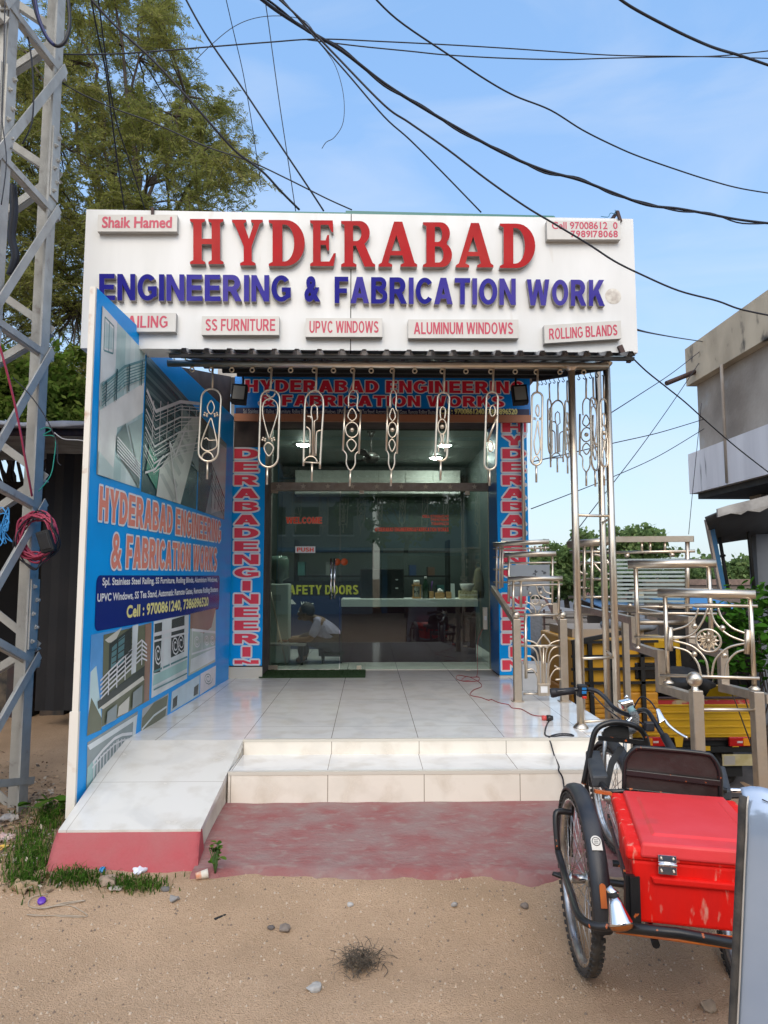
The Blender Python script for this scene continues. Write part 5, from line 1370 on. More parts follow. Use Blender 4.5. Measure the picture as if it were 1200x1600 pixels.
# second row along the side beam: the same kinds turned sideways
side = [(0, .72, 60, 'steel baluster hanging deepest along the right side beam'), (2, .58, -40, 'arched steel baluster hanging second deepest along the right side beam'), (5, .45, 50, 'capsule baluster with ring hanging behind the front canopy post'),
        (3, .20, -48, 'stepped neck baluster hanging midway along the right side beam'), (1, .13, 50, 'inverted teardrop baluster hanging midway along the right side beam'), (5, .02, 38, 'capsule baluster with ring hanging between the two outer canopy posts')]
for i, t, ang, lab in side:
    c = copy_tree(H[i])
    c.location = sb0 + (sb1 - sb0) * t - V((0, 0, .07))
    c.rotation_euler.z = R(ang)
    c['label'] = lab
    c['group'] = 'baluster samples hanging along the side beam'
mb = MB()
for k in range(14):
    p = sb0 + (sb1 - sb0) * ((k + .3) / 14.5)
    mb = MB(); mb.curve([p + V((0, 0, -.02)), p + V((.0, 0, -.045)), p + V((.012, 0, -.06)), p + V((0, 0, -.075)), p + V((-.012, 0, -.062))], .004, 5, sub=3); mb.build('side_hook', M_blackm, can)

# ================================================================ RAILING DISPLAY STANDS (right)
def lin(x0, Y0, x1, Y1):
    return lambda x, y: at(x, y, Y0 + (Y1 - Y0) * (x - x0) / (x1 - x0))
LXs, RXs = 2.30, 2.80                                     # the two parallel stringers
stand = thing('display_stand', 'stepped square tube stand carrying railing samples behind the tricycle', 'display stand', (2.5, 5.6, gz(2.5, 5.6)))
def strg(X, pref):
    zA, zB, zC = 1.255, 1.005, 0.755
    seq = [(7.6, zA + .02), (5.92, zA - .02), (5.92, zB + .01), (5.40, zB), (5.40, zC - .01), (4.80, zC + .01)]
    mb = MB()
    for (y0, z0), (y1, z1) in zip(seq[:-1], seq[1:]):
        if abs(y0 - y1) < .01: mb.beam((X, y0, z0 + .034), (X, y1, z1 - .034), .062, .062, (0, 1, 0))
        else: mb.beam((X, y0 - .032, z0), (X, y1 + .032 - .064 * (y1 < 5), z1), .060, .062)
    mb.build('stringer', M_steeld, stand)
strg(LXs, 0); strg(RXs, 1)
pL, pR = at(1087, 1078, 4.72), at(1182, 1080, 4.72)
for p, w_, ball in ((pL, .036, True), (pR, .036, False)):
    zt_ = p.z
    MB().box((p.x - w_, 4.72 - w_, gz(p.x, 4.72) - .05), (p.x + w_, 4.72 + w_, zt_)).build('newel_post', M_steeld, stand, bevel=.006)
bb = at(1085, 1060, 4.72)
MB().lathe(V((bb.x, 4.72, pL.z)), (0, 0, 1), [(.03, 0), (.022, .012), (.02, .03)], 14).ball(V((bb.x, 4.72, pL.z + .072)), .052, 20).build('post_ball', M_steel, stand)
MB().tube([(pL.x, 4.70, at(1100, 1109, 4.7).z), (pR.x, 4.70, at(1170, 1109, 4.7).z)], .012, 10).build('cross_bar', M_steel, stand)
for y, z in ((7.4, 1.255), (6.0, 1.255)):
    MB().tube([(LXs, y, z - .045), (RXs, y, z - .045)], .02, 8).build('cross_bar', M_steeld, stand)
for X, y in ((LXs, 7.45), (RXs, 7.45)): MB().box((X - .03, y - .03, gz(X, y)), (X + .03, y + .03, 1.22)).build('back_leg', M_steeld, stand)
RG = 'railing samples on the stepped stand'
# nearest sample with rosette
f = lin(1030, 5.32, 1185, 4.97)
r1 = thing('railing_sample', 'nearest steel railing sample with a round flower rosette and curved bars', 'railing', f(1100, 1070), RG)
MB().tube([f(1028, 926), f(1181, 929)], .034, 18).build('handrail', M_steel, r1)
for y0, y1, x0, x1, r_ in ((945, 947, 1030, 1184, .012), (1055, 1060, 1031, 1187, .013)): MB().tube([f(x0, y0), f(x1, y1)], r_, 10).build('rail', M_steel, r1)
MB().tube([f(1085, 946), f(1127, 946.5)], .017, 12).build('rail_sleeve', M_steel, r1)
for x, y0, y1 in ((1039, 930, 1066), (1172, 934, 1076)):
    q0, q1 = f(x, y0), f(x - 2, y1); q1 = V((q0.x, q0.y, q1.z))
    MB().tube([q0, q1], .017, 12).lathe(q1, (0, 0, 1), [(.04, -.005), (.04, .004), (.02, .02)], 14).build('post', M_steel, r1)
MB().tube([f(1047, 980), f(1047, 1017)], .022, 12).build('side_sleeve', M_steel, r1); MB().tube([f(1168, 984), f(1167, 1022)], .02, 12).build('side_sleeve', M_steel, r1)
for P in ([(1052, 984), (1072, 978), (1086, 965), (1091, 950)], [(1052, 998), (1080, 992), (1097, 972), (1106, 950)], [(1110, 950), (1117, 972), (1138, 992), (1166, 1003)], [(1122, 950), (1128, 965), (1144, 981), (1166, 990)],
          [(1052, 1001), (1082, 1010), (1102, 1030), (1107, 1056)], [(1052, 1011), (1075, 1018), (1090, 1036), (1095, 1055)], [(1112, 1056), (1118, 1030), (1138, 1012), (1166, 1005)], [(1133, 1057), (1137, 1035), (1150, 1020), (1166, 1015)]):
    MB().curve([f(*p) for p in P], .0085, 8).build('curved_bar', M_steel, r1)
cc = f(1107, 1001); e1 = (f(1140, 1002) - f(1074, 1001)).normalized(); up = V((0, 0, 1)); nn = e1.cross(up)
ro = MB().lathe(cc, nn, [(.084 + .009 * math.cos(R(a)), .009 * math.sin(R(a))) for a in range(0, 360, 45)], 28, close_prof=True, u=e1).build('rosette', M_steel, r1)
mb = MB()
for k in range(12):
    a = R(30 * k); d = e1 * math.cos(a) + up * math.sin(a); t = e1 * -math.sin(a) + up * math.cos(a)
    mb.add([cc + d * .012, cc + d * .05 + t * .014 , cc + d * .076, cc + d * .05 - t * .014, cc + d * .045 - nn * .014, cc + d * .045 + nn * .014], [(0, 1, 4), (1, 2, 4), (2, 3, 4), (3, 0, 4), (1, 0, 5), (2, 1, 5), (3, 2, 5), (0, 3, 5)])
mb.ball(cc, .016, 10); mb.build('flower', M_steel, ro)
for x, y in ((1085, 978), (1129, 981), (1085, 1022), (1132, 1024)): MB().ball(f(x, y), .022, 14).build('ball', M_steel, r1)
# second sample: plain with round handrail
f2 = lin(985, 5.78, 1120, 5.52)
r2 = thing('railing_sample', 'plain steel railing sample with a thick round handrail, second from the front', 'railing', f2(1050, 1010), RG)
MB().tube([f2(981, 882), f2(1119, 880)], .037, 18).build('handrail', M_steel, r2)
for y0, y1, x0, x1 in ((922, 921, 983, 1114), (958, 959, 986, 1120), (995, 996, 991, 1118)): MB().tube([f2(x0, y0), f2(x1, y1)], .012, 10).build('rail', M_steel, r2)
for x, y0, y1 in ((993, 885, 1012), (1107, 885, 1016)):
    q0, q1 = f2(x, y0), f2(x + 3, y1); q1 = V((q0.x, q0.y, q1.z)); MB().tube([q0, q1], .019, 12).lathe(q1, (0, 0, 1), [(.04, -.005), (.04, .004), (.02, .02)], 14).build('post', M_steel, r2)
# third: striped glass
f3 = lin(955, 6.35, 1085, 5.98)
r3 = thing('railing_sample', 'steel railing sample with a striped frosted glass panel and flat top rail', 'railing', f3(1020, 958), RG)
a, b = f3(941, 843), f3(1084, 842); MB().beam(a, b, .05, .052).build('handrail', M_steeld, r3)
for y0, y1, x0, x1 in ((864, 861, 938, 1086), (947, 949, 950, 1082)): MB().tube([f3(x0, y0), f3(x1, y1)], .014, 10).build('rail', M_steel, r3)
for x in (958, 1074): MB().tube([f3(x, 846), f3(x, 957)], .02, 10).build('post', M_steel, r3)
for x in (1003, 1016, 1039): MB().tube([f3(x, 846), f3(x, 863)], .012, 8).build('spacer', M_steel, r3)
M_fg = glassmat('clear_sheet_glass', (0.80, 0.88, 0.86))
g = MB(); P = [f3(961, 873), f3(1070, 872), f3(1070, 944), f3(961, 943)]; g.prism(P, V((0, .008, 0)))
gl = g.build('glass_panel', M_fg, r3)
M_fr = mat('frosted_stripe', (0.42, 0.50, 0.49), 0.5)
mb = MB()
for k in range(11):
    t0_, t1_ = (k + .08) / 11, (k + .62) / 11
    mb.add([P[0] + (P[3] - P[0]) * t0_, P[1] + (P[2] - P[1]) * t0_, P[1] + (P[2] - P[1]) * t1_, P[0] + (P[3] - P[0]) * t1_], [(0, 1, 2, 3)])
for v in mb.v: v.y -= .0015
mb.build('frosted_stripes', M_fr, gl)
for x, y in ((980, 868), (1050, 867), (984, 946), (1048, 947)): MB().ball(f3(x, y), .026, 12, sz=.8).build('glass_clamp', M_steel, r3)
# fourth: scroll work, farthest
f4 = lin(890, 7.15, 960, 6.95)
r4 = thing('railing_sample', 'steel railing sample with curled scroll bars, farthest back on the stepped stand', 'railing', f4(925, 950), RG)
MB().tube([f4(887, 851), f4(962, 845)], .04, 16).build('handrail', M_steeld, r4)
for y0, y1, x0, x1 in ((862, 862, 890, 960), (879, 880, 903, 958), (905, 905, 916, 960), (933, 933, 888, 962)): MB().tube([f4(x0, y0), f4(x1, y1)], .013, 8).build('rail', M_steel, r4)
for x, y1 in ((913, 938), (925, 956), (944, 958)): MB().tube([f4(x, 850), f4(x, y1)], .017, 10).build('post', M_steel, r4)
for P in ([(918, 897), (908, 895), (904, 886), (909, 880)], [(915, 905), (905, 909), (905, 917), (917, 919)], [(928, 880), (942, 895), (960, 897)], [(928, 866), (945, 872), (958, 892)]): MB().curve([f4(*p) for p in P], .012, 8).build('curled_bar', M_steel, r4)

# ---- second stand on the edge of the platform
s2 = thing('display_stand', 'pair of ball topped square posts with a slanted bar on the platform edge', 'display stand', onz(845, 1095, PZ))
pa, pb_ = onz(809, 1096, PZ), onz(882, 1096, PZ)
fA = lin(812, pa.y, 881, pb_.y)
for p, bx in ((pa, 812), (pb_, 879)):
    zt_ = at(bx, 967, p.y).z
    MB().box((p.x - .033, p.y - .033, PZ), (p.x + .033, p.y + .033, zt_)).build('square_post', M_steeld, s2, bevel=.004)
    MB().ball(V((p.x, p.y, zt_ + .034)), .036, 16).build('post_ball', M_steel, s2)
    MB().box((p.x - .05, p.y - .05, PZ), (p.x + .05, p.y + .05, PZ + .008)).build('base_plate', M_steeld, s2)
q = at(770, 919, 7.2); MB().beam(q, V((pa.x, pa.y + .04, at(812, 970, 6.4).z)), .04, .055).build('slanted_bar', M_steeld, s2)
q2 = at(852, 930, 7.2); MB().beam(q2, V((pb_.x, pb_.y + .04, at(878, 972, 6.4).z)), .04, .055).build('slanted_bar', M_steeld, s2)
gt = thing('gate_panel', 'fan shaped steel gate panel of curved bars between two ball topped posts', 'gate panel', V(((pa.x + pb_.x) / 2, pa.y, PZ)))
for P in ([(822, 1000), (838, 1006), (845, 1022), (847, 1072)], [(822, 1009), (835, 1014), (841, 1030), (843, 1072)], [(876, 1000), (860, 1006), (853, 1022), (851, 1072)], [(876, 1009), (863, 1014), (857, 1030), (855, 1072)],
          [(824, 1045), (819, 1036), (822, 1026), (834, 1028), (840, 1046), (841, 1072)], [(866, 1040), (876, 1044), (880, 1032), (872, 1024), (862, 1030), (857, 1046), (857, 1072)], [(822, 1048), (832, 1046), (840, 1058), (840, 1070)], [(868, 1062), (878, 1060), (878, 1048), (868, 1046), (860, 1058), (859, 1070)],
          [(849, 1072), (849, 1012)], [(849, 991), (840, 1005), (842, 1011), (849, 1010), (857, 1011), (859, 1004), (849, 991)]):
    MB().curve([fA(*p) for p in P], .0085, 7).build('curved_bar', M_steel, gt)
for y0, x0, x1 in ((1009, 814, 880), (1084, 818, 842), (961, 815, 878)): MB().tube([fA(x0, y0), fA(x1, y0)], .010, 8).build('rail', M_steel, gt)
MB().tube([fA(821, 960), fA(822, 1060)], .014, 8).build('stile', M_steel, gt)
a, b = fA(840, 1068), fA(859, 1087)
mb = MB()
mb.box((a.x, a.y - .015, b.z), (b.x, a.y + .015, a.z)); mb.build('centre_block', M_steeld, gt, bevel=.003)
a2, b2 = fA(844, 1072), fA(855, 1082); MB().box((a2.x, a.y - .018, b2.z), (b2.x, a.y - .0152, a2.z)).build('block_window', M_wht, gt)
RG2 = 'short railing samples beside the right column'
def short_rail(label, Y0, Y1, x0, x1, yt, rails, posts, yb):
    g_ = lin(x0, Y0, x1, Y1)
    r = thing('railing_sample', label, 'railing', g_((x0 + x1) / 2, yb), RG2)
    MB().tube([g_(x0, yt[0]), g_(x1, yt[1])], .026, 14).build('handrail', M_steel, r)
    for (y0, y1) in rails: MB().tube([g_(x0, y0), g_(x1, y1)], .010, 8).build('rail', M_steel, r)
    for x, b_ in posts: MB().tube([g_(x, yt[0] + 2), g_(x, b_)], .013, 8).build('post', M_steel, r)
    return r, g_
rA, gA = short_rail('dark steel railing sample at the back beside the right column', 7.25, 7.05, 771, 858, (851, 846), [(858, 856), (871, 868), (890, 888), (910, 909)], [(776, 920), (781, 920), (785, 918), (845, 862), (852, 862), (836, 862)], 920)
rB, gB = short_rail('steel railing sample with a flower printed glass panel beside the right column', 6.85, 6.7, 788, 869, (867, 865), [(880, 879)], [(795, 940), (863, 950)], 945)
P = [gB(797, 883), gB(859, 882), gB(859, 931), gB(797, 932)]
gp = MB().prism(P, V((0, .008, 0))).build('glass_panel', mat('frosted_glass', (0.40, 0.43, 0.46), 0.25), rB)
M_lf = mat('etched_leaf', (0.13, 0.14, 0.16), 0.5); mb = MB(); random.seed(4)
for cx, cy in ((812, 900), (836, 895), (850, 893), (823, 918), (843, 922)):
    for k in range(5):
        a = R(random.uniform(0, 360)); d = V((math.cos(a), math.sin(a))) * 5; n_ = V((-d.y, d.x)) * .28
        mb.add([gB(cx, cy), gB(cx + d.x * .5 + n_.x, cy + d.y * .5 + n_.y), gB(cx + d.x, cy + d.y), gB(cx + d.x * .5 - n_.x, cy + d.y * .5 - n_.y)], [(0, 1, 2, 3)])
for v in mb.v: v.y -= .002
mb.build('leaf_print', M_lf, gp)
rC, gC = short_rail('steel railing sample with a ringed cross and curved bars above the ball topped posts', 6.5, 6.4, 794, 879, (905, 904), [(915, 913), (960, 960)], [(802, 967), (873, 964), (814, 950)], 965)
MB().tube([gC(836 + 7 * math.cos(R(a)), 937 + 7 * math.sin(R(a))) for a in range(0, 360, 20)], .006, 6, True).build('ring', M_steel, rC)
for P in ([(829, 937), (843, 937)], [(836, 930), (836, 944)]): MB().tube([gC(*p) for p in P], .004, 6).build('cross_bar', M_steel, rC)
for P in ([(838, 916), (842, 928), (850, 934), (862, 936)], [(848, 916), (852, 924), (862, 928)], [(841, 958), (846, 950), (856, 944), (866, 945)], [(820, 940), (830, 944), (836, 952), (837, 958)], [(820, 950), (826, 952), (830, 958)]): MB().curve([gC(*p) for p in P], .0075, 7).build('curved_bar', M_steel, rC)
for x, y in ((828, 927), (847, 946), (845, 926)): MB().ball(gC(x, y), .017, 12).build('ball', M_steel, rC)
MB().box((gC(863, 950).x, 6.40, gC(863, 968).z), (gC(871, 950).x, 6.45, gC(863, 942).z)).build('clamp_block', M_steeld, rC)

# ================================================================ TRICYCLE
BY = R(14)
bf, br_ = V((math.sin(BY), math.cos(BY), 0)), V((math.cos(BY), -math.sin(BY), 0))
BC = V((.945, 2.50, 0))
def bx(r, f_, z): return BC + br_ * r + bf * f_ + V((0, 0, z))
trike = thing('hand_tricycle', 'black three wheeled invalid carriage with armrests and spoked wheels in the right foreground', 'tricycle', V((1.25, 2.9, 0)))
M_frame = mat('chipped_black_paint', (0.016, 0.016, 0.018), 0.35, 0, (0.012, 0.012, 0.012), 8, col3=(0.45, 0.11, 0.03), scale3=30, lo3=0.655, hi3=0.675)
M_vinyl = mat('dark_vinyl', (0.022, 0.016, 0.015), 0.32, 0, (0.04, 0.028, 0.026), 7, bump=.25, bscale=18, rvar=.2)
M_fender = mat('fender_rubber', (0.020, 0.023, 0.030), 0.42, 0, (0.045, 0.045, 0.047), 8, rvar=.25)
M_spoke = mat('spoke_steel', (0.55, 0.55, 0.53), 0.3, 1.0)
M_rim = mat('rim_chrome', (0.62, 0.62, 0.62), 0.22, 1.0, (0.3, 0.28, 0.26), 14, rvar=.3)
WR = .345
def wheel(c, ya, rad=WR, lugs=True, lean=0):
    c = V(c)
    fw = V((math.sin(R(ya)), math.cos(R(ya)), 0)); ax = V((fw.y, -fw.x, 0)); ax = (ax + V((0, 0, lean))).normalized(); upv = fw.cross(ax) * -1
    hub = MB().lathe(c, ax, [(.001, -.055), (.016, -.055), (.016, -.04), (.03, -.036), (.03, -.03), (.018, -.026), (.018, .026), (.03, .03), (.03, .036), (.016, .04), (.016, .055), (.001, .055)], 16).build('wheel', M_spoke, trike)
    tr = .020
    mb = MB(); prof = [((rad - tr) + tr * math.cos(R(a)), tr * 1.05 * math.sin(R(a))) for a in range(0, 360, 30)]
    mb.lathe(c, ax, prof, 56, close_prof=True, u=fw)
    if lugs:
        for k in range(64):
            a = 2 * math.pi * (k + .5) / 64; d = fw * math.cos(a) + upv * math.sin(a); t = upv * math.cos(a) - fw * math.sin(a)
            for sx, tilt in ((-.013, 22), (.013, -22), (-.021, 40), (.021, -40)):
                q = c + d * (rad - tr + tr * math.cos(sx / tr * 1.0) + .0005) + ax * sx
                mb.obox(q, ax * .0058, t * .0085, d * .0036)
    mb.build('tyre', M_rubber, hub)
    ri = rad - .045
    MB().lathe(c, ax, [(ri, -.016), (ri + .012, -.018), (ri + .014, 0), (ri + .012, .018), (ri, .016), (ri - .006, 0)], 48, close_prof=True, u=fw).build('rim', M_rim, hub)
    mb = MB()
    for k in range(32):
        a = 2 * math.pi * k / 32; s_ = 1 if k % 2 else -1; b_ = a + (0.55 if (k // 2) % 2 else -0.55)
        d0 = fw * math.cos(b_) + upv * math.sin(b_); d1 = fw * math.cos(a) + upv * math.sin(a)
        mb.tube([c + d0 * .027 + ax * (.033 * s_), c + d1 * ri], .0016, 5)
    mb.build('spokes', M_spoke, hub)
    return hub, fw, ax, upv
cL, cR, cFt = V((.884, 2.97, WR + .006)), V((1.560, 2.79, WR - .012)), V((1.335, 3.80, .415))
wheel(cL, 5); wheel(cR, 7, lean=-.30); wheel(cFt, -4, .275)
def fender(c, ya, a0, a1, rad, wd, mt=M_fender):
    fw = V((math.sin(R(ya)), math.cos(R(ya)), 0)); ax = V((fw.y, -fw.x, 0))
    prof = [(rad - .016, -wd), (rad - .002, -wd * .93), (rad + .010, -wd * .6), (rad + .014, 0), (rad + .010, wd * .6), (rad - .002, wd * .93), (rad - .016, wd), (rad + .006, wd * .55), (rad + .010, 0), (rad + .006, -wd * .55)]
    return MB().lathe(c, ax, prof, 36, a0, a1, close_prof=True, u=fw).build('fender', mt, trike)
fender(cL + V((.012, 0, 0)), 5, -8, 186, WR + .018, .037)
fender(cFt, -4, -5, 150, .275 + .02, .036)
# cream badge on the left fender and orange bracket
fw5 = V((math.sin(R(5)), math.cos(R(5)), 0)); ax5 = V((fw5.y, -fw5.x, 0))
def onfender(ang, off=.0385):
    a = R(ang); d = fw5 * math.cos(a) + V((0, 0, math.sin(a))); t = V((0, 0, math.cos(a))) - fw5 * math.sin(a)
    return cL + V((.012, 0, 0)) + d * (WR + off), d, t
q, d_, t_ = onfender(139, .0335)
bd = MB()
P = [(-.02, -.024), (.02, -.024), (.02, .01)] + [(.02 * math.cos(R(a)), .01 + .02 * math.sin(R(a))) for a in range(15, 180, 15)] + [(-.02, .01)]
bd.prism([q + ax5 * x - t_ * y for x, y in P], d_ * .003)
bdo = bd.build('badge', mat('badge_cream', (0.62, 0.60, 0.54), 0.5), trike)
MB().lathe(q + d_ * .0032 + t_ * -.008, d_, [(.0135, 0), (.0165, 0), (.0165, .001), (.0135, .001)], 20, close_prof=True).build('badge_ring', mat('badge_grey', (0.12, 0.12, 0.12), 0.5), bdo)
mb = MB()
for k in range(3): mb.obox(q + d_ * .0036 + t_ * (-.002 - .006 * k), ax5 * .008, t_ * .0012, d_ * .0004)
mb.build('badge_mark', mat('badge_grey', ()), bdo)
q, d_, t_ = onfender(164, .0335)
M_or = mat('orange_paint', (0.62, 0.16, 0.02), 0.45, 0, (0.4, 0.1, 0.03), 10)
P = [(-.011, -.05), (.011, -.05), (.011, .02)] + [(.011 * math.cos(R(a)), .02 + .011 * math.sin(R(a))) for a in range(15, 180, 15)] + [(-.011, .02)]
MB().prism([q + ax5 * x - t_ * y for x, y in P], d_ * .006).build('bracket', M_or, trike)

# chassis: rear bar, outer guard tube round the left wheel, side rails, neck
hb_ = .345
MB().curve([at(872, 1330, 2.98), at(868, 1276, 3.02), at(876, 1268, 3.03), at(893, 1270, 3.03)], .013, 8, sub=4).build('guard_tube', M_frame, trike)
MB().curve([at(872, 1330, 2.98), at(882, 1365, 2.86), at(893, 1400, 2.66), at(905, 1432, 2.52), at(930, 1447, 2.45), at(962, 1447, 2.42)], .014, 10, sub=5).build('guard_tube', M_frame, trike)
MB().tube([at(958, 1447, 2.42), at(1060, 1458, 2.37), at(1190, 1482, 2.31)], .017, 12).build('rear_bar', M_frame, trike)
ch = MB()
MB().tube([at(962, 1455, 2.42), at(1180, 1485, 2.31)], .007, 8).build('rear_bar', M_or, trike)
axz = cL.z
MB().tube([cL + V((.02, 0, 0)), cR - V((.02, 0, 0))], .014, 10).build('axle', M_frame, trike)
for r_ in (.06, .40):
    MB().curve([bx(r_, -.02, hb_), bx(r_, .30, hb_), bx(r_, .62, hb_ + .01), bx(.20 + (r_ - .2) * .35, 1.02, hb_ + .12)], .014, 8).build('chassis_tube', M_frame, trike)
MB().tube([bx(-.02, .60, hb_ + .02), bx(.50, .60, hb_ + .02)], .014, 8).build('chassis_tube', M_frame, trike)
hd0, hd1 = V((1.345, 3.66, .62)), V((1.36, 3.60, .86))
MB().tube([bx(.20, 1.0, hb_ + .12), V((1.36, 3.66, .66))], .02, 10).build('neck_tube', M_frame, trike)
for s_ in (-1, 1):
    MB().tube([cFt + V((.055 * s_, 0, 0)), V((cFt.x + .055 * s_, cFt.y - .05, cFt.z + .35))], .011, 8).build('fork_blade', mat('fork_grey', (0.35, 0.36, 0.36), 0.35, 0.8), trike)
MB().tube([V((cFt.x - .07, cFt.y - .05, cFt.z + .35)), V((cFt.x + .07, cFt.y - .05, cFt.z + .35))], .014, 8).build('fork_crown', M_frame, trike)
MB().tube([V((cFt.x, cFt.y - .05, cFt.z + .34)), at(990, 1120, 3.66)], .015, 10).build('stem', M_chrome, trike)
# seat back
def sbk(u_, v_): return at(975 + 150 * u_ , 1240 - 75 * v_ + (16 * u_), 3.14 - .10 * u_)
pl = [(0.0, -.2), (0.0, .55), (.03, .78), (.10, .95), (.2, 1.0), (.8, 1.02), (.92, .95), (.985, .72), (1.0, .45), (1.0, -.25)]
mb = MB(); P = [sbk(*p) for p in pl]; mb.prism(P, V((.02, .10, .0)) * .35)
sb_ = mb.build('seat_back', M_vinyl, trike, bevel=.008)
MB().curve([p + V((0, -.004, 0)) for p in P], .0105, 8, sub=3).build('seat_frame', M_frame, trike)
for v_, in ((.08,), (.46,)):
    a, b = sbk(.01, v_), sbk(.99, v_ - .02)
    MB().beam(a + V((0, -.010, 0)), b + V((0, -.010, 0)), .010, .026, V((0, 0, 1))).build('slat', M_frame, sb_, bevel=.003)
MB().hexa([bx(.06, .66, .50), bx(.50, .66, .50), bx(.50, 1.0, .50), bx(.06, 1.0, .50), bx(.06, .66, .56), bx(.50, .66, .56), bx(.50, 1.0, .55), bx(.06, 1.0, .55)]).build('seat_cushion', M_vinyl, trike, bevel=.02)
MB().tube([bx(.08, .68, hb_), bx(.08, .68, .52)], .012, 8).build('seat_strut', M_frame, trike)
MB().tube([bx(.48, .68, hb_), bx(.48, .68, .52)], .012, 8).build('seat_strut', M_frame, trike)
# arm rests
M_pad = mat('armrest_pad', (0.030, 0.035, 0.043), 0.6, 0, (0.05, 0.055, 0.06), 14)
def pad(a, b, wd, th):
    a, b = V(a), V(b); d = (b - a); sd = V((1, 0, 0)) * wd
    e = (b - a) * .0
    MB().hexa([a - sd - V((0, 0, th)), b - sd - V((0, 0, th)), b + sd - V((0, 0, th)), a + sd - V((0, 0, th)), a - sd, b - sd, b + sd, a + sd]).build('armrest', M_pad, trike, bevel=.010)
pad(at(926, 1172, 3.62), at(938, 1212, 3.22), .038, .055)
pad(at(1122, 1196, 3.45), at(1131, 1234, 3.12), .035, .05)
MB().curve([at(938, 1222, 3.24), at(950, 1236, 3.14), at(976, 1236, 3.12)], .012, 8).build('arm_tube', M_frame, trike)
MB().curve([at(926, 1182, 3.62), at(916, 1215, 3.66), at(922, 1262, 3.70)], .012, 8).build('arm_tube', M_frame, trike)
MB().tube([at(1112, 1228, 3.12), at(1135, 1236, 3.10)], .012, 8).build('arm_tube', M_frame, trike)
MB().tube([at(1120, 1234, 3.16), at(1200, 1237, 3.16)], .010, 10).build('side_bar', M_chrome, trike)
MB().beam(at(929, 1236, 2.95), at(955, 1240, 2.95), .02, .012).build('fender_stay', M_or, trike)
# hooped leg shield in front
HY = 3.50
hoop = [(912, 1225), (924, 1165), (932, 1140), (950, 1130), (972, 1129), (995, 1136), (1008, 1150), (1014, 1175)]
MB().curve([at(x, y, HY) for x, y in hoop], .014, 10, sub=5).build('leg_shield_hoop', M_frame, trike)
MB().beam(at(935, 1153, HY), at(1012, 1161, HY), .012, .022).build('shield_bar', M_frame, trike)
mb = MB(); P = [at(x, y, HY + .03) for x, y in ((942, 1150), (944, 1140), (955, 1134), (972, 1133), (982, 1136), (984, 1156))]; mb.prism(P, V((0, .008, 0))); mb.build('shield_plate', M_blackm, trike)
mb = MB(); P = [at(x, y, HY + .03) for x, y in ((944, 1230), (952, 1190), (966, 1166), (976, 1168), (960, 1196), (952, 1232))]; mb.prism(P, V((0, .008, 0))); mb.build('mud_flap', M_pad, trike)
# handlebar
M_hbar = mat('handlebar_black', (0.012, 0.013, 0.016), 0.28)
MB().curve([at(868, 1081, 3.98), at(905, 1077, 3.96), at(930, 1079, 3.92), at(945, 1090, 3.88), at(958, 1105, 3.82), at(975, 1115, 3.74), at(990, 1117, 3.68), at(1000, 1110, 3.62), at(1012, 1112, 3.56), at(1024, 1130, 3.47), at(1040, 1155, 3.38), at(1058, 1182, 3.28)], .0125, 12, sub=6).build('handlebar', M_hbar, trike)
M_grip = mat('grip_rubber', (0.018, 0.018, 0.022), 0.55)
g0, g1 = at(860, 1083, 4.0), at(898, 1079, 3.965)
MB().lathe(g0, (g1 - g0), [(.001, -.002), (.024, 0), (.028, .01), (.026, .03), (.021, .06), (.019, (g1 - g0).length), (.001, (g1 - g0).length)], 16).build('grip', M_grip, trike)
g0, g1 = at(1062, 1192, 3.25), at(1038, 1150, 3.40)
MB().lathe(g0, (g1 - g0), [(.001, 0), (.022, 0), (.021, .06), (.020, (g1 - g0).length), (.001, (g1 - g0).length)], 16).build('grip', M_grip, trike)
c_ = at(909, 1079, 3.955)
swb = MB().obox(c_, V((.024, 0, 0)), V((0, .03, 0)), V((0, -.008, .036))).build('switch_pod', M_grip, trike, bevel=.008)
M_bsw = mat('blue_switch', (0.02, 0.18, 0.45), 0.35)
for dy_ in (.016, -.006): MB().obox(c_ + V((.004, -.031, dy_)), V((.013, 0, 0)), V((0, .004, 0)), V((0, 0, .008))).build('switch', M_bsw, swb, bevel=.002)
MB().obox(c_ + V((.006, -.026, -.034)), V((.012, 0, 0)), V((0, .008, 0)), V((0, 0, .007))).build('horn_button', mat('red_button', (0.6, 0.03, 0.015), 0.35), swb, bevel=.003)
# clamp, tied wires, fur wrapped lock, brake lever
c_ = at(978, 1100, 3.68)
MB().obox(c_, V((.035, .0, .008)), V((0, .03, 0)), V((-.006, 0, .02))).build('stem_clamp', M_chrome, trike, bevel=.008)
MB().ball(at(979, 1089, 3.66), .012, 10).build('clamp_bolt', M_chrome, trike)
MB().cyl(at(984, 1104, 3.66), at(994, 1122, 3.655), .02, 10).build('wire_tie', mat('teal_wire', (0.16, 0.30, 0.33), 0.5), trike)
mb = MB(); P = [at(x, y, 3.56) for x, y in ((966, 1126), (965, 1134), (974, 1141), (986, 1142), (993, 1134), (993, 1122), (990, 1114))]
mb.curve(P, .017, 10, sub=4); fur = mb.build('fluffy_lock', mat('grey_fluff', (0.30, 0.31, 0.32), 0.95, 0, (0.2, 0.2, 0.2), 90, bump=1, bscale=160), trike)
random.seed(8); mb = MB()
for p in catmull(P, 26):
    for k in range(9):
        d = V((random.gauss(0, 1), random.gauss(0, 1), random.gauss(0, 1))).normalized(); s_ = d.orthogonal() * .0012
        mb.add([p + d * .014 - s_, p + d * .014 + s_, p + d * random.uniform(.019, .025)], [(0, 1, 2)])
o = mb.build('fluff', mat('grey_fluff', ()), fur); o['kind'] = 'stuff'
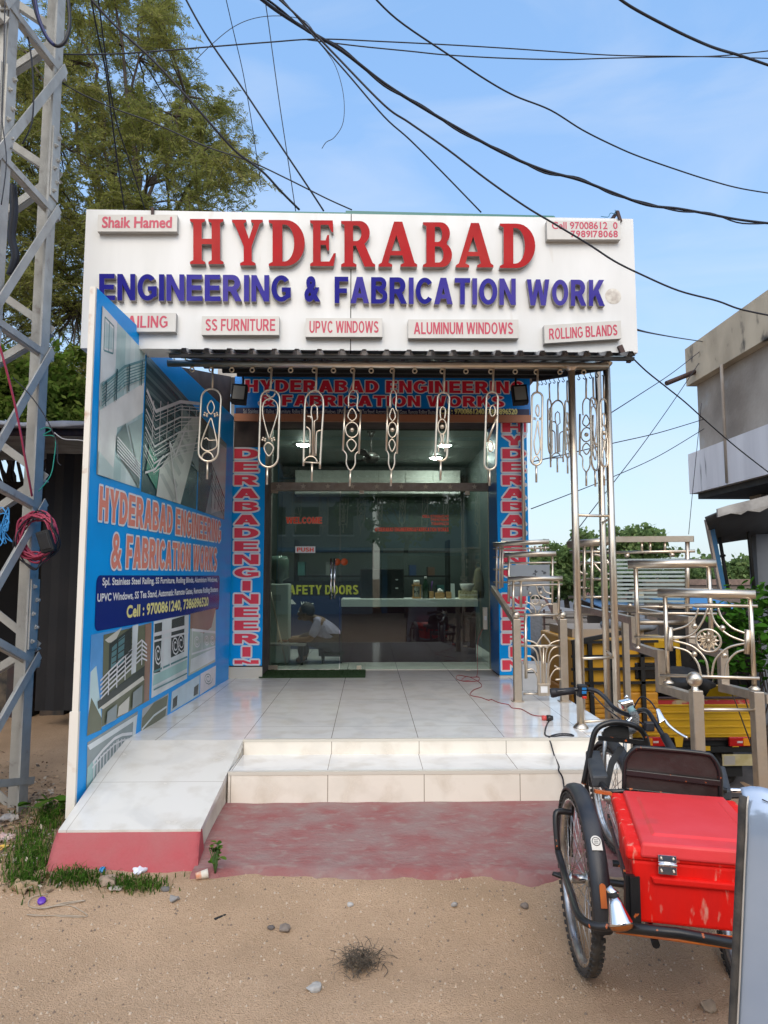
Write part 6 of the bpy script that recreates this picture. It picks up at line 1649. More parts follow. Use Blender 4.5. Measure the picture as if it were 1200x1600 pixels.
lv = MB().hexa([at(1024, 1108, 3.5), at(1030, 1108, 3.5), at(1038, 1126, 3.44), at(1028, 1132, 3.44), at(1025, 1107, 3.47), at(1031, 1107, 3.47), at(1040, 1124, 3.41), at(1030, 1130, 3.41)]).build('lever_mount', M_chrome, trike, bevel=.004)
MB().curve([at(1038, 1124, 3.43), at(1046, 1134, 3.40), at(1060, 1145, 3.36), at(1074, 1153, 3.32)], [.008, .006], 8).build('brake_lever', M_chrome, trike)
MB().obox(at(1014, 1135, 3.46), V((.022, 0, 0)), V((0, .02, 0)), V((0, 0, .022))).build('throttle_pod', M_grip, trike, bevel=.006)
for P in ([at(985, 1118, 3.66), at(1000, 1090, 3.62), at(1015, 1095, 3.55), at(1026, 1110, 3.48)], [at(925, 1084, 3.9), at(945, 1105, 3.84), at(962, 1118, 3.76), at(975, 1128, 3.7)], [at(1010, 1140, 3.5), at(1000, 1128, 3.55), at(990, 1132, 3.6), at(982, 1145, 3.55)]):
    MB().curve(P, .004, 6).build('control_cable', M_cable, trike)
# rear lamp
lp = at(962, 1412, 2.42)
dn = V((.12, -.38, -.92)).normalized()
rl = MB().lathe(lp, dn, [(.001, -.02), (.018, -.018), (.024, .0), (.032, .03), (.040, .055), (.042, .062), (.001, .062)], 20).build('rear_lamp', M_chrome, trike)
MB().lathe(lp + dn * .0625, dn, [(.0405, 0), (.036, .012), (.02, .018), (.001, .02)], 20).build('lamp_lens', mat('amber_lens', (0.30, 0.085, 0.015), 0.2), rl)
MB().lathe(at(954, 1391, 2.44), (0.4, -.3, -.5), [(.001, -.012), (.012, -.012), (.014, .004), (.020, .02), (.001, .02)], 12).build('lamp_bulb_holder', M_chrome, rl)
MB().cyl(at(957, 1394, 2.43), at(961, 1406, 2.425), .017, 10).build('lamp_clamp', M_blackm, rl)
MB().curve([cL + V((.02, -.02, 0)), cL + V((-.10, .03, .01)), cL + V((-.05, .0, .0))], .008, 6).build('axle_arm', M_frame, trike)

# red storage box: rests on the chassis
box = thing('storage_box', 'bright red plastic storage box with steel hinges on the back of the tricycle', 'box', bx(.23, .28, .335))
M_redb = mat('red_box_side', (0.82, 0.010, 0.005), 0.5, 0, (0.72, 0.010, 0.006), 5, spec=.3, col3=(0.74, 0.30, 0.22), scale3=13, lo3=0.60, hi3=0.72, stretch=(3, 3, .8), bump=.06, bscale=25, rvar=.25)
M_redt = mat('red_box_lid', (0.74, 0.045, 0.05), 0.42, 0, (0.66, 0.03, 0.03), 3, col3=(0.40, 0.06, 0.055), scale3=4.5, lo3=0.56, hi3=0.84, bump=.06, bscale=22, rvar=.25)
z0, z1, z2 = .402, .622, .678
MB().hexa([bx(.0, .0, z0), bx(.47, .0, z0), bx(.46, .58, z0), bx(.01, .58, z0), bx(-.01, -.012, z1), bx(.48, -.012, z1), bx(.47, .6, z1), bx(.0, .6, z1)]).build('body', M_redb, box, bevel=.014, seg=3)
MB().hexa([bx(-.03, -.02, z1 - .005), bx(.50, -.02, z1 - .005), bx(.49, .61, z1 - .005), bx(-.02, .61, z1 - .005), bx(-.03, -.018, z2 - .012), bx(.50, -.018, z2 - .012), bx(.49, .61, z2 - .012), bx(-.02, .61, z2 - .012)]).build('rim', M_redb, box, bevel=.016, seg=3)
lid = MB().hexa([bx(.018, -.030, z1 + .012), bx(.455, -.030, z1 + .012), bx(.445, .59, z1 + .012), bx(.026, .59, z1 + .012), bx(.024, -.022, z2 + .006), bx(.449, -.022, z2 + .006), bx(.440, .585, z2 + .006), bx(.032, .585, z2 + .006)]).build('lid', M_redt, box, bevel=.010, seg=3)
MB().hexa([bx(.065, .05, z2 + .004), bx(.41, .05, z2 + .004), bx(.405, .50, z2 + .004), bx(.07, .50, z2 + .004), bx(.08, .065, z2 + .013), bx(.395, .065, z2 + .013), bx(.39, .485, z2 + .013), bx(.085, .485, z2 + .013)]).build('raised_panel', M_redt, lid, bevel=.004, seg=2)
MB().hexa([bx(.06, -.024, z1 - .075), bx(.42, -.024, z1 - .075), bx(.42, -.004, z1 - .075), bx(.06, -.004, z1 - .075), bx(.05, -.026, z1 - .05), bx(.43, -.026, z1 - .05), bx(.43, -.004, z1 - .05), bx(.05, -.004, z1 - .05)]).build('moulded_ridge', M_redb, box, bevel=.006)
for r_ in (.105, .385):
    h_ = MB().hexa([bx(r_ - .030, -.034, z1 - .035), bx(r_ + .030, -.034, z1 - .035), bx(r_ + .030, -.028, z1 - .035), bx(r_ - .030, -.028, z1 - .035), bx(r_ - .030, -.038, z1 + .030), bx(r_ + .030, -.038, z1 + .030), bx(r_ + .030, -.030, z1 + .030), bx(r_ - .030, -.030, z1 + .030)]).build('hinge', M_chrome, box, bevel=.001)
    MB().tube([bx(r_ - .030, -.039, z1), bx(r_ + .030, -.039, z1)], .007, 10).build('hinge_pin', M_chrome, h_)
    for dx_ in (-.02, .02):
        for dz_ in (-.023, .02): MB().ball(bx(r_ + dx_, -.039, z1 + dz_), .0045, 8).build('screw', M_steel, h_)
# angle iron cradle round the box
MB().beam(bx(-.026, -.02, .40), bx(-.020, -.02, .57), .016, .034, (1, 0, 0)).build('box_cradle', M_frame, trike)
MB().beam(bx(-.004, -.032, .40), bx(-.004, -.032, .57), .034, .006, (0, 1, 0)).build('box_cradle', M_frame, trike)
MB().beam(bx(-.036, -.02, .57), bx(-.036, .56, .57), .008, .03).build('box_cradle', M_frame, trike)
MB().beam(bx(-.03, -.02, .392), bx(.5, -.02, .392), .03, .006).build('box_cradle', M_or, trike)

# ================================================================ pale blue body panel close by at the right
M_pb = mat('pale_blue_gloss', (0.40, 0.48, 0.60), 0.12, 0.35, (0.33, 0.41, 0.54), 3, coat=.8)
vp = thing('vehicle_panel', 'pale blue glossy vehicle panel with black rubber edge close to the camera at right', 'vehicle panel', V((1.1, 1.6, 0)))
YV = 1.6
edge = [at(x, y, YV) for x, y in ((1167, 1241), (1165, 1260), (1164, 1300), (1161, 1360), (1158, 1430), (1154, 1520), (1150, 1600), (1146, 1680))]
top = at(1167, 1241, YV)
mb = MB(); cols = 18; base_z = .05
e2 = edge + [V((edge[-1].x - .005, YV, .05))]
def edge_x(z):
    for p, q in zip(e2[:-1], e2[1:]):
        if p.z >= z >= q.z: return p.x + (q.x - p.x) * (p.z - z) / max(1e-6, p.z - q.z)
    return e2[0].x if z > e2[0].z else e2[-1].x
for i in range(cols + 1):
    t = (i / cols) ** 1.6
    bul = .10 * math.sin(min(1, t * 2.5) * math.pi / 2)
    ztop = top.z + .004 + .012 * math.sin(min(1, t * 14) * math.pi / 2) - .10 * max(0, t - .03)
    for k in range(15):
        s_ = (k / 14) ** 1.7; z = ztop + (base_z - ztop) * s_
        rnd = .035 * max(0, 1 - s_ * 12) ** 2
        mb.v.append(V((edge_x(z) + .004 + .62 * t, YV - bul + rnd, z)))
for i in range(cols):
    for k in range(14): mb.f.append([i * 15 + k, i * 15 + k + 1, (i + 1) * 15 + k + 1, (i + 1) * 15 + k]); mb.m.append(0); mb.s.append(True)
o = mb.build('body_skin', M_pb, vp); so = o.modifiers.new('thick', 'SOLIDIFY'); so.thickness = .02; so.offset = 1 if False else -1
e2 = edge + [V((edge[-1].x - .005, YV, .05))]
MB().tube([p + V((-.009, .0, -.004)) for p in e2], .0085, 8).build('rubber_edge', M_rubber, vp)
MB().tube([p + V((-.0005, -.006, -.002)) for p in e2], .0022, 6).build('chrome_strip', mat('worn_strip', (.55, .52, .47), .4, .3), vp)

mb = MB(); q = top + V((.028, -.012, -.008))
MB().curve([q, q + V((.012, -.004, -.005)), q + V((.022, -.008, -.012))], [.0016, .0008], 5).build('scratch', M_blackm, vp)
for zz_ in (.86, .52): MB().lathe(V((edge_x(zz_) + .055, YV - .052, zz_)), (-.3, -1, 0), [(.001, .004), (.007, .003), (.009, -.004)], 12).build('rivet', mat('worn_strip', ()), vp)

# ================================================================ LATTICE TOWER
tw = thing('lattice_tower', 'grey bolted steel lattice tower leg section at the left edge', 'lattice tower', (-2.75, 4.4, 0))
TL = [V((-2.30, 4.03, 0)), V((-2.27, 4.72, 0)), V((-3.10, 4.10, 0)), V((-3.10, 4.80, 0))]
TH = 9.0
def angle_bar(mb, a, b, w_, d1, d2, th=.010):
    """L section from a to b with flanges along d1 and d2"""
    a, b = V(a), V(b); ax = (b - a).normalized()
    d1 = V(d1); d1 = (d1 - ax * d1.dot(ax)).normalized(); d2 = V(d2); d2 = (d2 - ax * d2.dot(ax) - d1 * d2.dot(d1)).normalized()
    m_ = (a + b) / 2; h = ax * ((b - a).length / 2)
    mb.obox(m_ + d1 * (w_ / 2), h, d1 * (w_ / 2), d2 * (th / 2)); mb.obox(m_ + d2 * ((w_ + th) / 2), h, d1 * (th / 2), d2 * ((w_ - th) / 2))
LEGD = [((-1, 0, 0), (0, 1, 0)), ((-1, 0, 0), (0, -1, 0)), ((1, 0, 0), (0, 1, 0)), ((1, 0, 0), (0, -1, 0))]
for p, (d1, d2) in zip(TL, LEGD):
    mb = MB(); angle_bar(mb, p - V((0, 0, .1)), p + V((0, 0, TH)), .125, d1, d2, .014); mb.build('leg', M_galv, tw)
def braces(i, j, zs, w_, flip, inward):
    for k, (z0, z1) in enumerate(zip(zs[:-1], zs[1:])):
        a, b = (TL[i], TL[j]) if (k + flip) % 2 == 0 else (TL[j], TL[i])
        inw = V(inward)
        a = a + V((0, 0, z0)) + inw * (.012 if k % 2 else .03); b = b + V((0, 0, z1)) + inw * (.012 if k % 2 else .03)
        mb = MB(); angle_bar(mb, a, b, .052, (0, 0, 1), inw, .008); mb.build('brace', M_galv, tw)
zr = [-.05, .62, 1.12, 1.72, 2.28, 2.86, 3.34, 3.92, 4.50, 5.08, 5.6, 6.2, 6.8, 7.4, 8.0]
FZ = [at(95, y, 4.72).z for y in (-330, -105, 120, 340, 562, 800, 1040, 1225)]
NZ = [at(15, y, 4.03).z for y in (-235, 10, 245, 500, 748, 988, 1235, 1400)]
def rbrace(a, b, w_, o):
    d = (b - a).normalized(); mb = MB(); angle_bar(mb, a - d * .07 + V((o, 0, 0)), b + d * .05 + V((o, 0, 0)), w_, (0, 0, 1), (-1, 0, 0), .008); mb.build('brace', M_galv, tw)
for k in range(len(FZ) - 1):
    rbrace(TL[1] + V((0, 0, FZ[k])), TL[0] + V((0, 0, NZ[k])), .062, .022)
    if k + 1 < len(FZ): rbrace(TL[0] + V((0, 0, NZ[k])), TL[1] + V((0, 0, FZ[k + 1])), .045, .010)
braces(2, 3, zr, .06, 1, (-1, 0, 0)); braces(1, 3, zr, .06, 0, (0, 1, 0)); braces(0, 2, zr, .06, 1, (0, -1, 0))
def splice(p, z0, z1, d1, d2):
    d1, d2 = V(d1), V(d2)
    for d, o in ((d1, d2), (d2, d1)):
        mb = MB(); c = p + d * .062 - o * .014 + V((0, 0, (z0 + z1) / 2)); mb.obox(c, d * .055, o * .006, V((0, 0, (z1 - z0) / 2)))
        pl = mb.build('splice_plate', M_galv, tw)
        n = int((z1 - z0) / .085)
        for k in range(n):
            q = p + d * (.04 if k % 2 else .085) - o * .020 + V((0, 0, z0 + .05 + (z1 - z0 - .1) * k / max(1, n - 1)))
            MB().lathe(q, -o, [(.017, 0), (.017, .010), (.009, .011), (.009, .022), (.001, .023)], 6, smooth=False).build('bolt', M_galv, pl)
zf = lambda y: at(80, y, 4.72).z
splice(TL[1], zf(1012), zf(905), (-1, 0, 0), (0, -1, 0)); splice(TL[1], zf(318), zf(212), (-1, 0, 0), (0, -1, 0)); splice(TL[0], at(15, 215, 4.03).z, at(15, 98, 4.03).z, (-1, 0, 0), (0, 1, 0))

# coil of pink cable, black joint box, ties and dangling wires on the tower
random.seed(3)
M_pinkw = mat('pink_cable', (0.42, 0.05, 0.10), 0.5)
cc_ = at(62, 838, 4.55)
coil = thing('cable_coil', 'coil of pink cable hung on the lattice tower', 'cable coil', cc_)
P = []
for k in range(15 * 14):
    a = 2 * math.pi * k / 15; w_ = random.uniform(-.012, .012)
    rr = .112 + .012 * math.sin(k * .37) + w_
    P.append(cc_ + V((rr * math.cos(a) + .01 * math.sin(k * .11), -.03 + .025 * math.sin(k * .23), rr * 1.25 * math.sin(a) + .012 * math.cos(k * .17))))
MB().curve(P, .0062, 6, sub=3).build('winding', M_pinkw, coil)
P = [cc_ + V(((.128 + random.uniform(-.02, .03)) * math.cos(2 * math.pi * k / 13), -.055 + random.uniform(-.02, .02), (.16 + random.uniform(-.03, .05)) * math.sin(2 * math.pi * k / 13) - .03)) for k in range(40)]
MB().curve(P, .005, 6, sub=4).build('black_winding', M_cable, coil)
jb = at(72, 846, 4.42)
jbx = thing('joint_box', 'black cable joint box hanging before the pink cable coil', 'joint box', jb)
MB().obox(jb, V((.042, 0, .012)), V((0, .025, 0)), V((-.024, 0, .068))).build('case', M_blackm, jbx, bevel=.01)
MB().obox(jb + V((0, -.027, 0)), V((.031, 0, .009)), V((0, .004, 0)), V((-.018, 0, .052))).build('cover', M_black, jbx, bevel=.004)
def cab(label, P, Y, r=.008, m=None, cat='cable', name='overhead_cable', sub=6, group=None):
    n = len(P)
    Ys = Y if isinstance(Y, (list, tuple)) else [Y, Y]
    q = [at(x, y, Ys[0] + (Ys[-1] - Ys[0]) * i / max(1, n - 1)) for i, (x, y) in enumerate(P)]
    o = MB().curve(q, r * .86, 6, sub=sub).build(name, m or M_cable)
    return tag(o, label, cat, group)
cab('pink cable running down the lattice tower to its coil', [(-20, 480), (5, 560), (25, 640), (40, 720), (50, 775)], [3.9, 4.5], .008, M_pinkw, name='tower_cable')
cab('thin black wire looping down the front of the tower near its coil', [(20, 590), (45, 615), (70, 650), (88, 690), (90, 720), (95, 727)], 4.4, .0045, name='tower_cable')
cab('turquoise cord tied round the tower above the coil', [(62, 672), (72, 668), (80, 672), (68, 680), (86, 684), (84, 720), (78, 745), (60, 768)], 4.5, .004, mat('turquoise', (.02, .30, .22), .6), name='tied_cord', cat='cord')
cab('grey wire strung from the tower to the dark shed roof', [(85, 676), (100, 686), (132, 690), (131, 710)], 4.6, .005, mat('grey_wire', (.4, .4, .4), .5), name='tied_cord', cat='wire')
cab('bundle of black cables hanging inside the tower beside its near leg', [(20, 290), (22, 330), (18, 370), (24, 400), (16, 430)], 4.35, .030, name='tower_cable')
cab('black cable hanging in a loop from the tower top', [(48, -20), (55, 15), (66, 45), (78, 65), (92, 72), (104, 60), (109, 30), (104, -20)], 4.25, .013, name='tower_cable')
cab('blue insulated cable hanging at the top of the tower', [(52, -20), (60, 25), (72, 55), (84, 70)], 4.2, .012, mat('blue_cable', (.01, .015, .10), .5), name='tower_cable')
cab('thin dark cable running down the near tower leg', [(8, -20), (6, 80), (3, 180), (10, 250), (2, 320)], 3.9, .004, name='tower_cable')
cab('black cable sagging across the upper tower bracing', [(18, -20), (30, 25), (45, 65), (52, 130), (50, 190), (35, 225)], 4.3, .006, name='tower_cable')
random.seed(9)
for k in range(1):
    b0 = at(4, 820, 4.0); mb = MB()
    P = [b0 + V((random.uniform(-.03, .05), random.uniform(-.02, .02), random.uniform(-.13, .13))) for k in range(26)]
    tag(mb.curve(P, .0035, 5, sub=4).build('blue_twine', mat('blue_twine', (.03, .22, .5), .6)), 'tangle of blue twine tied to the near tower leg', 'twine')

# ================================================================ OVERHEAD CABLES
cab('thickest black cable bundle sagging across the sky to the right edge', [(385, -20), (430, 15), (480, 47), (535, 80), (600, 130), (660, 168), (720, 203), (790, 241), (850, 266), (905, 281), (955, 300), (1010, 320), (1060, 326), (1110, 335), (1160, 344), (1230, 352)], [4.2, 7.5], .016)
cab('second strand twisted along the thickest black cable bundle', [(388, -22), (432, 10), (482, 50), (535, 76), (600, 134), (660, 165), (720, 207), (790, 238), (850, 270), (905, 278), (955, 303), (1010, 317), (1060, 330), (1110, 333), (1160, 349), (1230, 347)], [4.2, 7.5], .010)
cab('long black cable from the top centre down to the right edge above the thick bundle', [(570, -20), (620, 30), (700, 85), (760, 125), (805, 150), (860, 172), (910, 203), (960, 228), (1000, 245), (1060, 266), (1110, 282), (1160, 295), (1230, 306)], [5, 8], .009)
cab('short dark cable crossing the top right corner of the sky', [(945, -20), (985, 10), (1050, 45), (1090, 64), (1120, 76), (1160, 88), (1230, 112)], [4, 5], .012)
cab('upper of the two nearly level cables crossing the sky from the tower', [(50, 80), (110, 85), (200, 83), (330, 73), (420, 66), (500, 61), (600, 65), (700, 70), (800, 76), (950, 86), (1060, 88), (1120, 89), (1230, 92)], [4.8, 7], .007)
cab('lower of the two nearly level cables crossing the sky, rising at the right', [(480, 62), (560, 72), (640, 80), (700, 86), (790, 91), (880, 93), (950, 91), (1040, 89), (1110, 88), (1160, 84), (1230, 76)], [6, 7], .007)
cab('black cable passing in front of the right end of the signboard', [(415, -20), (470, 30), (520, 82), (600, 164), (640, 192), (700, 234), (760, 280), (820, 322), (870, 352), (920, 382), (960, 408), (1000, 428), (1060, 454), (1120, 470), (1160, 484), (1230, 498)], [3.9, 4.9], .0075)
cab('black cable ending on the signboard top above the second red A', [(425, -20), (480, 45), (540, 112), (600, 182), (640, 218), (690, 268), (752, 332)], [4.3, 4.95], .0065)
cab('pair of black cables sloping from the top left across the tree to the signboard', [(130, -15), (180, 40), (240, 95), (300, 160), (340, 206), (370, 238), (410, 268), (440, 300), (468, 328)], [4.3, 5.0], .010)
cab('black cable sloping down to the signboard above the letter E of the red word', [(283, -15), (310, 35), (335, 75), (370, 125), (410, 185), (450, 245), (480, 290), (506, 330)], [4.4, 5.0], .008)
cab('thin steep cable left of centre in the open sky', [(350, -15), (365, 50), (380, 115), (393, 190), (402, 250), (408, 290)], [5, 6], .0045)
cab('thin steep cable nearest the centre of the open sky', [(412, -15), (420, 40), (435, 150), (450, 250), (462, 330)], [4.6, 5.0], .0045)
cab('steep black cable before the tree, left of a similar one', [(140, -15), (152, 50), (165, 110), (174, 180), (183, 250), (195, 330)], [5, 6.5], .009)
cab('steep black cable before the tree, right of a similar one', [(152, -15), (160, 50), (170, 125), (182, 190), (205, 260), (228, 332)], [5, 6.5], .008)
cab('thin cable from the tower running across the tree to the signboard middle', [(98, 130), (130, 148), (180, 170), (240, 192), (320, 228), (390, 252), (450, 280), (510, 310), (550, 328)], [4.75, 5.0], .006)
cab('thin loose wire dangling in a hook below the thick bundle', [(495, 62), (520, 95), (533, 130), (538, 165), (535, 195), (522, 215), (510, 222), (503, 232)], 4.7, .003)
cab('faint looping wire under the top left of the open sky', [(300, 100), (330, 70), (365, 42), (400, 28), (440, 25), (475, 32), (492, 52)], 4.8, .003)
cab('black cable from the canopy corner down to the right hand building', [(985, 556), (1010, 580), (1040, 604), (1070, 628), (1100, 655), (1140, 690), (1180, 722), (1230, 760)], [5, 7], .007)
cab('short slack cable from the signboard side to the building corner', [(994, 515), (1020, 521), (1060, 528), (1100, 534)], [5, 13.5], .011)
cab('thin wire rising to the building corner just below its roof band', [(950, 648), (1000, 616), (1050, 583), (1095, 548)], [8, 13.5], .009)
cab('black wire rising gently to the grey wall of the right hand building', [(830, 722), (900, 706), (960, 692), (1030, 676), (1100, 655)], [9, 13.5], .010)
cab('lowest pale wire rising from behind the right column to the building', [(830, 795), (890, 772), (960, 744), (1030, 712), (1100, 670)], [9, 13.5], .009)
cab('thin diagonal wire crossing the others right of the canopy posts', [(885, 850), (940, 778), (1000, 700), (1050, 630), (1095, 563)], [9, 13.5], .008)
cab('thin nearly vertical wire hanging below the right hand building corner', [(1076, 835), (1082, 770), (1089, 700), (1096, 630)], 13, .007)

# ================================================================ FOLIAGE
def leaves(mb, c, rad, n, ln, wd, droop=.3, mats=3, clump=1):
    for _ in range(n):
        d = V((random.gauss(0, 1), random.gauss(0, 1), random.gauss(0, 1))).normalized() * (random.random() ** .45)
        p = c + V((d.x * rad[0], d.y * rad[1], d.z * rad[2]))
        t = V((random.gauss(0, 1), random.gauss(0, 1), random.gauss(0, .7) - droop)).normalized()
        s_ = t.cross(V((random.gauss(0, 1), random.gauss(0, 1), random.gauss(0, 1)))).normalized() * (wd * random.uniform(.7, 1.2))
        L_ = ln * random.uniform(.6, 1.25)
        mb.add([p, p + t * (L_ * .5) + s_, p + t * L_, p + t * (L_ * .5) - s_], [(0, 1, 2, 3)], random.randrange(mats))
def branch_path(a, b, bend, n=6):
    a, b = V(a), V(b); P = []
    for i in range(n + 1):
        t = i / n; P.append(a + (b - a) * t + V((0, 0, bend * math.sin(math.pi * t))) + V((random.gauss(0, 1), random.gauss(0, 1), random.gauss(0, 1))) * (.035 * (b - a).length * math.sin(math.pi * t)))
    return P
M_bark = mat('bark', (0.085, 0.065, 0.05), 0.95, 0, (0.05, 0.038, 0.03), 9, bump=.8, bscale=20)
LF = [leafmat('feathery_leaf_a', (0.34, 0.35, 0.10), (0.27, 0.285, 0.08)), leafmat('feathery_leaf_b', (0.26, 0.28, 0.085), (0.20, 0.225, 0.065)), leafmat('feathery_leaf_c', (0.40, 0.38, 0.13), (0.31, 0.31, 0.10))]
LG = [leafmat('green_leaf_a', (0.10, 0.18, 0.04), (0.075, 0.14, 0.035)), leafmat('green_leaf_b', (0.075, 0.14, 0.035), (0.055, 0.11, 0.03)), leafmat('green_leaf_c', (0.15, 0.22, 0.05), (0.11, 0.18, 0.04))]
LB = [leafmat('bright_leaf_a', (0.12, 0.16, 0.03), (0.09, 0.13, 0.025)), leafmat('bright_leaf_b', (0.09, 0.15, 0.02), (0.07, 0.12, 0.02)), leafmat('bright_leaf_c', (0.17, 0.20, 0.045), (0.12, 0.16, 0.035))]

# large feathery tree rising behind the signboard
random.seed(21)
TY = 13.0
tp = at(215, 330, TY); tb_ = V((tp.x + .1, TY, 0))
tree = thing('feathery_tree', 'tall feathery olive green tree behind the signboard at the left', 'tree', tb_)
fork = V((tp.x, TY, at(215, 400, TY).z))
trunk = MB().tube(branch_path(tb_, fork, 0, 8), [.24, .15], 12)
clumps = []
def inside(px, py):
    if py < -140 or px < -170 or (px < 95 and py < 70): return False
    # photo outline of the crown: right border
    edge = [(-140, 250), (-60, 270), (0, 285), (60, 300), (110, 330), (150, 370), (200, 385), (260, 405), (310, 425), (420, 440), (520, 300), (620, 220)]
    for (y0, x0), (y1, x1) in zip(edge[:-1], edge[1:]):
        if y0 <= py <= y1: return px < x0 + (x1 - x0) * (py - y0) / (y1 - y0)
    return False
tries = 0
while len(clumps) < 430 and tries < 30000:
    tries += 1
    px, py, yy = random.uniform(-160, 430), random.uniform(-140, 600), TY + random.uniform(-1.9, 2.4)
    if not inside(px + 16, py): continue
    c = at(px, py, yy)
    if all((c - k).length > .34 for k in clumps): clumps.append(c)
mains = []
for px, py, dy in ((150, 120, 0), (215, 40, .4), (290, 150, -.4), (340, 235, .3), (90, 220, .6), (30, 320, -.3), (40, 80, .8), (110, 10, -.5), (260, 240, 1.2), (-60, 180, .2), (-40, 420, .5), (120, 480, -.4), (180, -70, .3), (330, 330, .8)):
    e = at(px, py, TY + dy); s_ = fork + V((random.gauss(0, .05), random.gauss(0, .05), random.uniform(-.6, .25)))
    P = branch_path(s_, e, .25, 7); trunk.tube(P, [.06, .016], 8); mains.append(P)
crown = MB()
for c in clumps:
    best = min((p for P in mains for p in P[2:]), key=lambda p: (p - c).length)
    P = branch_path(best, c, .08, 4); trunk.tube(P, [.022, .008], 5)
    m_ = random.choice((0, 0, 1, 1, 2))
    for k in range(random.randint(16, 23)):               # feathery sprays
        d = V((random.gauss(0, 1), random.gauss(0, 1), random.gauss(0, .75) + .1)).normalized(); L_ = random.uniform(.30, .62)
        q0 = c + V((random.gauss(0, .12), random.gauss(0, .12), random.gauss(0, .10)))
        sp_ = [q0 + d * (L_ * t) + V((0, 0, -.16 * t * t * L_ / .4)) for t in (0, .25, .5, .75, 1)]
        trunk.tube(sp_, [.0055, .0025], 3)
        for t in range(21):
            f_ = t / 21; i_ = min(3, int(f_ * 4)); b_ = sp_[i_] + (sp_[i_ + 1] - sp_[i_]) * (f_ * 4 - i_)
            for s2_ in (-1, 1):
                sd = d.cross(V((random.gauss(0, .3), random.gauss(0, .3), 1))).normalized() * s2_
                ld = (sd + d * .5 + V((0, 0, random.uniform(-.5, .1)))).normalized(); ll = random.uniform(.05, .11)
                wv = ld.cross(V((random.gauss(0, .4), random.gauss(0, .4), 1))).normalized() * random.uniform(.007, .014)
                crown.add([b_, b_ + ld * ll * .5 + wv, b_ + ld * ll, b_ + ld * ll * .5 - wv], [(0, 1, 2, 3)], m_ if random.random() < .7 else random.randrange(3))
trunk.build('trunk', M_bark, tree)
crown.build('crown', LF, tree)
# brighter bush-like tree low at the left, behind the shed
def leafy_tree(name, label, base, trunk_h, cl, ln, wd, mats, n=260, cat='tree', group=None, tr=.1, seed=1):
    random.seed(seed)
    base = V(base); r = thing(name, label, cat, base, group)
    tk = MB(); top = base + V((0, 0, trunk_h)); tk.tube(branch_path(base, top, 0, 4), [tr, tr * .6], 8)
    cr_ = MB()
    for c, rad in cl:
        c = V(c); tk.tube(branch_path(top, c, .05, 4), [tr * .4, tr * .1], 5)
        for k in range(4):
            off = V((random.gauss(0, .45) * rad, random.gauss(0, .45) * rad, random.gauss(0, .35) * rad)); tk.tube([c, c + off * 1.2], [tr * .12, tr * .04], 4)
            leaves(cr_, c + off, (rad * .55, rad * .55, rad * .42), n // 4, ln, wd, .2)
    tk.build('trunk', M_bark, r); cr_.build('crown', mats, r)
    return r
random.seed(5)
cl = [(at(random.uniform(-60, 160), random.uniform(575, 680), 10 + random.uniform(-.6, .8)), random.uniform(.35, .55)) for _ in range(26)]
leafy_tree('bright_tree', 'bright yellow green leafy tree above the dark shed roof at the left', (-5.2, 10.2, 0), 2.2, cl, .13, .03, LB, 700, seed=6)

# ---------------------------------------------------------------- dark shed at the left
shed = thing('dark_shed', 'dark open shed with a tarpaulin sheet roof behind the lattice tower', 'shed', (-4.2, 7.2, 0))
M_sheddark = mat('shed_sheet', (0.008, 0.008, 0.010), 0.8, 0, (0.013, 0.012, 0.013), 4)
ys = 7.0
a, b = at(52, 1152, ys), at(152, 1152, ys)
gsh = gz(-3, 7)
mb = MB(); zt_ = at(100, 676, 6.2).z
xs = [a.x + (-1.86 - a.x) * i / 16 for i in range(17)]
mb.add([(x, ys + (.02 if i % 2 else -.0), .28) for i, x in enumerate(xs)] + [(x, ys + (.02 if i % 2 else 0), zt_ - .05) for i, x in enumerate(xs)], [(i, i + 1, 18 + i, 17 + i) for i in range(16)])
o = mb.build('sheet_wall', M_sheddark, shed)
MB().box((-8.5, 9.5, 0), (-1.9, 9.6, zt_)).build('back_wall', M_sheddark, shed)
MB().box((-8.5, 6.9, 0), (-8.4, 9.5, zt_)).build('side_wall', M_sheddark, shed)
mb = MB(); n = 22
for i in range(n + 1):
    x = -8.6 + (-1.72 + 8.6) * i / n
    for j, (yy, dz) in enumerate(((5.75, -.03), (5.8, .015), (6.6, .10), (9.7, .35))): mb.v.append(V((x, yy + .03 * math.sin(i * 1.7), zt_ + dz + .018 * math.sin(i * 2.3 + j))))
for i in range(n):
    for j in range(3): mb.f.append([i * 4 + j, (i + 1) * 4 + j, (i + 1) * 4 + j + 1, i * 4 + j + 1]); mb.m.append(0); mb.s.append(True)
o = mb.build('roof_sheet', mat('roof_tarp', (0.30, 0.31, 0.34), .6, 0, (0.16, 0.16, 0.18), 4), shed); so = o.modifiers.new('thick', 'SOLIDIFY'); so.thickness = .015
MB().tube([(-8.5, 5.9, zt_ - .06), (-1.8, 5.9, zt_ - .06)], .035, 8).build('roof_beam', M_rust, shed)
for x in (-3.95, -6.2): MB().tube([(x, 5.95, -.1), (x, 5.95, zt_ - .05)], .045, 8).build('shed_post', M_blackm, shed)
MB().tube([(-1.86, 5.95, .2), (-1.86, 5.95, zt_ - .05)], .03, 8).build('shed_post', M_blackm, shed)
random.seed(14)
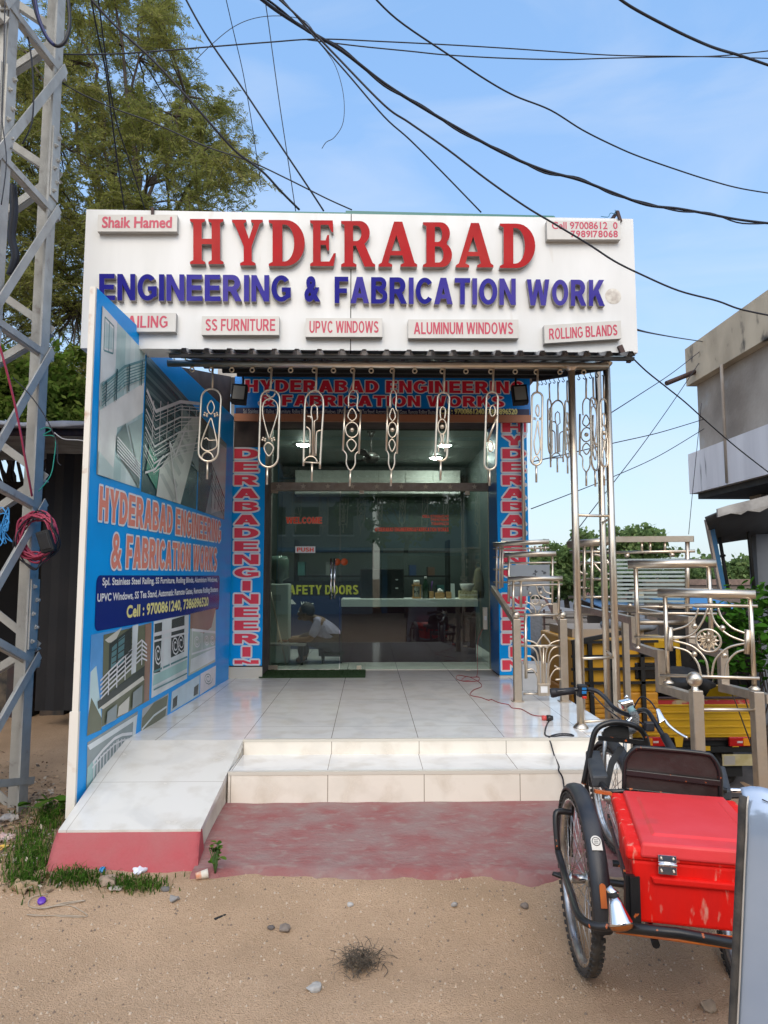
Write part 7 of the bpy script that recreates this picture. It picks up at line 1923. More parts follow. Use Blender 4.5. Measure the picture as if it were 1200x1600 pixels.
for k in range(7):
    x, z = -4.9 + .32 * k, gz(-4, 7.4)
    h_ = random.uniform(.2, .75)
    tag(MB().box((x, 7.6 + .1 * (k % 3), z - .02), (x + .27, 8.0, z + h_)).build('scrap_crate', mat('scrap_%d' % (k % 4), [(.10, .07, .05), (.04, .05, .07), (.14, .11, .08), (.05, .03, .03)][k % 4], .8, 0, (.03, .03, .03), 9), bevel=.01), 'dim crate stacked inside the dark shed behind the tower', 'crate', 'dim crates inside the dark shed')
tag(MB().tube([(-5.2, 6.6, 1.15), (-3.4, 6.6, 1.2)], .02, 8).build('shed_rail', M_rust), 'rusty rail across the opening of the dark shed', 'rail')

# ================================================================ GROUND CLUTTER
random.seed(31)
gv = MB()
for k in range(15000):
    y = 1.9 + 2.3 * random.random() ** .8; x = random.uniform(-.62, .62) * y * 1.25
    if apz(x, y) > gz(x, y) and -.9 < x < 2.1 and y > 3.45: continue
    s_ = random.choice((.0016, .0018, .0022, .003, .0045, .0016, .006)) * random.uniform(.8, 1.4)
    z = gz(x, y) + s_ * .3; a = random.uniform(0, 6.28)
    P = [V((x + s_ * math.cos(a + t) * random.uniform(.7, 1.2), y + s_ * math.sin(a + t) * random.uniform(.7, 1.2), z - s_ * .4)) for t in (0, 1.57, 3.14, 4.71)] + [V((x, y, z + s_ * .8))]
    gv.add(P, [(0, 1, 4), (1, 2, 4), (2, 3, 4), (3, 0, 4)], random.choice((0, 0, 1, 1, 2)))
o = gv.build('gravel', [mat('grit_tan', (.42, .30, .20), .9), mat('grit_pale', (.50, .40, .30), .9), mat('grit_grey', (.20, .15, .11), .9)]); o['kind'] = 'stuff'
def stone(label, px, py, s, col, flat=.6):
    p = onz(px, py, .09 * sst(1480, 1360, py)); p.z = gz(p.x, p.y)
    if p.y > 3.5 and -.9 < p.x < 2: p.z = max(p.z, apz(p.x, p.y))
    random.seed(int(px * 7 + py)); mb = MB(); mb.ball(p + V((0, 0, s * .35)), s, 10, sz=flat, sx=random.uniform(.8, 1.4))
    for v in mb.v: v += V((noise.noise(v * 40), noise.noise(v * 40 + V((5, 0, 0))), noise.noise(v * 40 + V((0, 9, 0))))) * s * .5
    mb.s = [False] * len(mb.s)
    return tag(mb.build('stone', mat('stone_%d' % int(col[0] * 100), col, .9, 0, tuple(c * .7 for c in col), 30)), label, 'stone', 'loose stones on the dirt')
for lab, px, py, s, c in (('flat grey stone by itself below the weeds at the left', 272, 1411, .026, (.30, .28, .26)), ('small dark stone left of the dry twig clump', 424, 1461, .016, (.14, .12, .11)), ('larger brownish stone beside the small dark one left of the twig clump', 446, 1463, .024, (.22, .18, .15)),
                          ('pale pebble in front of the apron at its middle', 547, 1416, .014, (.5, .48, .45)), ('grey stone in the dirt below the middle of the apron edge', 710, 1416, .018, (.38, .36, .34)), ('grey stone in the dirt left of the tricycle wheel', 820, 1419, .020, (.22, .21, .2)),
                          ('pale flat stone set in the dirt below the twig clump', 492, 1549, .026, (.42, .40, .37)), ('brown stone lying at the edge of the weeds near the ramp toe', 168, 1382, .04, (.36, .27, .2)), ('dark grey stone at the right end of the weeds', 258, 1392, .02, (.16, .15, .14)), ('dusty clod beside the pale blue panel at the bottom right', 1108, 1578, .030, (.34, .26, .18))):
    stone(lab, px, py, s, c, .35 if 'flat' in lab else .6)
# dry twig clump
tp_ = onz(562, 1512, 0); tp_.z = gz(tp_.x, tp_.y)
random.seed(17); tcl = thing('twig_clump', 'tangled clump of dry grey twigs lying on the bare dirt', 'twigs', tp_)
mb = MB()
for k in range(330):
    a = tp_ + V((random.gauss(0, .042), random.gauss(0, .038), abs(random.gauss(0, .026)) + .004)); d = V((random.gauss(0, 1), random.gauss(0, 1), random.gauss(0, .6))).normalized()
    l = random.uniform(.02, .06); b_ = a + d * l; b_.z = max(b_.z, tp_.z + .002)
    mb.curve([a, (a + b_) / 2 + V((random.gauss(0, .006), random.gauss(0, .006), .004)), b_], random.choice((.0007, .001, .0014)), 4, sub=2)
mb.build('twigs', mat('dry_twig', (.13, .10, .07), .9, 0, (.06, .05, .04), 40), tcl)
mb = MB(); leaves(mb, tp_ + V((0, 0, .02)), (.08, .07, .03), 260, .012, .003, 0, 1); mb.build('dry_leaf', mat('dry_leafbits', (.16, .13, .09), .9), tcl)
def gpt(px, py):
    p = onz(px, py, .09 * sst(1480, 1360, py)); p.z = max(gz(p.x, p.y), apz(p.x, p.y) if -.9 < p.x < 2.0 and 3.5 < p.y < 4.4 else -1); return p
tag(MB().curve([gpt(598, 1512) + V((0, 0, .004)), gpt(606, 1522) + V((0, 0, .006)), gpt(600, 1530) + V((0, 0, .004))], .0016, 5).build('twig', mat('dry_twig', ())), 'single bent twig right of the dry clump', 'twig')
tag(MB().hexa([gpt(334, 1445), gpt(352, 1437), gpt(353, 1438), gpt(336, 1447)] + [gpt(334, 1445) + V((0, 0, .004)), gpt(352, 1437) + V((0, 0, .004)), gpt(353, 1438) + V((0, 0, .004)), gpt(336, 1447) + V((0, 0, .004))]).build('dark_stick', M_blackm), 'short dark stick lying on the dirt below the ramp toe', 'stick')
# weeds along the ramp toe
M_gr = [leafmat('dry_straw', (.30, .24, .11), (.24, .19, .09)), leafmat('grass_a', (.085, .18, .025), (.06, .14, .02)), leafmat('grass_b', (.13, .22, .04), (.09, .17, .03)), leafmat('grass_c', (.05, .12, .02), (.04, .09, .016))]
random.seed(41); gm = MB()
for (x0, x1, y0, y1, n, h) in ((0, 95, 1290, 1390, 900, .07), (70, 165, 1345, 1394, 900, .06), (160, 262, 1370, 1398, 520, .04), (50, 100, 1270, 1300, 300, .065), (10, 60, 1365, 1398, 300, .04)):
    for k in range(n):
        p = gpt(random.gauss((x0 + x1) / 2, (x1 - x0) / 4), random.gauss((y0 + y1) / 2, (y1 - y0) / 4))
        if p.x > -1.69 and p.y > 3.655: continue
        a = random.uniform(0, 6.28); d = V((math.cos(a), math.sin(a), 0)); hh = h * random.uniform(.4, 1.2); w_ = V((-d.y, d.x, 0)) * random.uniform(.0018, .004)
        q = p + d * hh * .25 + V((0, 0, hh * .7)); e = p + d * hh * random.uniform(.5, .9) + V((0, 0, hh * random.uniform(.6, 1)))
        m_ = random.choice((0, 1, 1, 1, 2, 2, 3, 3)); gm.add([p - w_, p + w_, q + w_ * .8, e, q - w_ * .8], [(0, 1, 2, 4), (4, 2, 3)], m_)
o = gm.build('grass', M_gr); o['kind'] = 'stuff'
random.seed(55); lt = MB()
for k in range(1500):
    px, py = random.gauss(45, 42), random.gauss(1285, 60)
    if py > 1400 or py < 1175: continue
    p = gpt(px, py)
    if p.x > -1.72 and p.y > 3.6: continue
    t = V((random.gauss(0, 1), random.gauss(0, 1), random.gauss(0, .35))).normalized(); sd = t.cross(V((random.gauss(0, .4), random.gauss(0, .4), 1))).normalized(); L_ = random.uniform(.012, .045); q = p + V((0, 0, random.uniform(.002, .02)))
    lt.add([q, q + t * L_ * .5 + sd * L_ * .28, q + t * L_, q + t * L_ * .5 - sd * L_ * .28], [(0, 1, 2, 3)], random.choice((0, 0, 1, 1, 2, 3)))
o = lt.build('leaf_litter', [mat('litter_brown', (.16, .10, .06), .9), mat('litter_tan', (.32, .22, .13), .9), mat('litter_pale', (.45, .38, .30), .9), mat('litter_dark', (.06, .045, .035), .9)]); o['kind'] = 'stuff'
def broadleaf(label, base, n, r, ll, mats, name='weed_plant', h=.15, seed=2, cat='plant', lw=.42):
    random.seed(seed); base = V(base); rt = thing(name, label, cat, base); st, lf = MB(), MB()
    for k in range(n):
        e = base + V((random.gauss(0, r), random.gauss(0, r * .7), random.uniform(.3, 1.0) * h)); st.tube(branch_path(base, e, .02, 3), [.004, .002], 5)
        for j in range(2):
            t = V((random.gauss(0, 1), random.gauss(0, 1), random.uniform(-.3, .4))).normalized(); sd = t.cross(V((random.gauss(0, .3), random.gauss(0, .3), 1))).normalized()
            L_ = ll * random.uniform(.6, 1.2); P = [e]; nn_ = sd.cross(t)
            rim = [(0, 0), (.15, .6), (.4, 1), (.7, .85), (.92, .4), (1, 0), (.92, -.4), (.7, -.85), (.4, -1), (.15, -.6)]
            mid_ = [e + t * (L_ * u_) + nn_ * (-.0 if True else 0) for u_ in (.2, .5, .8)]
            pts_ = [e + t * (L_ * u_) + sd * (L_ * lw * v_) + nn_ * (abs(v_) * L_ * .10) for u_, v_ in rim]
            k0 = len(lf.v); m_ = random.randrange(len(mats)); lf.add(pts_ + [e + t * (L_ * .45)], [(i, (i + 1) % 10, 10) for i in range(10)], m_, True)
    st.build('stem', mat('green_stem', (.06, .12, .03), .7), rt); lf.build('leaves', mats, rt)
    return rt
broadleaf('broad leaved green weed at the foot of the blue banner wall', gpt(88, 1275), 16, .09, .075, M_gr[1:], h=.12, seed=3)
broadleaf('small upright green seedling beside the right corner of the ramp toe', gpt(336, 1372), 16, .012, .034, M_gr[1:], h=.15, seed=8, name='seedling')
# litter
def crumple(name, label, px, py, s, m, cat, flat=.35, seed=1):
    p = gpt(px, py); random.seed(seed); mb = MB(); mb.ball(p + V((0, 0, s * flat * .8)), s, 14, sz=flat, sx=1.3)
    for v in mb.v: v += V((noise.noise(v * 30 + V((seed, 0, 0))), noise.noise(v * 30 + V((0, seed, 5))), noise.noise(v * 34))) * s * .55
    mb.s = [False] * len(mb.s); return tag(mb.build(name, m), label, cat)
crumple('plastic_scrap', 'crumpled white plastic scrap at the foot of the red ramp toe', 218, 1364, .032, mat('plastic_white', (.66, .68, .74), .35), 'litter', seed=2)
crumple('paper_scrap', 'torn pinkish paper scrap at the far left edge', 6, 1316, .05, mat('paper_pink', (.6, .36, .33), .8, 0, (.62, .55, .5), 14), 'litter', .25, 3)
crumple('paper_scrap', 'grey white crumpled paper scrap left of the leafy weed', 14, 1284, .05, mat('paper_grey', (.5, .46, .42), .8, 0, (.35, .3, .26), 14), 'litter', .3, 4)
crumple('paper_scrap', 'brown dry leaf scrap between the paper and the weeds', 42, 1292, .04, mat('leaf_brown', (.33, .2, .14), .8, 0, (.22, .14, .1), 14), 'litter', .3, 5)
crumple('plastic_scrap', 'clear plastic scrap on the dirt below the weeds', 180, 1392, .026, mat('plastic_clear', (.42, .36, .31), .25), 'litter', .3, 6)
crumple('paper_scrap', 'orange and yellow wrapper scrap at the far left edge', 5, 1328, .028, mat('wrapper_yellow', (.65, .4, .06), .5), 'litter', .25, 7)
crumple('dry_leaf', 'pale dry leaves heap under the tower foot', 40, 1392, .055, mat('leaf_pale', (.4, .28, .17), .85, 0, (.28, .2, .12), 16), 'dry leaves', .3, 9)
def capobj(label, px, py, m, r=.018):
    p = gpt(px, py); return tag(MB().lathe(p, V((.2, -.6, .8)), [(.001, .0), (r, 0), (r * 1.05, .004), (r * 1.05, .014), (r * .9, .017), (.001, .017)], 16).build('lost_lid', m), label, 'lid')
capobj('bright blue plastic lid among the weeds', 160, 1366, mat('cap_blue', (.01, .25, .6), .35), .015); capobj('purple plastic lid on the dirt at the lower left', 65, 1417, mat('cap_purple', (.10, .02, .36), .35), .018)
p = gpt(312, 1378); cup = thing('paper_cup', 'crushed white and orange paper cup beside the seedling', 'paper cup', p)
MB().lathe(p + V((-.02, 0, .015)), (1, .35, .12), [(.001, 0), (.017, 0), (.0175, .012), (.019, .026)], 14).build('cup_base', mat('cup_orange', (.6, .2, .08), .6, 0, (.6, .5, .4), 30), cup)
MB().lathe(p + V((-.02, 0, .015)) + V((1, .35, .12)).normalized() * .0262, (1, .35, .12), [(.019, 0), (.021, .02), (.023, .034), (.021, .034), (.018, 0)], 14).build('cup_rim', mat('cup_white', (.62, .57, .48), .7), cup)
wires = [[(75, 1405), (50, 1412), (45, 1425), (70, 1432), (100, 1420), (132, 1418)], [(60, 1430), (85, 1428), (105, 1424), (120, 1432), (132, 1445)], [(45, 1440), (60, 1446), (100, 1442), (130, 1446)]]
mb = MB()
P = []
for W in wires: P += [gpt(*q) + V((0, 0, .004 + .006 * (i % 2))) for i, q in enumerate(W)]
tag(mb.curve(P, .0022, 5).build('loose_wire', mat('pale_wire', (.4, .33, .25), .6)), 'pale loops of loose wire on the dirt below the weeds', 'wire')

# ================================================================ BACKGROUND, RIGHT
# concrete building
bX = 6.75; yF, yN = 14.0, 9.6
def bz_(py): return onplane(1098, py, V((bX, yF, 0)), V((0, 1, 0))).z
bld = thing('concrete_building', 'weathered concrete upper storey with tan and white bands at the right edge', 'building', (9, 12, -1))
M_tan = mat('stained_tan_render', (0.56, 0.47, 0.345), .9, 0, (0.36, 0.295, 0.215), 1.3, 8, bump=.3, bscale=12, stretch=(1, 1, .6), col3=(0.06, 0.055, 0.05), scale3=2.6, lo3=.60, hi3=.70)
M_cem = mat('grey_cement', (0.22, 0.185, 0.155), .9, 0, (0.38, 0.335, 0.29), .9, 9, bump=.4, bscale=14, col3=(0.36, 0.35, 0.34), scale3=1.6, lo3=.58, hi3=.75)
M_wb = mat('whitewashed_band', (0.72, 0.70, 0.72), .85, 0, (0.56, 0.545, 0.57), 1.0, 8, bump=.2, stretch=(1, 2.2, .25), col3=(0.06, 0.06, 0.065), scale3=2.2, lo3=.66, hi3=.74)
zT, z2, z3, z4 = bz_(546), bz_(604), bz_(710), bz_(772)
MB().box((bX, yN - 4, z2), (bX + 6, yF, zT)).build('parapet', M_tan, bld)
MB().box((bX + .18, yN - 4, z3 - .2), (bX + 5.8, yF - .1, z2 + .02)).build('wall', M_cem, bld)
MB().box((bX - .02, yN - 4, z4), (bX + 6, yF + .02, z3)).build('balcony_band', M_wb, bld)
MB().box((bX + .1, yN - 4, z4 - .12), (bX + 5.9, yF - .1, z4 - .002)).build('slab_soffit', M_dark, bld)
for y in (13.2, 10.2): MB().box((bX + .9, y - .2, -1.2), (bX + 1.3, y + .2, z4 - .121)).build('pillar', M_cem, bld)
MB().box((bX + 1.6, yN - 4, -1.2), (bX + 1.8, yF - .3, z4 - .121)).build('ground_floor_wall', mat('bluish_wall', (.16, .18, .21), .85, 0, (.11, .12, .14), 2), bld)
MB().tube([(bX - .03, yF - 1.5, bz_(604)), (bX - .03, yF - 1.5, bz_(770))], .03, 8).build('drain_pipe', M_cem, bld)
MB().tube([(bX, yF - .4, bz_(590)), (bX - .7, yF - .6, bz_(612))], .05, 8).build('drain_spout', M_rust, bld)
# leaning tarpaulin shelter
tsh = thing('tarp_shelter', 'leaning shelter with blue post and grey torn tarpaulin under the concrete building', 'shelter', at(1150, 950, 9.0))
Yt = 9.0
M_tarp = mat('grey_tarp', (0.055, 0.06, 0.07), .6, 0, (0.085, 0.09, 0.10), 2, bump=.3, bscale=6)
P0 = [(1101, 808), (1125, 798), (1150, 792), (1175, 785), (1215, 775)]; P1 = [(1121, 848), (1140, 845), (1160, 842), (1180, 840), (1215, 838)]
mb = MB()
for (x0, y0), (x1, y1) in zip(P0, P1):
    a_, b_ = at(x0, y0, Yt - .5), at(x1, y1, Yt + .9)
    for k in range(6): t = k / 5; mb.v.append(a_ + (b_ - a_) * t - V((0, 0, .08 * math.sin(math.pi * t))))
for i in range(4):
    for k in range(5): mb.f.append([i * 6 + k, i * 6 + k + 1, (i + 1) * 6 + k + 1, (i + 1) * 6 + k]); mb.m.append(0); mb.s.append(True)
o = mb.build('tarpaulin', M_tarp, tsh); so = o.modifiers.new('thick', 'SOLIDIFY'); so.thickness = .02
MB().beam(at(1107, 812, Yt - .1), at(1131, 935, Yt - .1), .085, .06, (0, 1, 0)).build('blue_post', mat('blue_post', (.012, .10, .22), .5), tsh)
MB().beam(at(1103, 812, Yt - .12), at(1128, 935, Yt - .12), .03, .05, (0, 1, 0)).build('post_edge', mat('pale_wood', (.34, .28, .24), .8), tsh)
for (x0, y0, x1, y1) in ((1124, 838, 1139, 930), (1166, 795, 1179, 930)): MB().tube([at(x0, y0, Yt + .3), at(x1, y1, Yt + .3)], .025, 8).build('bamboo_pole', M_blackm, tsh)
MB().tube([at(1120, 870, Yt), at(1132, 868, Yt + .3)], .02, 6).build('tie_bar', M_blackm, tsh)
mb = MB(); random.seed(6)
top_ = [(1121, 795), (1140, 789), (1165, 783), (1185, 778), (1215, 770)]
low_ = [(1122, 808), (1142, 802), (1158, 804), (1168, 798), (1187, 800), (1215, 786)]
mb.prism([at(x, y, Yt - .62) for x, y in top_] + [at(x, y, Yt - .66) for x, y in reversed(low_)], V((0, .03, 0)))
mb.build('torn_sheet', mat('asbestos_sheet', (.34, .33, .31), .9, 0, (.20, .19, .18), 5), tsh)
wl = at(1190, 880, 9.6); MB().box((wl.x - .12, 9.5, -1.2), (wl.x + 2.5, 9.7, at(1190, 835, 9.6).z)).build('end_wall', mat('bluish_wall', ()), tsh)
bw_ = thing('boundary_wall', 'low brown boundary wall seen under the tarpaulin shelter', 'wall', (11.5, 22, -1.2))
MB().box((9.0, 22, -1.3), (16, 22.2, at(1150, 914, 22).z)).build('wall_body', mat('brown_wall', (.22, .17, .14), .9, 0, (.15, .12, .1), 2), bw_); MB().box((8.98, 21.95, at(1150, 914, 22).z), (16.02, 22.25, at(1150, 905, 22).z)).build('coping', mat('brick_coping', (.30, .20, .16), .9, 0, (.2, .14, .11), 8), bw_)

# ---------------------------------------------------------------- yellow pickup with its tailgate to us
GZ = -1.15
M_yp = mat('yellow_truck_paint', (0.66, 0.39, 0.012), .42, 0, (0.58, 0.33, 0.012), 3, col3=(0.14, 0.05, 0.02), scale3=7, lo3=.64, hi3=.72, stretch=(.6, 1, 3))
M_yo = mat('amber_truck_paint', (0.62, 0.30, 0.02), .5, 0, (0.5, 0.22, 0.02), 4)
YT = 9.0
def TP(px, py, dy=0): return at(px, py, YT + dy)
trk = thing('pickup_truck', 'yellow goods pickup with a rusty tailgate behind the railing stand', 'pickup truck', V((4.4, 10.4, GZ)))
tx0, tx1 = TP(985, 1100).x, TP(1190, 1100).x
tz0, tz1 = TP(1080, 1152).z, TP(1080, 1092).z
tg = MB().box((tx0, YT, tz0), (tx1, YT + .04, tz1)).build('tailgate', M_yp, trk)
for k in range(5):
    z = tz0 + .03 + (tz1 - tz0 - .12) * k / 4; MB().box((tx0 + .03, YT - .014, z), (tx1 - .03, YT - .0005, z + .022)).build('rib', M_yp, tg, bevel=.004)
MB().box((tx0 + .02, YT - .006, tz1 - .085), (tx1 - .02, YT - .0004, tz1 - .012)).build('red_stripe', mat('faded_red_band', (.46, .03, .03), .6, 0, (.5, .42, .25), 5, lo=.5, hi=.6), tg)
MB().box((tx0, YT - .02, tz1), (tx1, YT + .05, tz1 + .02)).build('top_rail', M_rust, trk)
for x in (tx0, tx1 - .04): MB().box((x, YT + .041, tz0), (x + .04, YT + 2.1, tz1)).build('bed_side', M_yp, trk)
MB().box((tx0, YT + .041, tz0 - .05), (tx1, YT + 2.1, tz0)).build('bed_floor', M_rust, trk)
MB().box((tx0 + .08, YT + .1, TP(1000, 1172).z), (tx1 - .08, YT + .2, TP(1000, 1160).z)).build('chassis_beam', M_blackm, trk)
MB().box((tx0 + .1, YT + .02, TP(1000, 1177).z), (tx1 - .02, YT + .09, TP(1000, 1168).z)).build('bumper', M_dkgrey, trk)
for px in (1024, 1155):
    a_, b_ = TP(px - 16, 1166), TP(px + 16, 1151)
    lam = MB().box((a_.x, YT - .02, a_.z), (b_.x, YT + .03, b_.z)).build('tail_lamp', mat('lamp_red', (.45, .012, .012), .2), trk, bevel=.012)
    MB().box((a_.x + (b_.x - a_.x) * (.66 if px > 1100 else .02), YT - .024, a_.z + .012), (a_.x + (b_.x - a_.x) * (.97 if px > 1100 else .33), YT - .0205, b_.z - .012)).build('indicator', mat('lamp_amber', (.75, .28, .02), .25), lam)
    MB().box((a_.x + (b_.x - a_.x) * .36, YT - .024, a_.z + .045), (a_.x + (b_.x - a_.x) * .62, YT - .0205, b_.z - .05)).build('reverse_lens', mat('lamp_white', (.6, .5, .5), .2), lam)
a_, b_ = TP(1128, 1196), TP(1174, 1178)
pl_ = MB().box((a_.x, YT - .02, a_.z), (b_.x, YT - .005, b_.z)).build('number_plate', mat('plate_cream', (.5, .44, .26), .6, 0, (.4, .33, .15), 8), trk)
MB().box((a_.x + .02, YT - .0225, a_.z + .015), (a_.x + (b_.x - a_.x) * .42, YT - .0205, b_.z - .02)).build('plate_patch', mat('plate_grey', (.36, .34, .3), .6), pl_)
a_, b_ = TP(1098, 1172), TP(1108, 1165); MB().box((a_.x, YT - .03, a_.z), (b_.x, YT - .02, b_.z)).build('tag_plate', M_yp, trk)
for px in (1012, 1128):
    c_ = TP(px, 1203, .35)
    c_.z = gz(c_.x, c_.y) + .27
    wb_ = MB().lathe(c_, (1, 0, 0), [(.001, -.04), (.12, -.05), (.14, -.02), (.14, .02), (.12, .05), (.001, .04)], 18).build('wheel', mat('wheel_grey', (.2, .2, .2), .5), trk)
    MB().lathe(c_, (1, 0, 0), [(.142, -.06), (.20, -.075), (.255, -.07), (.27, -.04), (.27, .04), (.255, .07), (.20, .075), (.142, .06)], 26, close_prof=True).build('tyre', M_rubber, wb_)
    MB().box((c_.x - .12, YT + .05, c_.z - .10), (c_.x - .112 + .23, YT + .058, c_.z + .16)).build('mud_flap', M_blackm, trk)
for px in (1060, 1148):
    a_ = TP(px, 1152); MB().prism([a_ + V((-.06, -.015, 0)), a_ + V((.06, -.015, 0)), a_ + V((.04, -.015, -.12)), a_ + V((-.04, -.015, -.12))], V((0, .02, 0))).build('tailgate_bracket', M_yp, trk)
cz = TP(1080, 1000).z
MB().hexa([(tx0, YT + 2.15, GZ + .35), (tx1, YT + 2.15, GZ + .35), (tx1, YT + 3.5, GZ + .35), (tx0, YT + 3.5, GZ + .35), (tx0 + .06, YT + 2.15, GZ + 1.75), (tx1 - .06, YT + 2.15, GZ + 1.75), (tx1 - .1, YT + 2.9, GZ + 1.75), (tx0 + .1, YT + 2.9, GZ + 1.75)]).build('cab', M_yp, trk, bevel=.04)
MB().box((tx0 + .15, YT + 2.135, GZ + 1.05), (tx1 - .15, YT + 2.1495, GZ + 1.6)).build('rear_window', mat('dark_glass', (.01, .012, .014), .06), trk)
# frame pile over the bed: dark tarp bundle
crumple('tarp_bundle', 'dark tarpaulin bundle piled on the yellow pickup bed', 1, 1, .01, M_tarp, 'tarpaulin', .5, 1)
tbn = bpy.context.scene.objects['tarp_bundle']
mb = MB(); random.seed(12)
c0 = V(((tx0 + tx1) / 2, YT + 1.1, tz1 + .02)); mb.ball(c0 + V((0, 0, .05)), .62, 20, sx=1.0, sy=1.3, sz=.28)
for v in mb.v: v += V((noise.noise(v * 3), noise.noise(v * 3 + V((7, 0, 0))), noise.noise(v * 3.3))) * .22
bpy.data.objects.remove(tbn)
tag(mb.build('tarp_bundle', M_dark), 'dark tarpaulin bundle piled on the yellow pickup bed', 'tarpaulin')

# second yellow goods carrier with black cage
YU = 8.4
def UP(px, py, dy=0): return at(px, py, YU + dy)
crr = thing('goods_carrier', 'yellow three wheeled goods carrier with a black cage beside the platform edge', 'goods carrier', V((3.1, 9.4, GZ)))
ux0, ux1 = UP(893, 1000).x, UP(1028, 1000).x
uzt, uzb = UP(950, 955).z, UP(950, 1140).z
M_yb = mat('yellow_carrier_paint', (0.70, 0.37, 0.02), .45, 0, (0.6, 0.3, 0.02), 3)
MB().box((ux0, YU + .04, uzb - .05), (ux1, YU + 1.7, UP(950, 1083).z)).build('body_lower', M_yo, crr, bevel=.02)
MB().box((ux0 + .02, YU + .05, UP(950, 1083).z + .001), (ux1 - .02, YU + 1.6, UP(950, 1000).z)).build('body_upper', M_yb, crr, bevel=.02)
for (xa, ya, xb, yb) in ((958, 1036, 1002, 1062),): MB().box((UP(xa, 1).x, YU + .03, UP(950, yb).z), (UP(xb, 1).x, YU + .0495, UP(950, ya).z)).build('rear_window', mat('dark_glass', ()), crr, bevel=.01)
for k in range(6):
    z = uzb + .02 + k * .058; MB().box((ux0 + .02, YU + .025, z), (ux1 - .02, YU + .0395, z + .036)).build('tail_board_slat', M_yo, crr, bevel=.004)
for px in (897, 921, 952, 978, 1002): 
    a_, b_ = UP(px + 6, 1140), UP(px, 1004); MB().beam(a_, b_, .05, .04, (0, 1, 0)).build('cage_bar', M_blackm, crr)
for py in (1004, 1026, 1046, 1068): MB().beam(UP(893, py), UP(1028, py - 2), .04, .03).build('cage_rail', M_blackm, crr)
MB().beam(UP(893, 1004), UP(990, 985), .05, .05).build('cage_rail', M_blackm, crr)
MB().box((ux0 + .1, YU + .3, UP(950, 1000).z + .001), (ux1 - .05, YU + 1.4, UP(950, 986).z)).build('load_tray', mat('tray_tan', (.33, .28, .23), .8), crr)
for px in (915, 1005):
    c_ = UP(px, 1140, .8); c_.z = gz(c_.x, c_.y) + .22
    wb_ = MB().lathe(c_, (1, 0, 0), [(.001, -.04), (.11, -.04), (.11, .04), (.001, .04)], 16).build('wheel', mat('wheel_grey', ()), crr)
    MB().lathe(c_, (1, 0, 0), [(.112, -.05), (.2, -.06), (.22, -.03), (.22, .03), (.2, .06), (.112, .05)], 22, close_prof=True).build('tyre', M_rubber, wb_)
mb = MB(); c0 = UP(983, 978, .5); mb.ball(c0, .30, 16, sx=1.2, sz=.32)
for v in mb.v: v += V((noise.noise(v * 5), noise.noise(v * 5 + V((7, 0, 0))), noise.noise(v * 5.3))) * .07
tag(mb.build('tarp_cover', mat('bluegrey_tarp', (.13, .15, .18), .6, 0, (.2, .22, .25), 4)), 'blue grey tarpaulin folded on top of the yellow goods carrier', 'tarpaulin')

# dark car and grey truck farther off
YCAR = 14.0
def CP(px, py, dy=0): return at(px, py, YCAR + dy)
car = thing('parked_car', 'dark parked car with a sloping windscreen beyond the yellow carrier', 'car', V((4.8, 15, GZ)))
g_ = gz(4.8, 14.5)
xa, xb = CP(884, 1).x, CP(1000, 1).x
MB().hexa([(xa, YCAR, g_ + .3), (xb, YCAR, g_ + .3), (xb, YCAR + 4, g_ + .3), (xa, YCAR + 4, g_ + .3), (xa + .04, YCAR + .05, g_ + .95), (xb - .04, YCAR + .05, g_ + .95), (xb - .04, YCAR + 3.9, g_ + .95), (xa + .04, YCAR + 3.9, g_ + .95)]).build('body', mat('car_black', (.012, .013, .016), .15, coat=.5), car, bevel=.08, seg=3)
MB().hexa([(xa + .05, YCAR + .9, g_ + .94), (xb - .05, YCAR + .9, g_ + .94), (xb - .05, YCAR + 3.6, g_ + .94), (xa + .05, YCAR + 3.6, g_ + .94), (xa + .18, YCAR + 1.5, g_ + 1.45), (xb - .18, YCAR + 1.5, g_ + 1.45), (xb - .18, YCAR + 3.1, g_ + 1.45), (xa + .18, YCAR + 3.1, g_ + 1.45)]).build('cabin', mat('car_glass', (.05, .06, .07), .05), car, bevel=.05)
for s_ in (xa + .03, xb - .03):
    for yy in (YCAR + .8, YCAR + 3.2):
        wb_ = MB().lathe((s_, yy, g_ + .3), (1, 0, 0), [(.001, -.06), (.18, -.06), (.18, .06), (.001, .06)], 16).build('wheel', mat('wheel_grey', ()), car); MB().lathe((s_, yy, g_ + .3), (1, 0, 0), [(.182, -.08), (.28, -.09), (.3, 0), (.28, .09), (.182, .08)], 20, close_prof=True).build('tyre', M_rubber, wb_)
YGT = 19.5
def GP(px, py, dy=0): return at(px, py, YGT + dy)
gtk = thing('grey_truck', 'grey plank sided truck seen through the fan shaped gate', 'truck', V((5.2, 21, GZ)))
xa, xb = GP(826, 1).x, GP(890, 1).x
M_gtk = mat('grey_planks', (.27, .25, .23), .8, 0, (.20, .18, .165), 3, stretch=(.4, 1, 6))
MB().box((xa, YGT, GP(850, 1010).z), (xb, YGT + 3.5, GP(850, 955).z)).build('load_bed', M_gtk, gtk)
for k in range(5): z = GP(850, 1008 - 11 * k).z; MB().box((xa, YGT - .05, z), (xb, YGT - .001, z + .13)).build('plank', M_gtk, gtk, bevel=.01)
for dx in (0.02, .5, 1.0): MB().box((xa + dx, YGT - .08, GP(850, 1010).z), (xa + dx + .05, YGT - .0505, GP(850, 952).z)).build('stake', M_rust, gtk)
MB().box((xa + .1, YGT + .1, GP(850, 1022).z), (xb - .1, YGT + 3.4, GP(850, 1010.2).z)).build('chassis', M_blackm, gtk)
MB().box((xa + .05, YGT + 3.6, GP(850, 1025).z), (xb - .05, YGT + 5, GP(850, 945).z)).build('cab', M_gtk, gtk, bevel=.08)
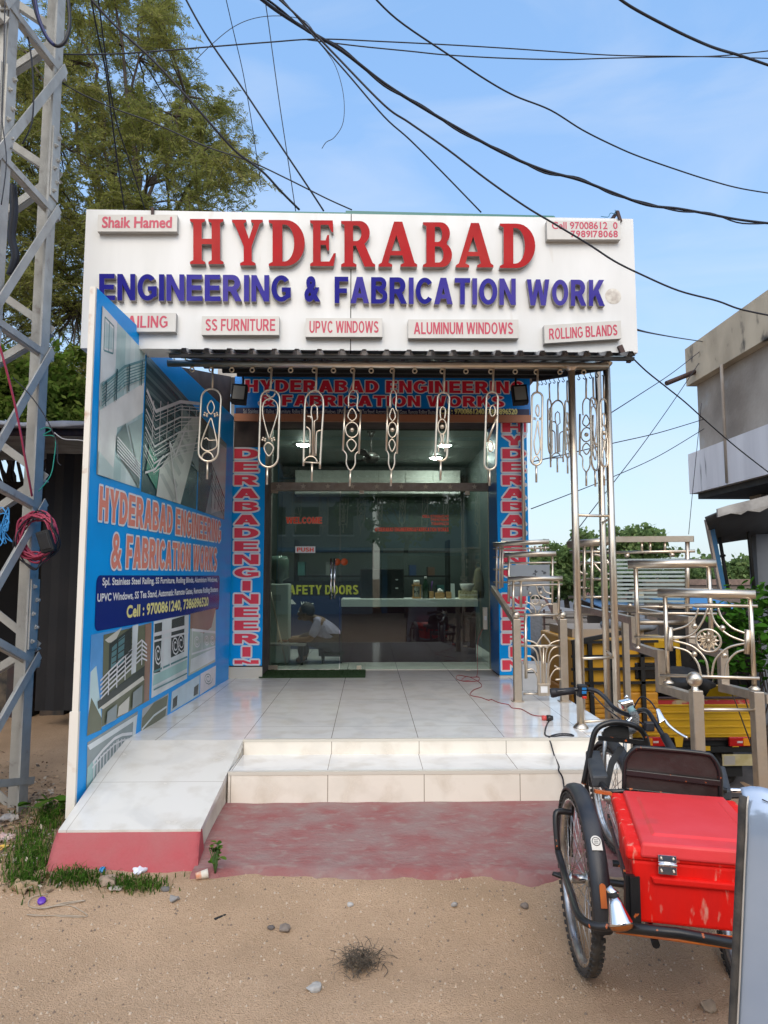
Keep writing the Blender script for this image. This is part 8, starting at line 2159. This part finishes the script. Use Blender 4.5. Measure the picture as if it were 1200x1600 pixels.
for s_ in (xa + .15, xb - .15):
    for yy in (YGT + .8, YGT + 4.2):
        g2 = gz(s_, yy); MB().lathe((s_, yy, g2 + .4), (1, 0, 0), [(.001, -.1), (.36, -.12), (.4, 0), (.36, .12), (.001, .1)], 20).build('wheel', M_rubber, gtk)
bxw = thing('white_carton', 'white carton standing behind the foot of the fan shaped gate', 'carton', onz(836, 1086, PZ) + V((0, .25, 0)))
p = onz(836, 1087, PZ); MB().box((1.50, 6.72, PZ), (1.76, 6.95, PZ + .26)).build('box', mat('white_card', (.62, .62, .62), .7), bxw, bevel=.004)
MB().box((1.55, 6.7185, PZ + .17), (1.66, 6.7199, PZ + .18)).build('printed_line', M_dkgrey, bxw)
# market roofs
for lab, px0, px1, py0, py1, yy, m in (('blue sheet stall roof far behind the railing samples', 940, 1000, 936, 948, 24, mat('blue_sheet', (.10, .20, .36), .5)), ('bright blue stall roof behind the nearest railing sample', 1085, 1185, 938, 952, 18, mat('blue_sheet2', (.03, .20, .42), .5)),
                                       ('rusty red stall roof beyond the striped glass sample', 925, 990, 915, 935, 30, mat('rust_sheet', (.26, .12, .08), .8)), ('pale grey stall roof beyond the yellow carrier', 1000, 1090, 950, 965, 26, mat('grey_sheet', (.3, .3, .31), .7))):
    a_, b_ = at(px0, py1, yy), at(px1, py0, yy); g_ = gz(a_.x, yy)
    st = thing('market_stall', lab, 'stall', V(((a_.x + b_.x) / 2, yy, g_)))
    MB().hexa([(a_.x, yy, a_.z - .04), (b_.x, yy, a_.z - .04), (b_.x, yy + 3, b_.z - .04), (a_.x, yy + 3, b_.z - .04), (a_.x, yy, a_.z), (b_.x, yy, a_.z), (b_.x, yy + 3, b_.z), (a_.x, yy + 3, b_.z)]).build('roof', m, st)
    MB().box((a_.x + .1, yy + 2.5, g_), (b_.x - .1, yy + 2.6, a_.z)).build('back_wall', mat('stall_wall', (.14, .11, .09), .9), st)
    for x in (a_.x + .06, b_.x - .1): MB().box((x, yy + .1, g_), (x + .06, yy + .16, a_.z - .041)).build('post', M_rust, st)
# dark thicket of scrap between the railing stand and the pickup
scr = thing('scrap_rack', 'dark rack of metal scrap behind the nearest railing sample', 'scrap rack', at(1130, 1080, 12.9))
random.seed(77); mb = MB(); xs0, xs1 = at(1035, 1, 12.6).x, at(1230, 1, 12.6).x
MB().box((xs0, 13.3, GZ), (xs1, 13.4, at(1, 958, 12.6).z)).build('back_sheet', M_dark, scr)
for k in range(42):
    x = random.uniform(xs0, xs1); z = random.uniform(-.6, .6)
    MB().tube([(x, 12.6 + random.uniform(0, .5), z), (x + random.uniform(-.5, .5), 12.6 + random.uniform(0, .5), z + random.uniform(-.1, .9))], random.uniform(.012, .03), 6).build('scrap_bar', random.choice((M_steeld, M_rust, M_blackm, M_rust)), scr)
# trees beyond
def crown_px(boxes, Y, spread, n, seed):
    random.seed(seed); cl = []
    for (x0, x1, y0, y1, k) in boxes:
        for _ in range(k): cl.append((at(random.uniform(x0, x1), random.uniform(y0, y1), Y + random.uniform(-spread, spread)), n * random.uniform(.75, 1.25)))
    return cl
BG = 'green trees beyond the stalls'
def bgtree(lab, px, Y, boxes, rad, ln, wd, n, seed, mats=LG):
    b_ = at(px, 930, Y); b_.z = gz(b_.x, Y)
    leafy_tree('green_tree', lab, b_, 2.2, crown_px(boxes, Y, .8, rad, seed), ln, wd, mats, n, group=BG, seed=seed, tr=.16)
LH = [leafmat('hazy_leaf_a', (0.17, 0.25, 0.09), (0.13, 0.2, 0.07)), leafmat('hazy_leaf_b', (0.13, 0.2, 0.07), (0.10, 0.16, 0.06)), leafmat('hazy_leaf_c', (0.22, 0.29, 0.11), (0.17, 0.24, 0.09))]
bgtree('small round green tree just right of the right column', 843, 27, [(830, 852, 852, 920, 9)], .5, .22, .08, 240, 51, LH)
bgtree('dark green tree behind the tall canopy posts', 885, 30, [(866, 905, 862, 925, 16), (872, 900, 880, 925, 6)], .62, .25, .085, 260, 52, LH)
bgtree('wide green tree behind the striped glass railing sample', 985, 26, [(950, 1030, 832, 860, 11), (925, 1055, 852, 925, 26), (908, 932, 838, 858, 4)], .55, .21, .075, 250, 53, LH)
bgtree('hazy green tree left of the leaning blue post', 1085, 34, [(1062, 1112, 885, 925, 12)], .75, .27, .095, 240, 54, LH)
bgtree('green tree framed by the tarpaulin shelter', 1150, 30, [(1128, 1188, 882, 915, 12), (1178, 1198, 860, 900, 5)], .65, .25, .085, 240, 55, LH)
# leafy bush near the right edge
random.seed(61); cl = []
bp = at(1175, 1000, 7.6)
LM = [leafmat('bush_leaf_a', (.05, .15, .018), (.04, .12, .016), .3), leafmat('bush_leaf_b', (.035, .10, .014), (.03, .08, .012), .3), leafmat('bush_leaf_c', (.075, .19, .025), (.06, .16, .02), .3)]
bush = thing('leafy_bush', 'leafy bright green bush behind the nearest railing sample at the right edge', 'bush', V((bp.x, 7.6, gz(bp.x, 7.6))))
st, lf = MB(), MB()
for k in range(150):
    px, py = random.uniform(1112, 1225), random.uniform(918, 1050)
    if px < 1140 and py < 948: continue
    e = at(px, py, 7.6 + random.uniform(-.35, .5))
    if k % 14 == 0: st.tube(branch_path(V((bp.x + .2 + random.gauss(0, .06), 7.75, gz(bp.x, 7.6))), e, .05, 4), [.014, .004], 5)
    for j in range(6):
        q = e + V((random.gauss(0, .07), random.gauss(0, .07), random.gauss(0, .06))); t = V((random.gauss(0, 1), random.gauss(0, 1) - .4, random.gauss(-.25, .5))).normalized(); sd = t.cross(V((random.gauss(0, .4), random.gauss(0, .4), 1))).normalized(); L_ = random.uniform(.07, .13); nn_ = sd.cross(t)
        rim = [(0, 0), (.2, .7), (.5, 1), (.8, .6), (1, 0), (.8, -.6), (.5, -1), (.2, -.7)]
        lf.add([q + t * (L_ * u_) + sd * (L_ * .36 * v_) + nn_ * (abs(v_) * L_ * .12) for u_, v_ in rim] + [q + t * (L_ * .5)], [(i, (i + 1) % 8, 8) for i in range(8)], random.randrange(3), True)
st.build('stem', M_bark, bush); lf.build('leaves', LM, bush)

# ================================================================ THE STREET BEHIND THE VIEWER (seen only as reflections in the glass)
M_fac = [mat('opp_cream', (.62, .57, .48), .9, 0, (.5, .45, .38), 2), mat('opp_green', (.24, .36, .32), .9), mat('opp_grey', (.42, .42, .42), .9), mat('opp_blue', (.08, .22, .40), .9)]
M_owin = mat('opp_window', (.02, .025, .028), .1)
x = -15.0
random.seed(3)
for k, (w_, h_, lab) in enumerate(((5.0, 6.6, 'cream two storey shop across the street'), (4.2, 3.9, 'low green shop across the street'), (5.4, 7.4, 'grey three storey building across the street'), (4.4, 4.6, 'low blue fronted shop across the street'), (6.0, 6.8, 'wide cream building at the right across the street'), (5.5, 5.2, 'green house at the far end across the street'))):
    m_ = M_fac[(0, 1, 2, 3, 0, 1)[k]]; yb = -13.0 - (k % 2) * .6
    b_ = thing('shop_house', lab, 'building', V((x + w_ / 2, yb, 0)))
    MB().box((x + .05, yb - 6, -.1), (x + w_ - .05, yb, h_)).build('wall', m_, b_)
    MB().box((x - .05, yb - 6.1, h_), (x + w_ + .05, yb + .25, h_ + .2)).build('parapet', M_fac[(k + 2) % 4], b_)
    MB().box((x + .3, yb + .001, 0), (x + w_ - .3, yb + .06, 2.5)).build('shutter', M_owin if k % 2 else M_fac[2], b_)
    MB().hexa([(x + .1, yb + .061, 2.75), (x + w_ - .1, yb + .061, 2.75), (x + w_ - .1, yb + 1.3, 2.6), (x + .1, yb + 1.3, 2.6), (x + .1, yb + .061, 2.85), (x + w_ - .1, yb + .061, 2.85), (x + w_ - .1, yb + 1.3, 2.66), (x + .1, yb + 1.3, 2.66)]).build('awning', M_fac[(k + 1) % 4], b_)
    z = 3.4
    while z + 1.3 < h_:
        for i in range(3):
            xx = x + .5 + (w_ - 1) * i / 3; wn = MB().box((xx, yb + .001, z), (xx + (w_ - 1) / 3 - .4, yb + .03, z + 1.2)).build('window', M_owin, b_)
            MB().box((xx - .06, yb + .0305, z - .08), (xx + (w_ - 1) / 3 - .34, yb + .12, z - .01)).build('sill', M_wht, wn)
        z += 2.4
    x += w_ + .3
for k, (tx, sd_) in enumerate(((-7.5, 71), (1.5, 72), (6.5, 73))):
    cl = []; random.seed(sd_)
    for _ in range(16): cl.append((V((tx + random.gauss(0, 1.1), -10.2 + random.gauss(0, .8), 4.6 + random.gauss(0, .9))), random.uniform(.7, 1.0)))
    leafy_tree('street_tree', ('street tree across the road at the left', 'street tree across the road opposite the door', 'street tree across the road at the right')[k], (tx, -10.2, 0), 3.0, cl, .24, .09, LG, 200, seed=sd_, tr=.14)
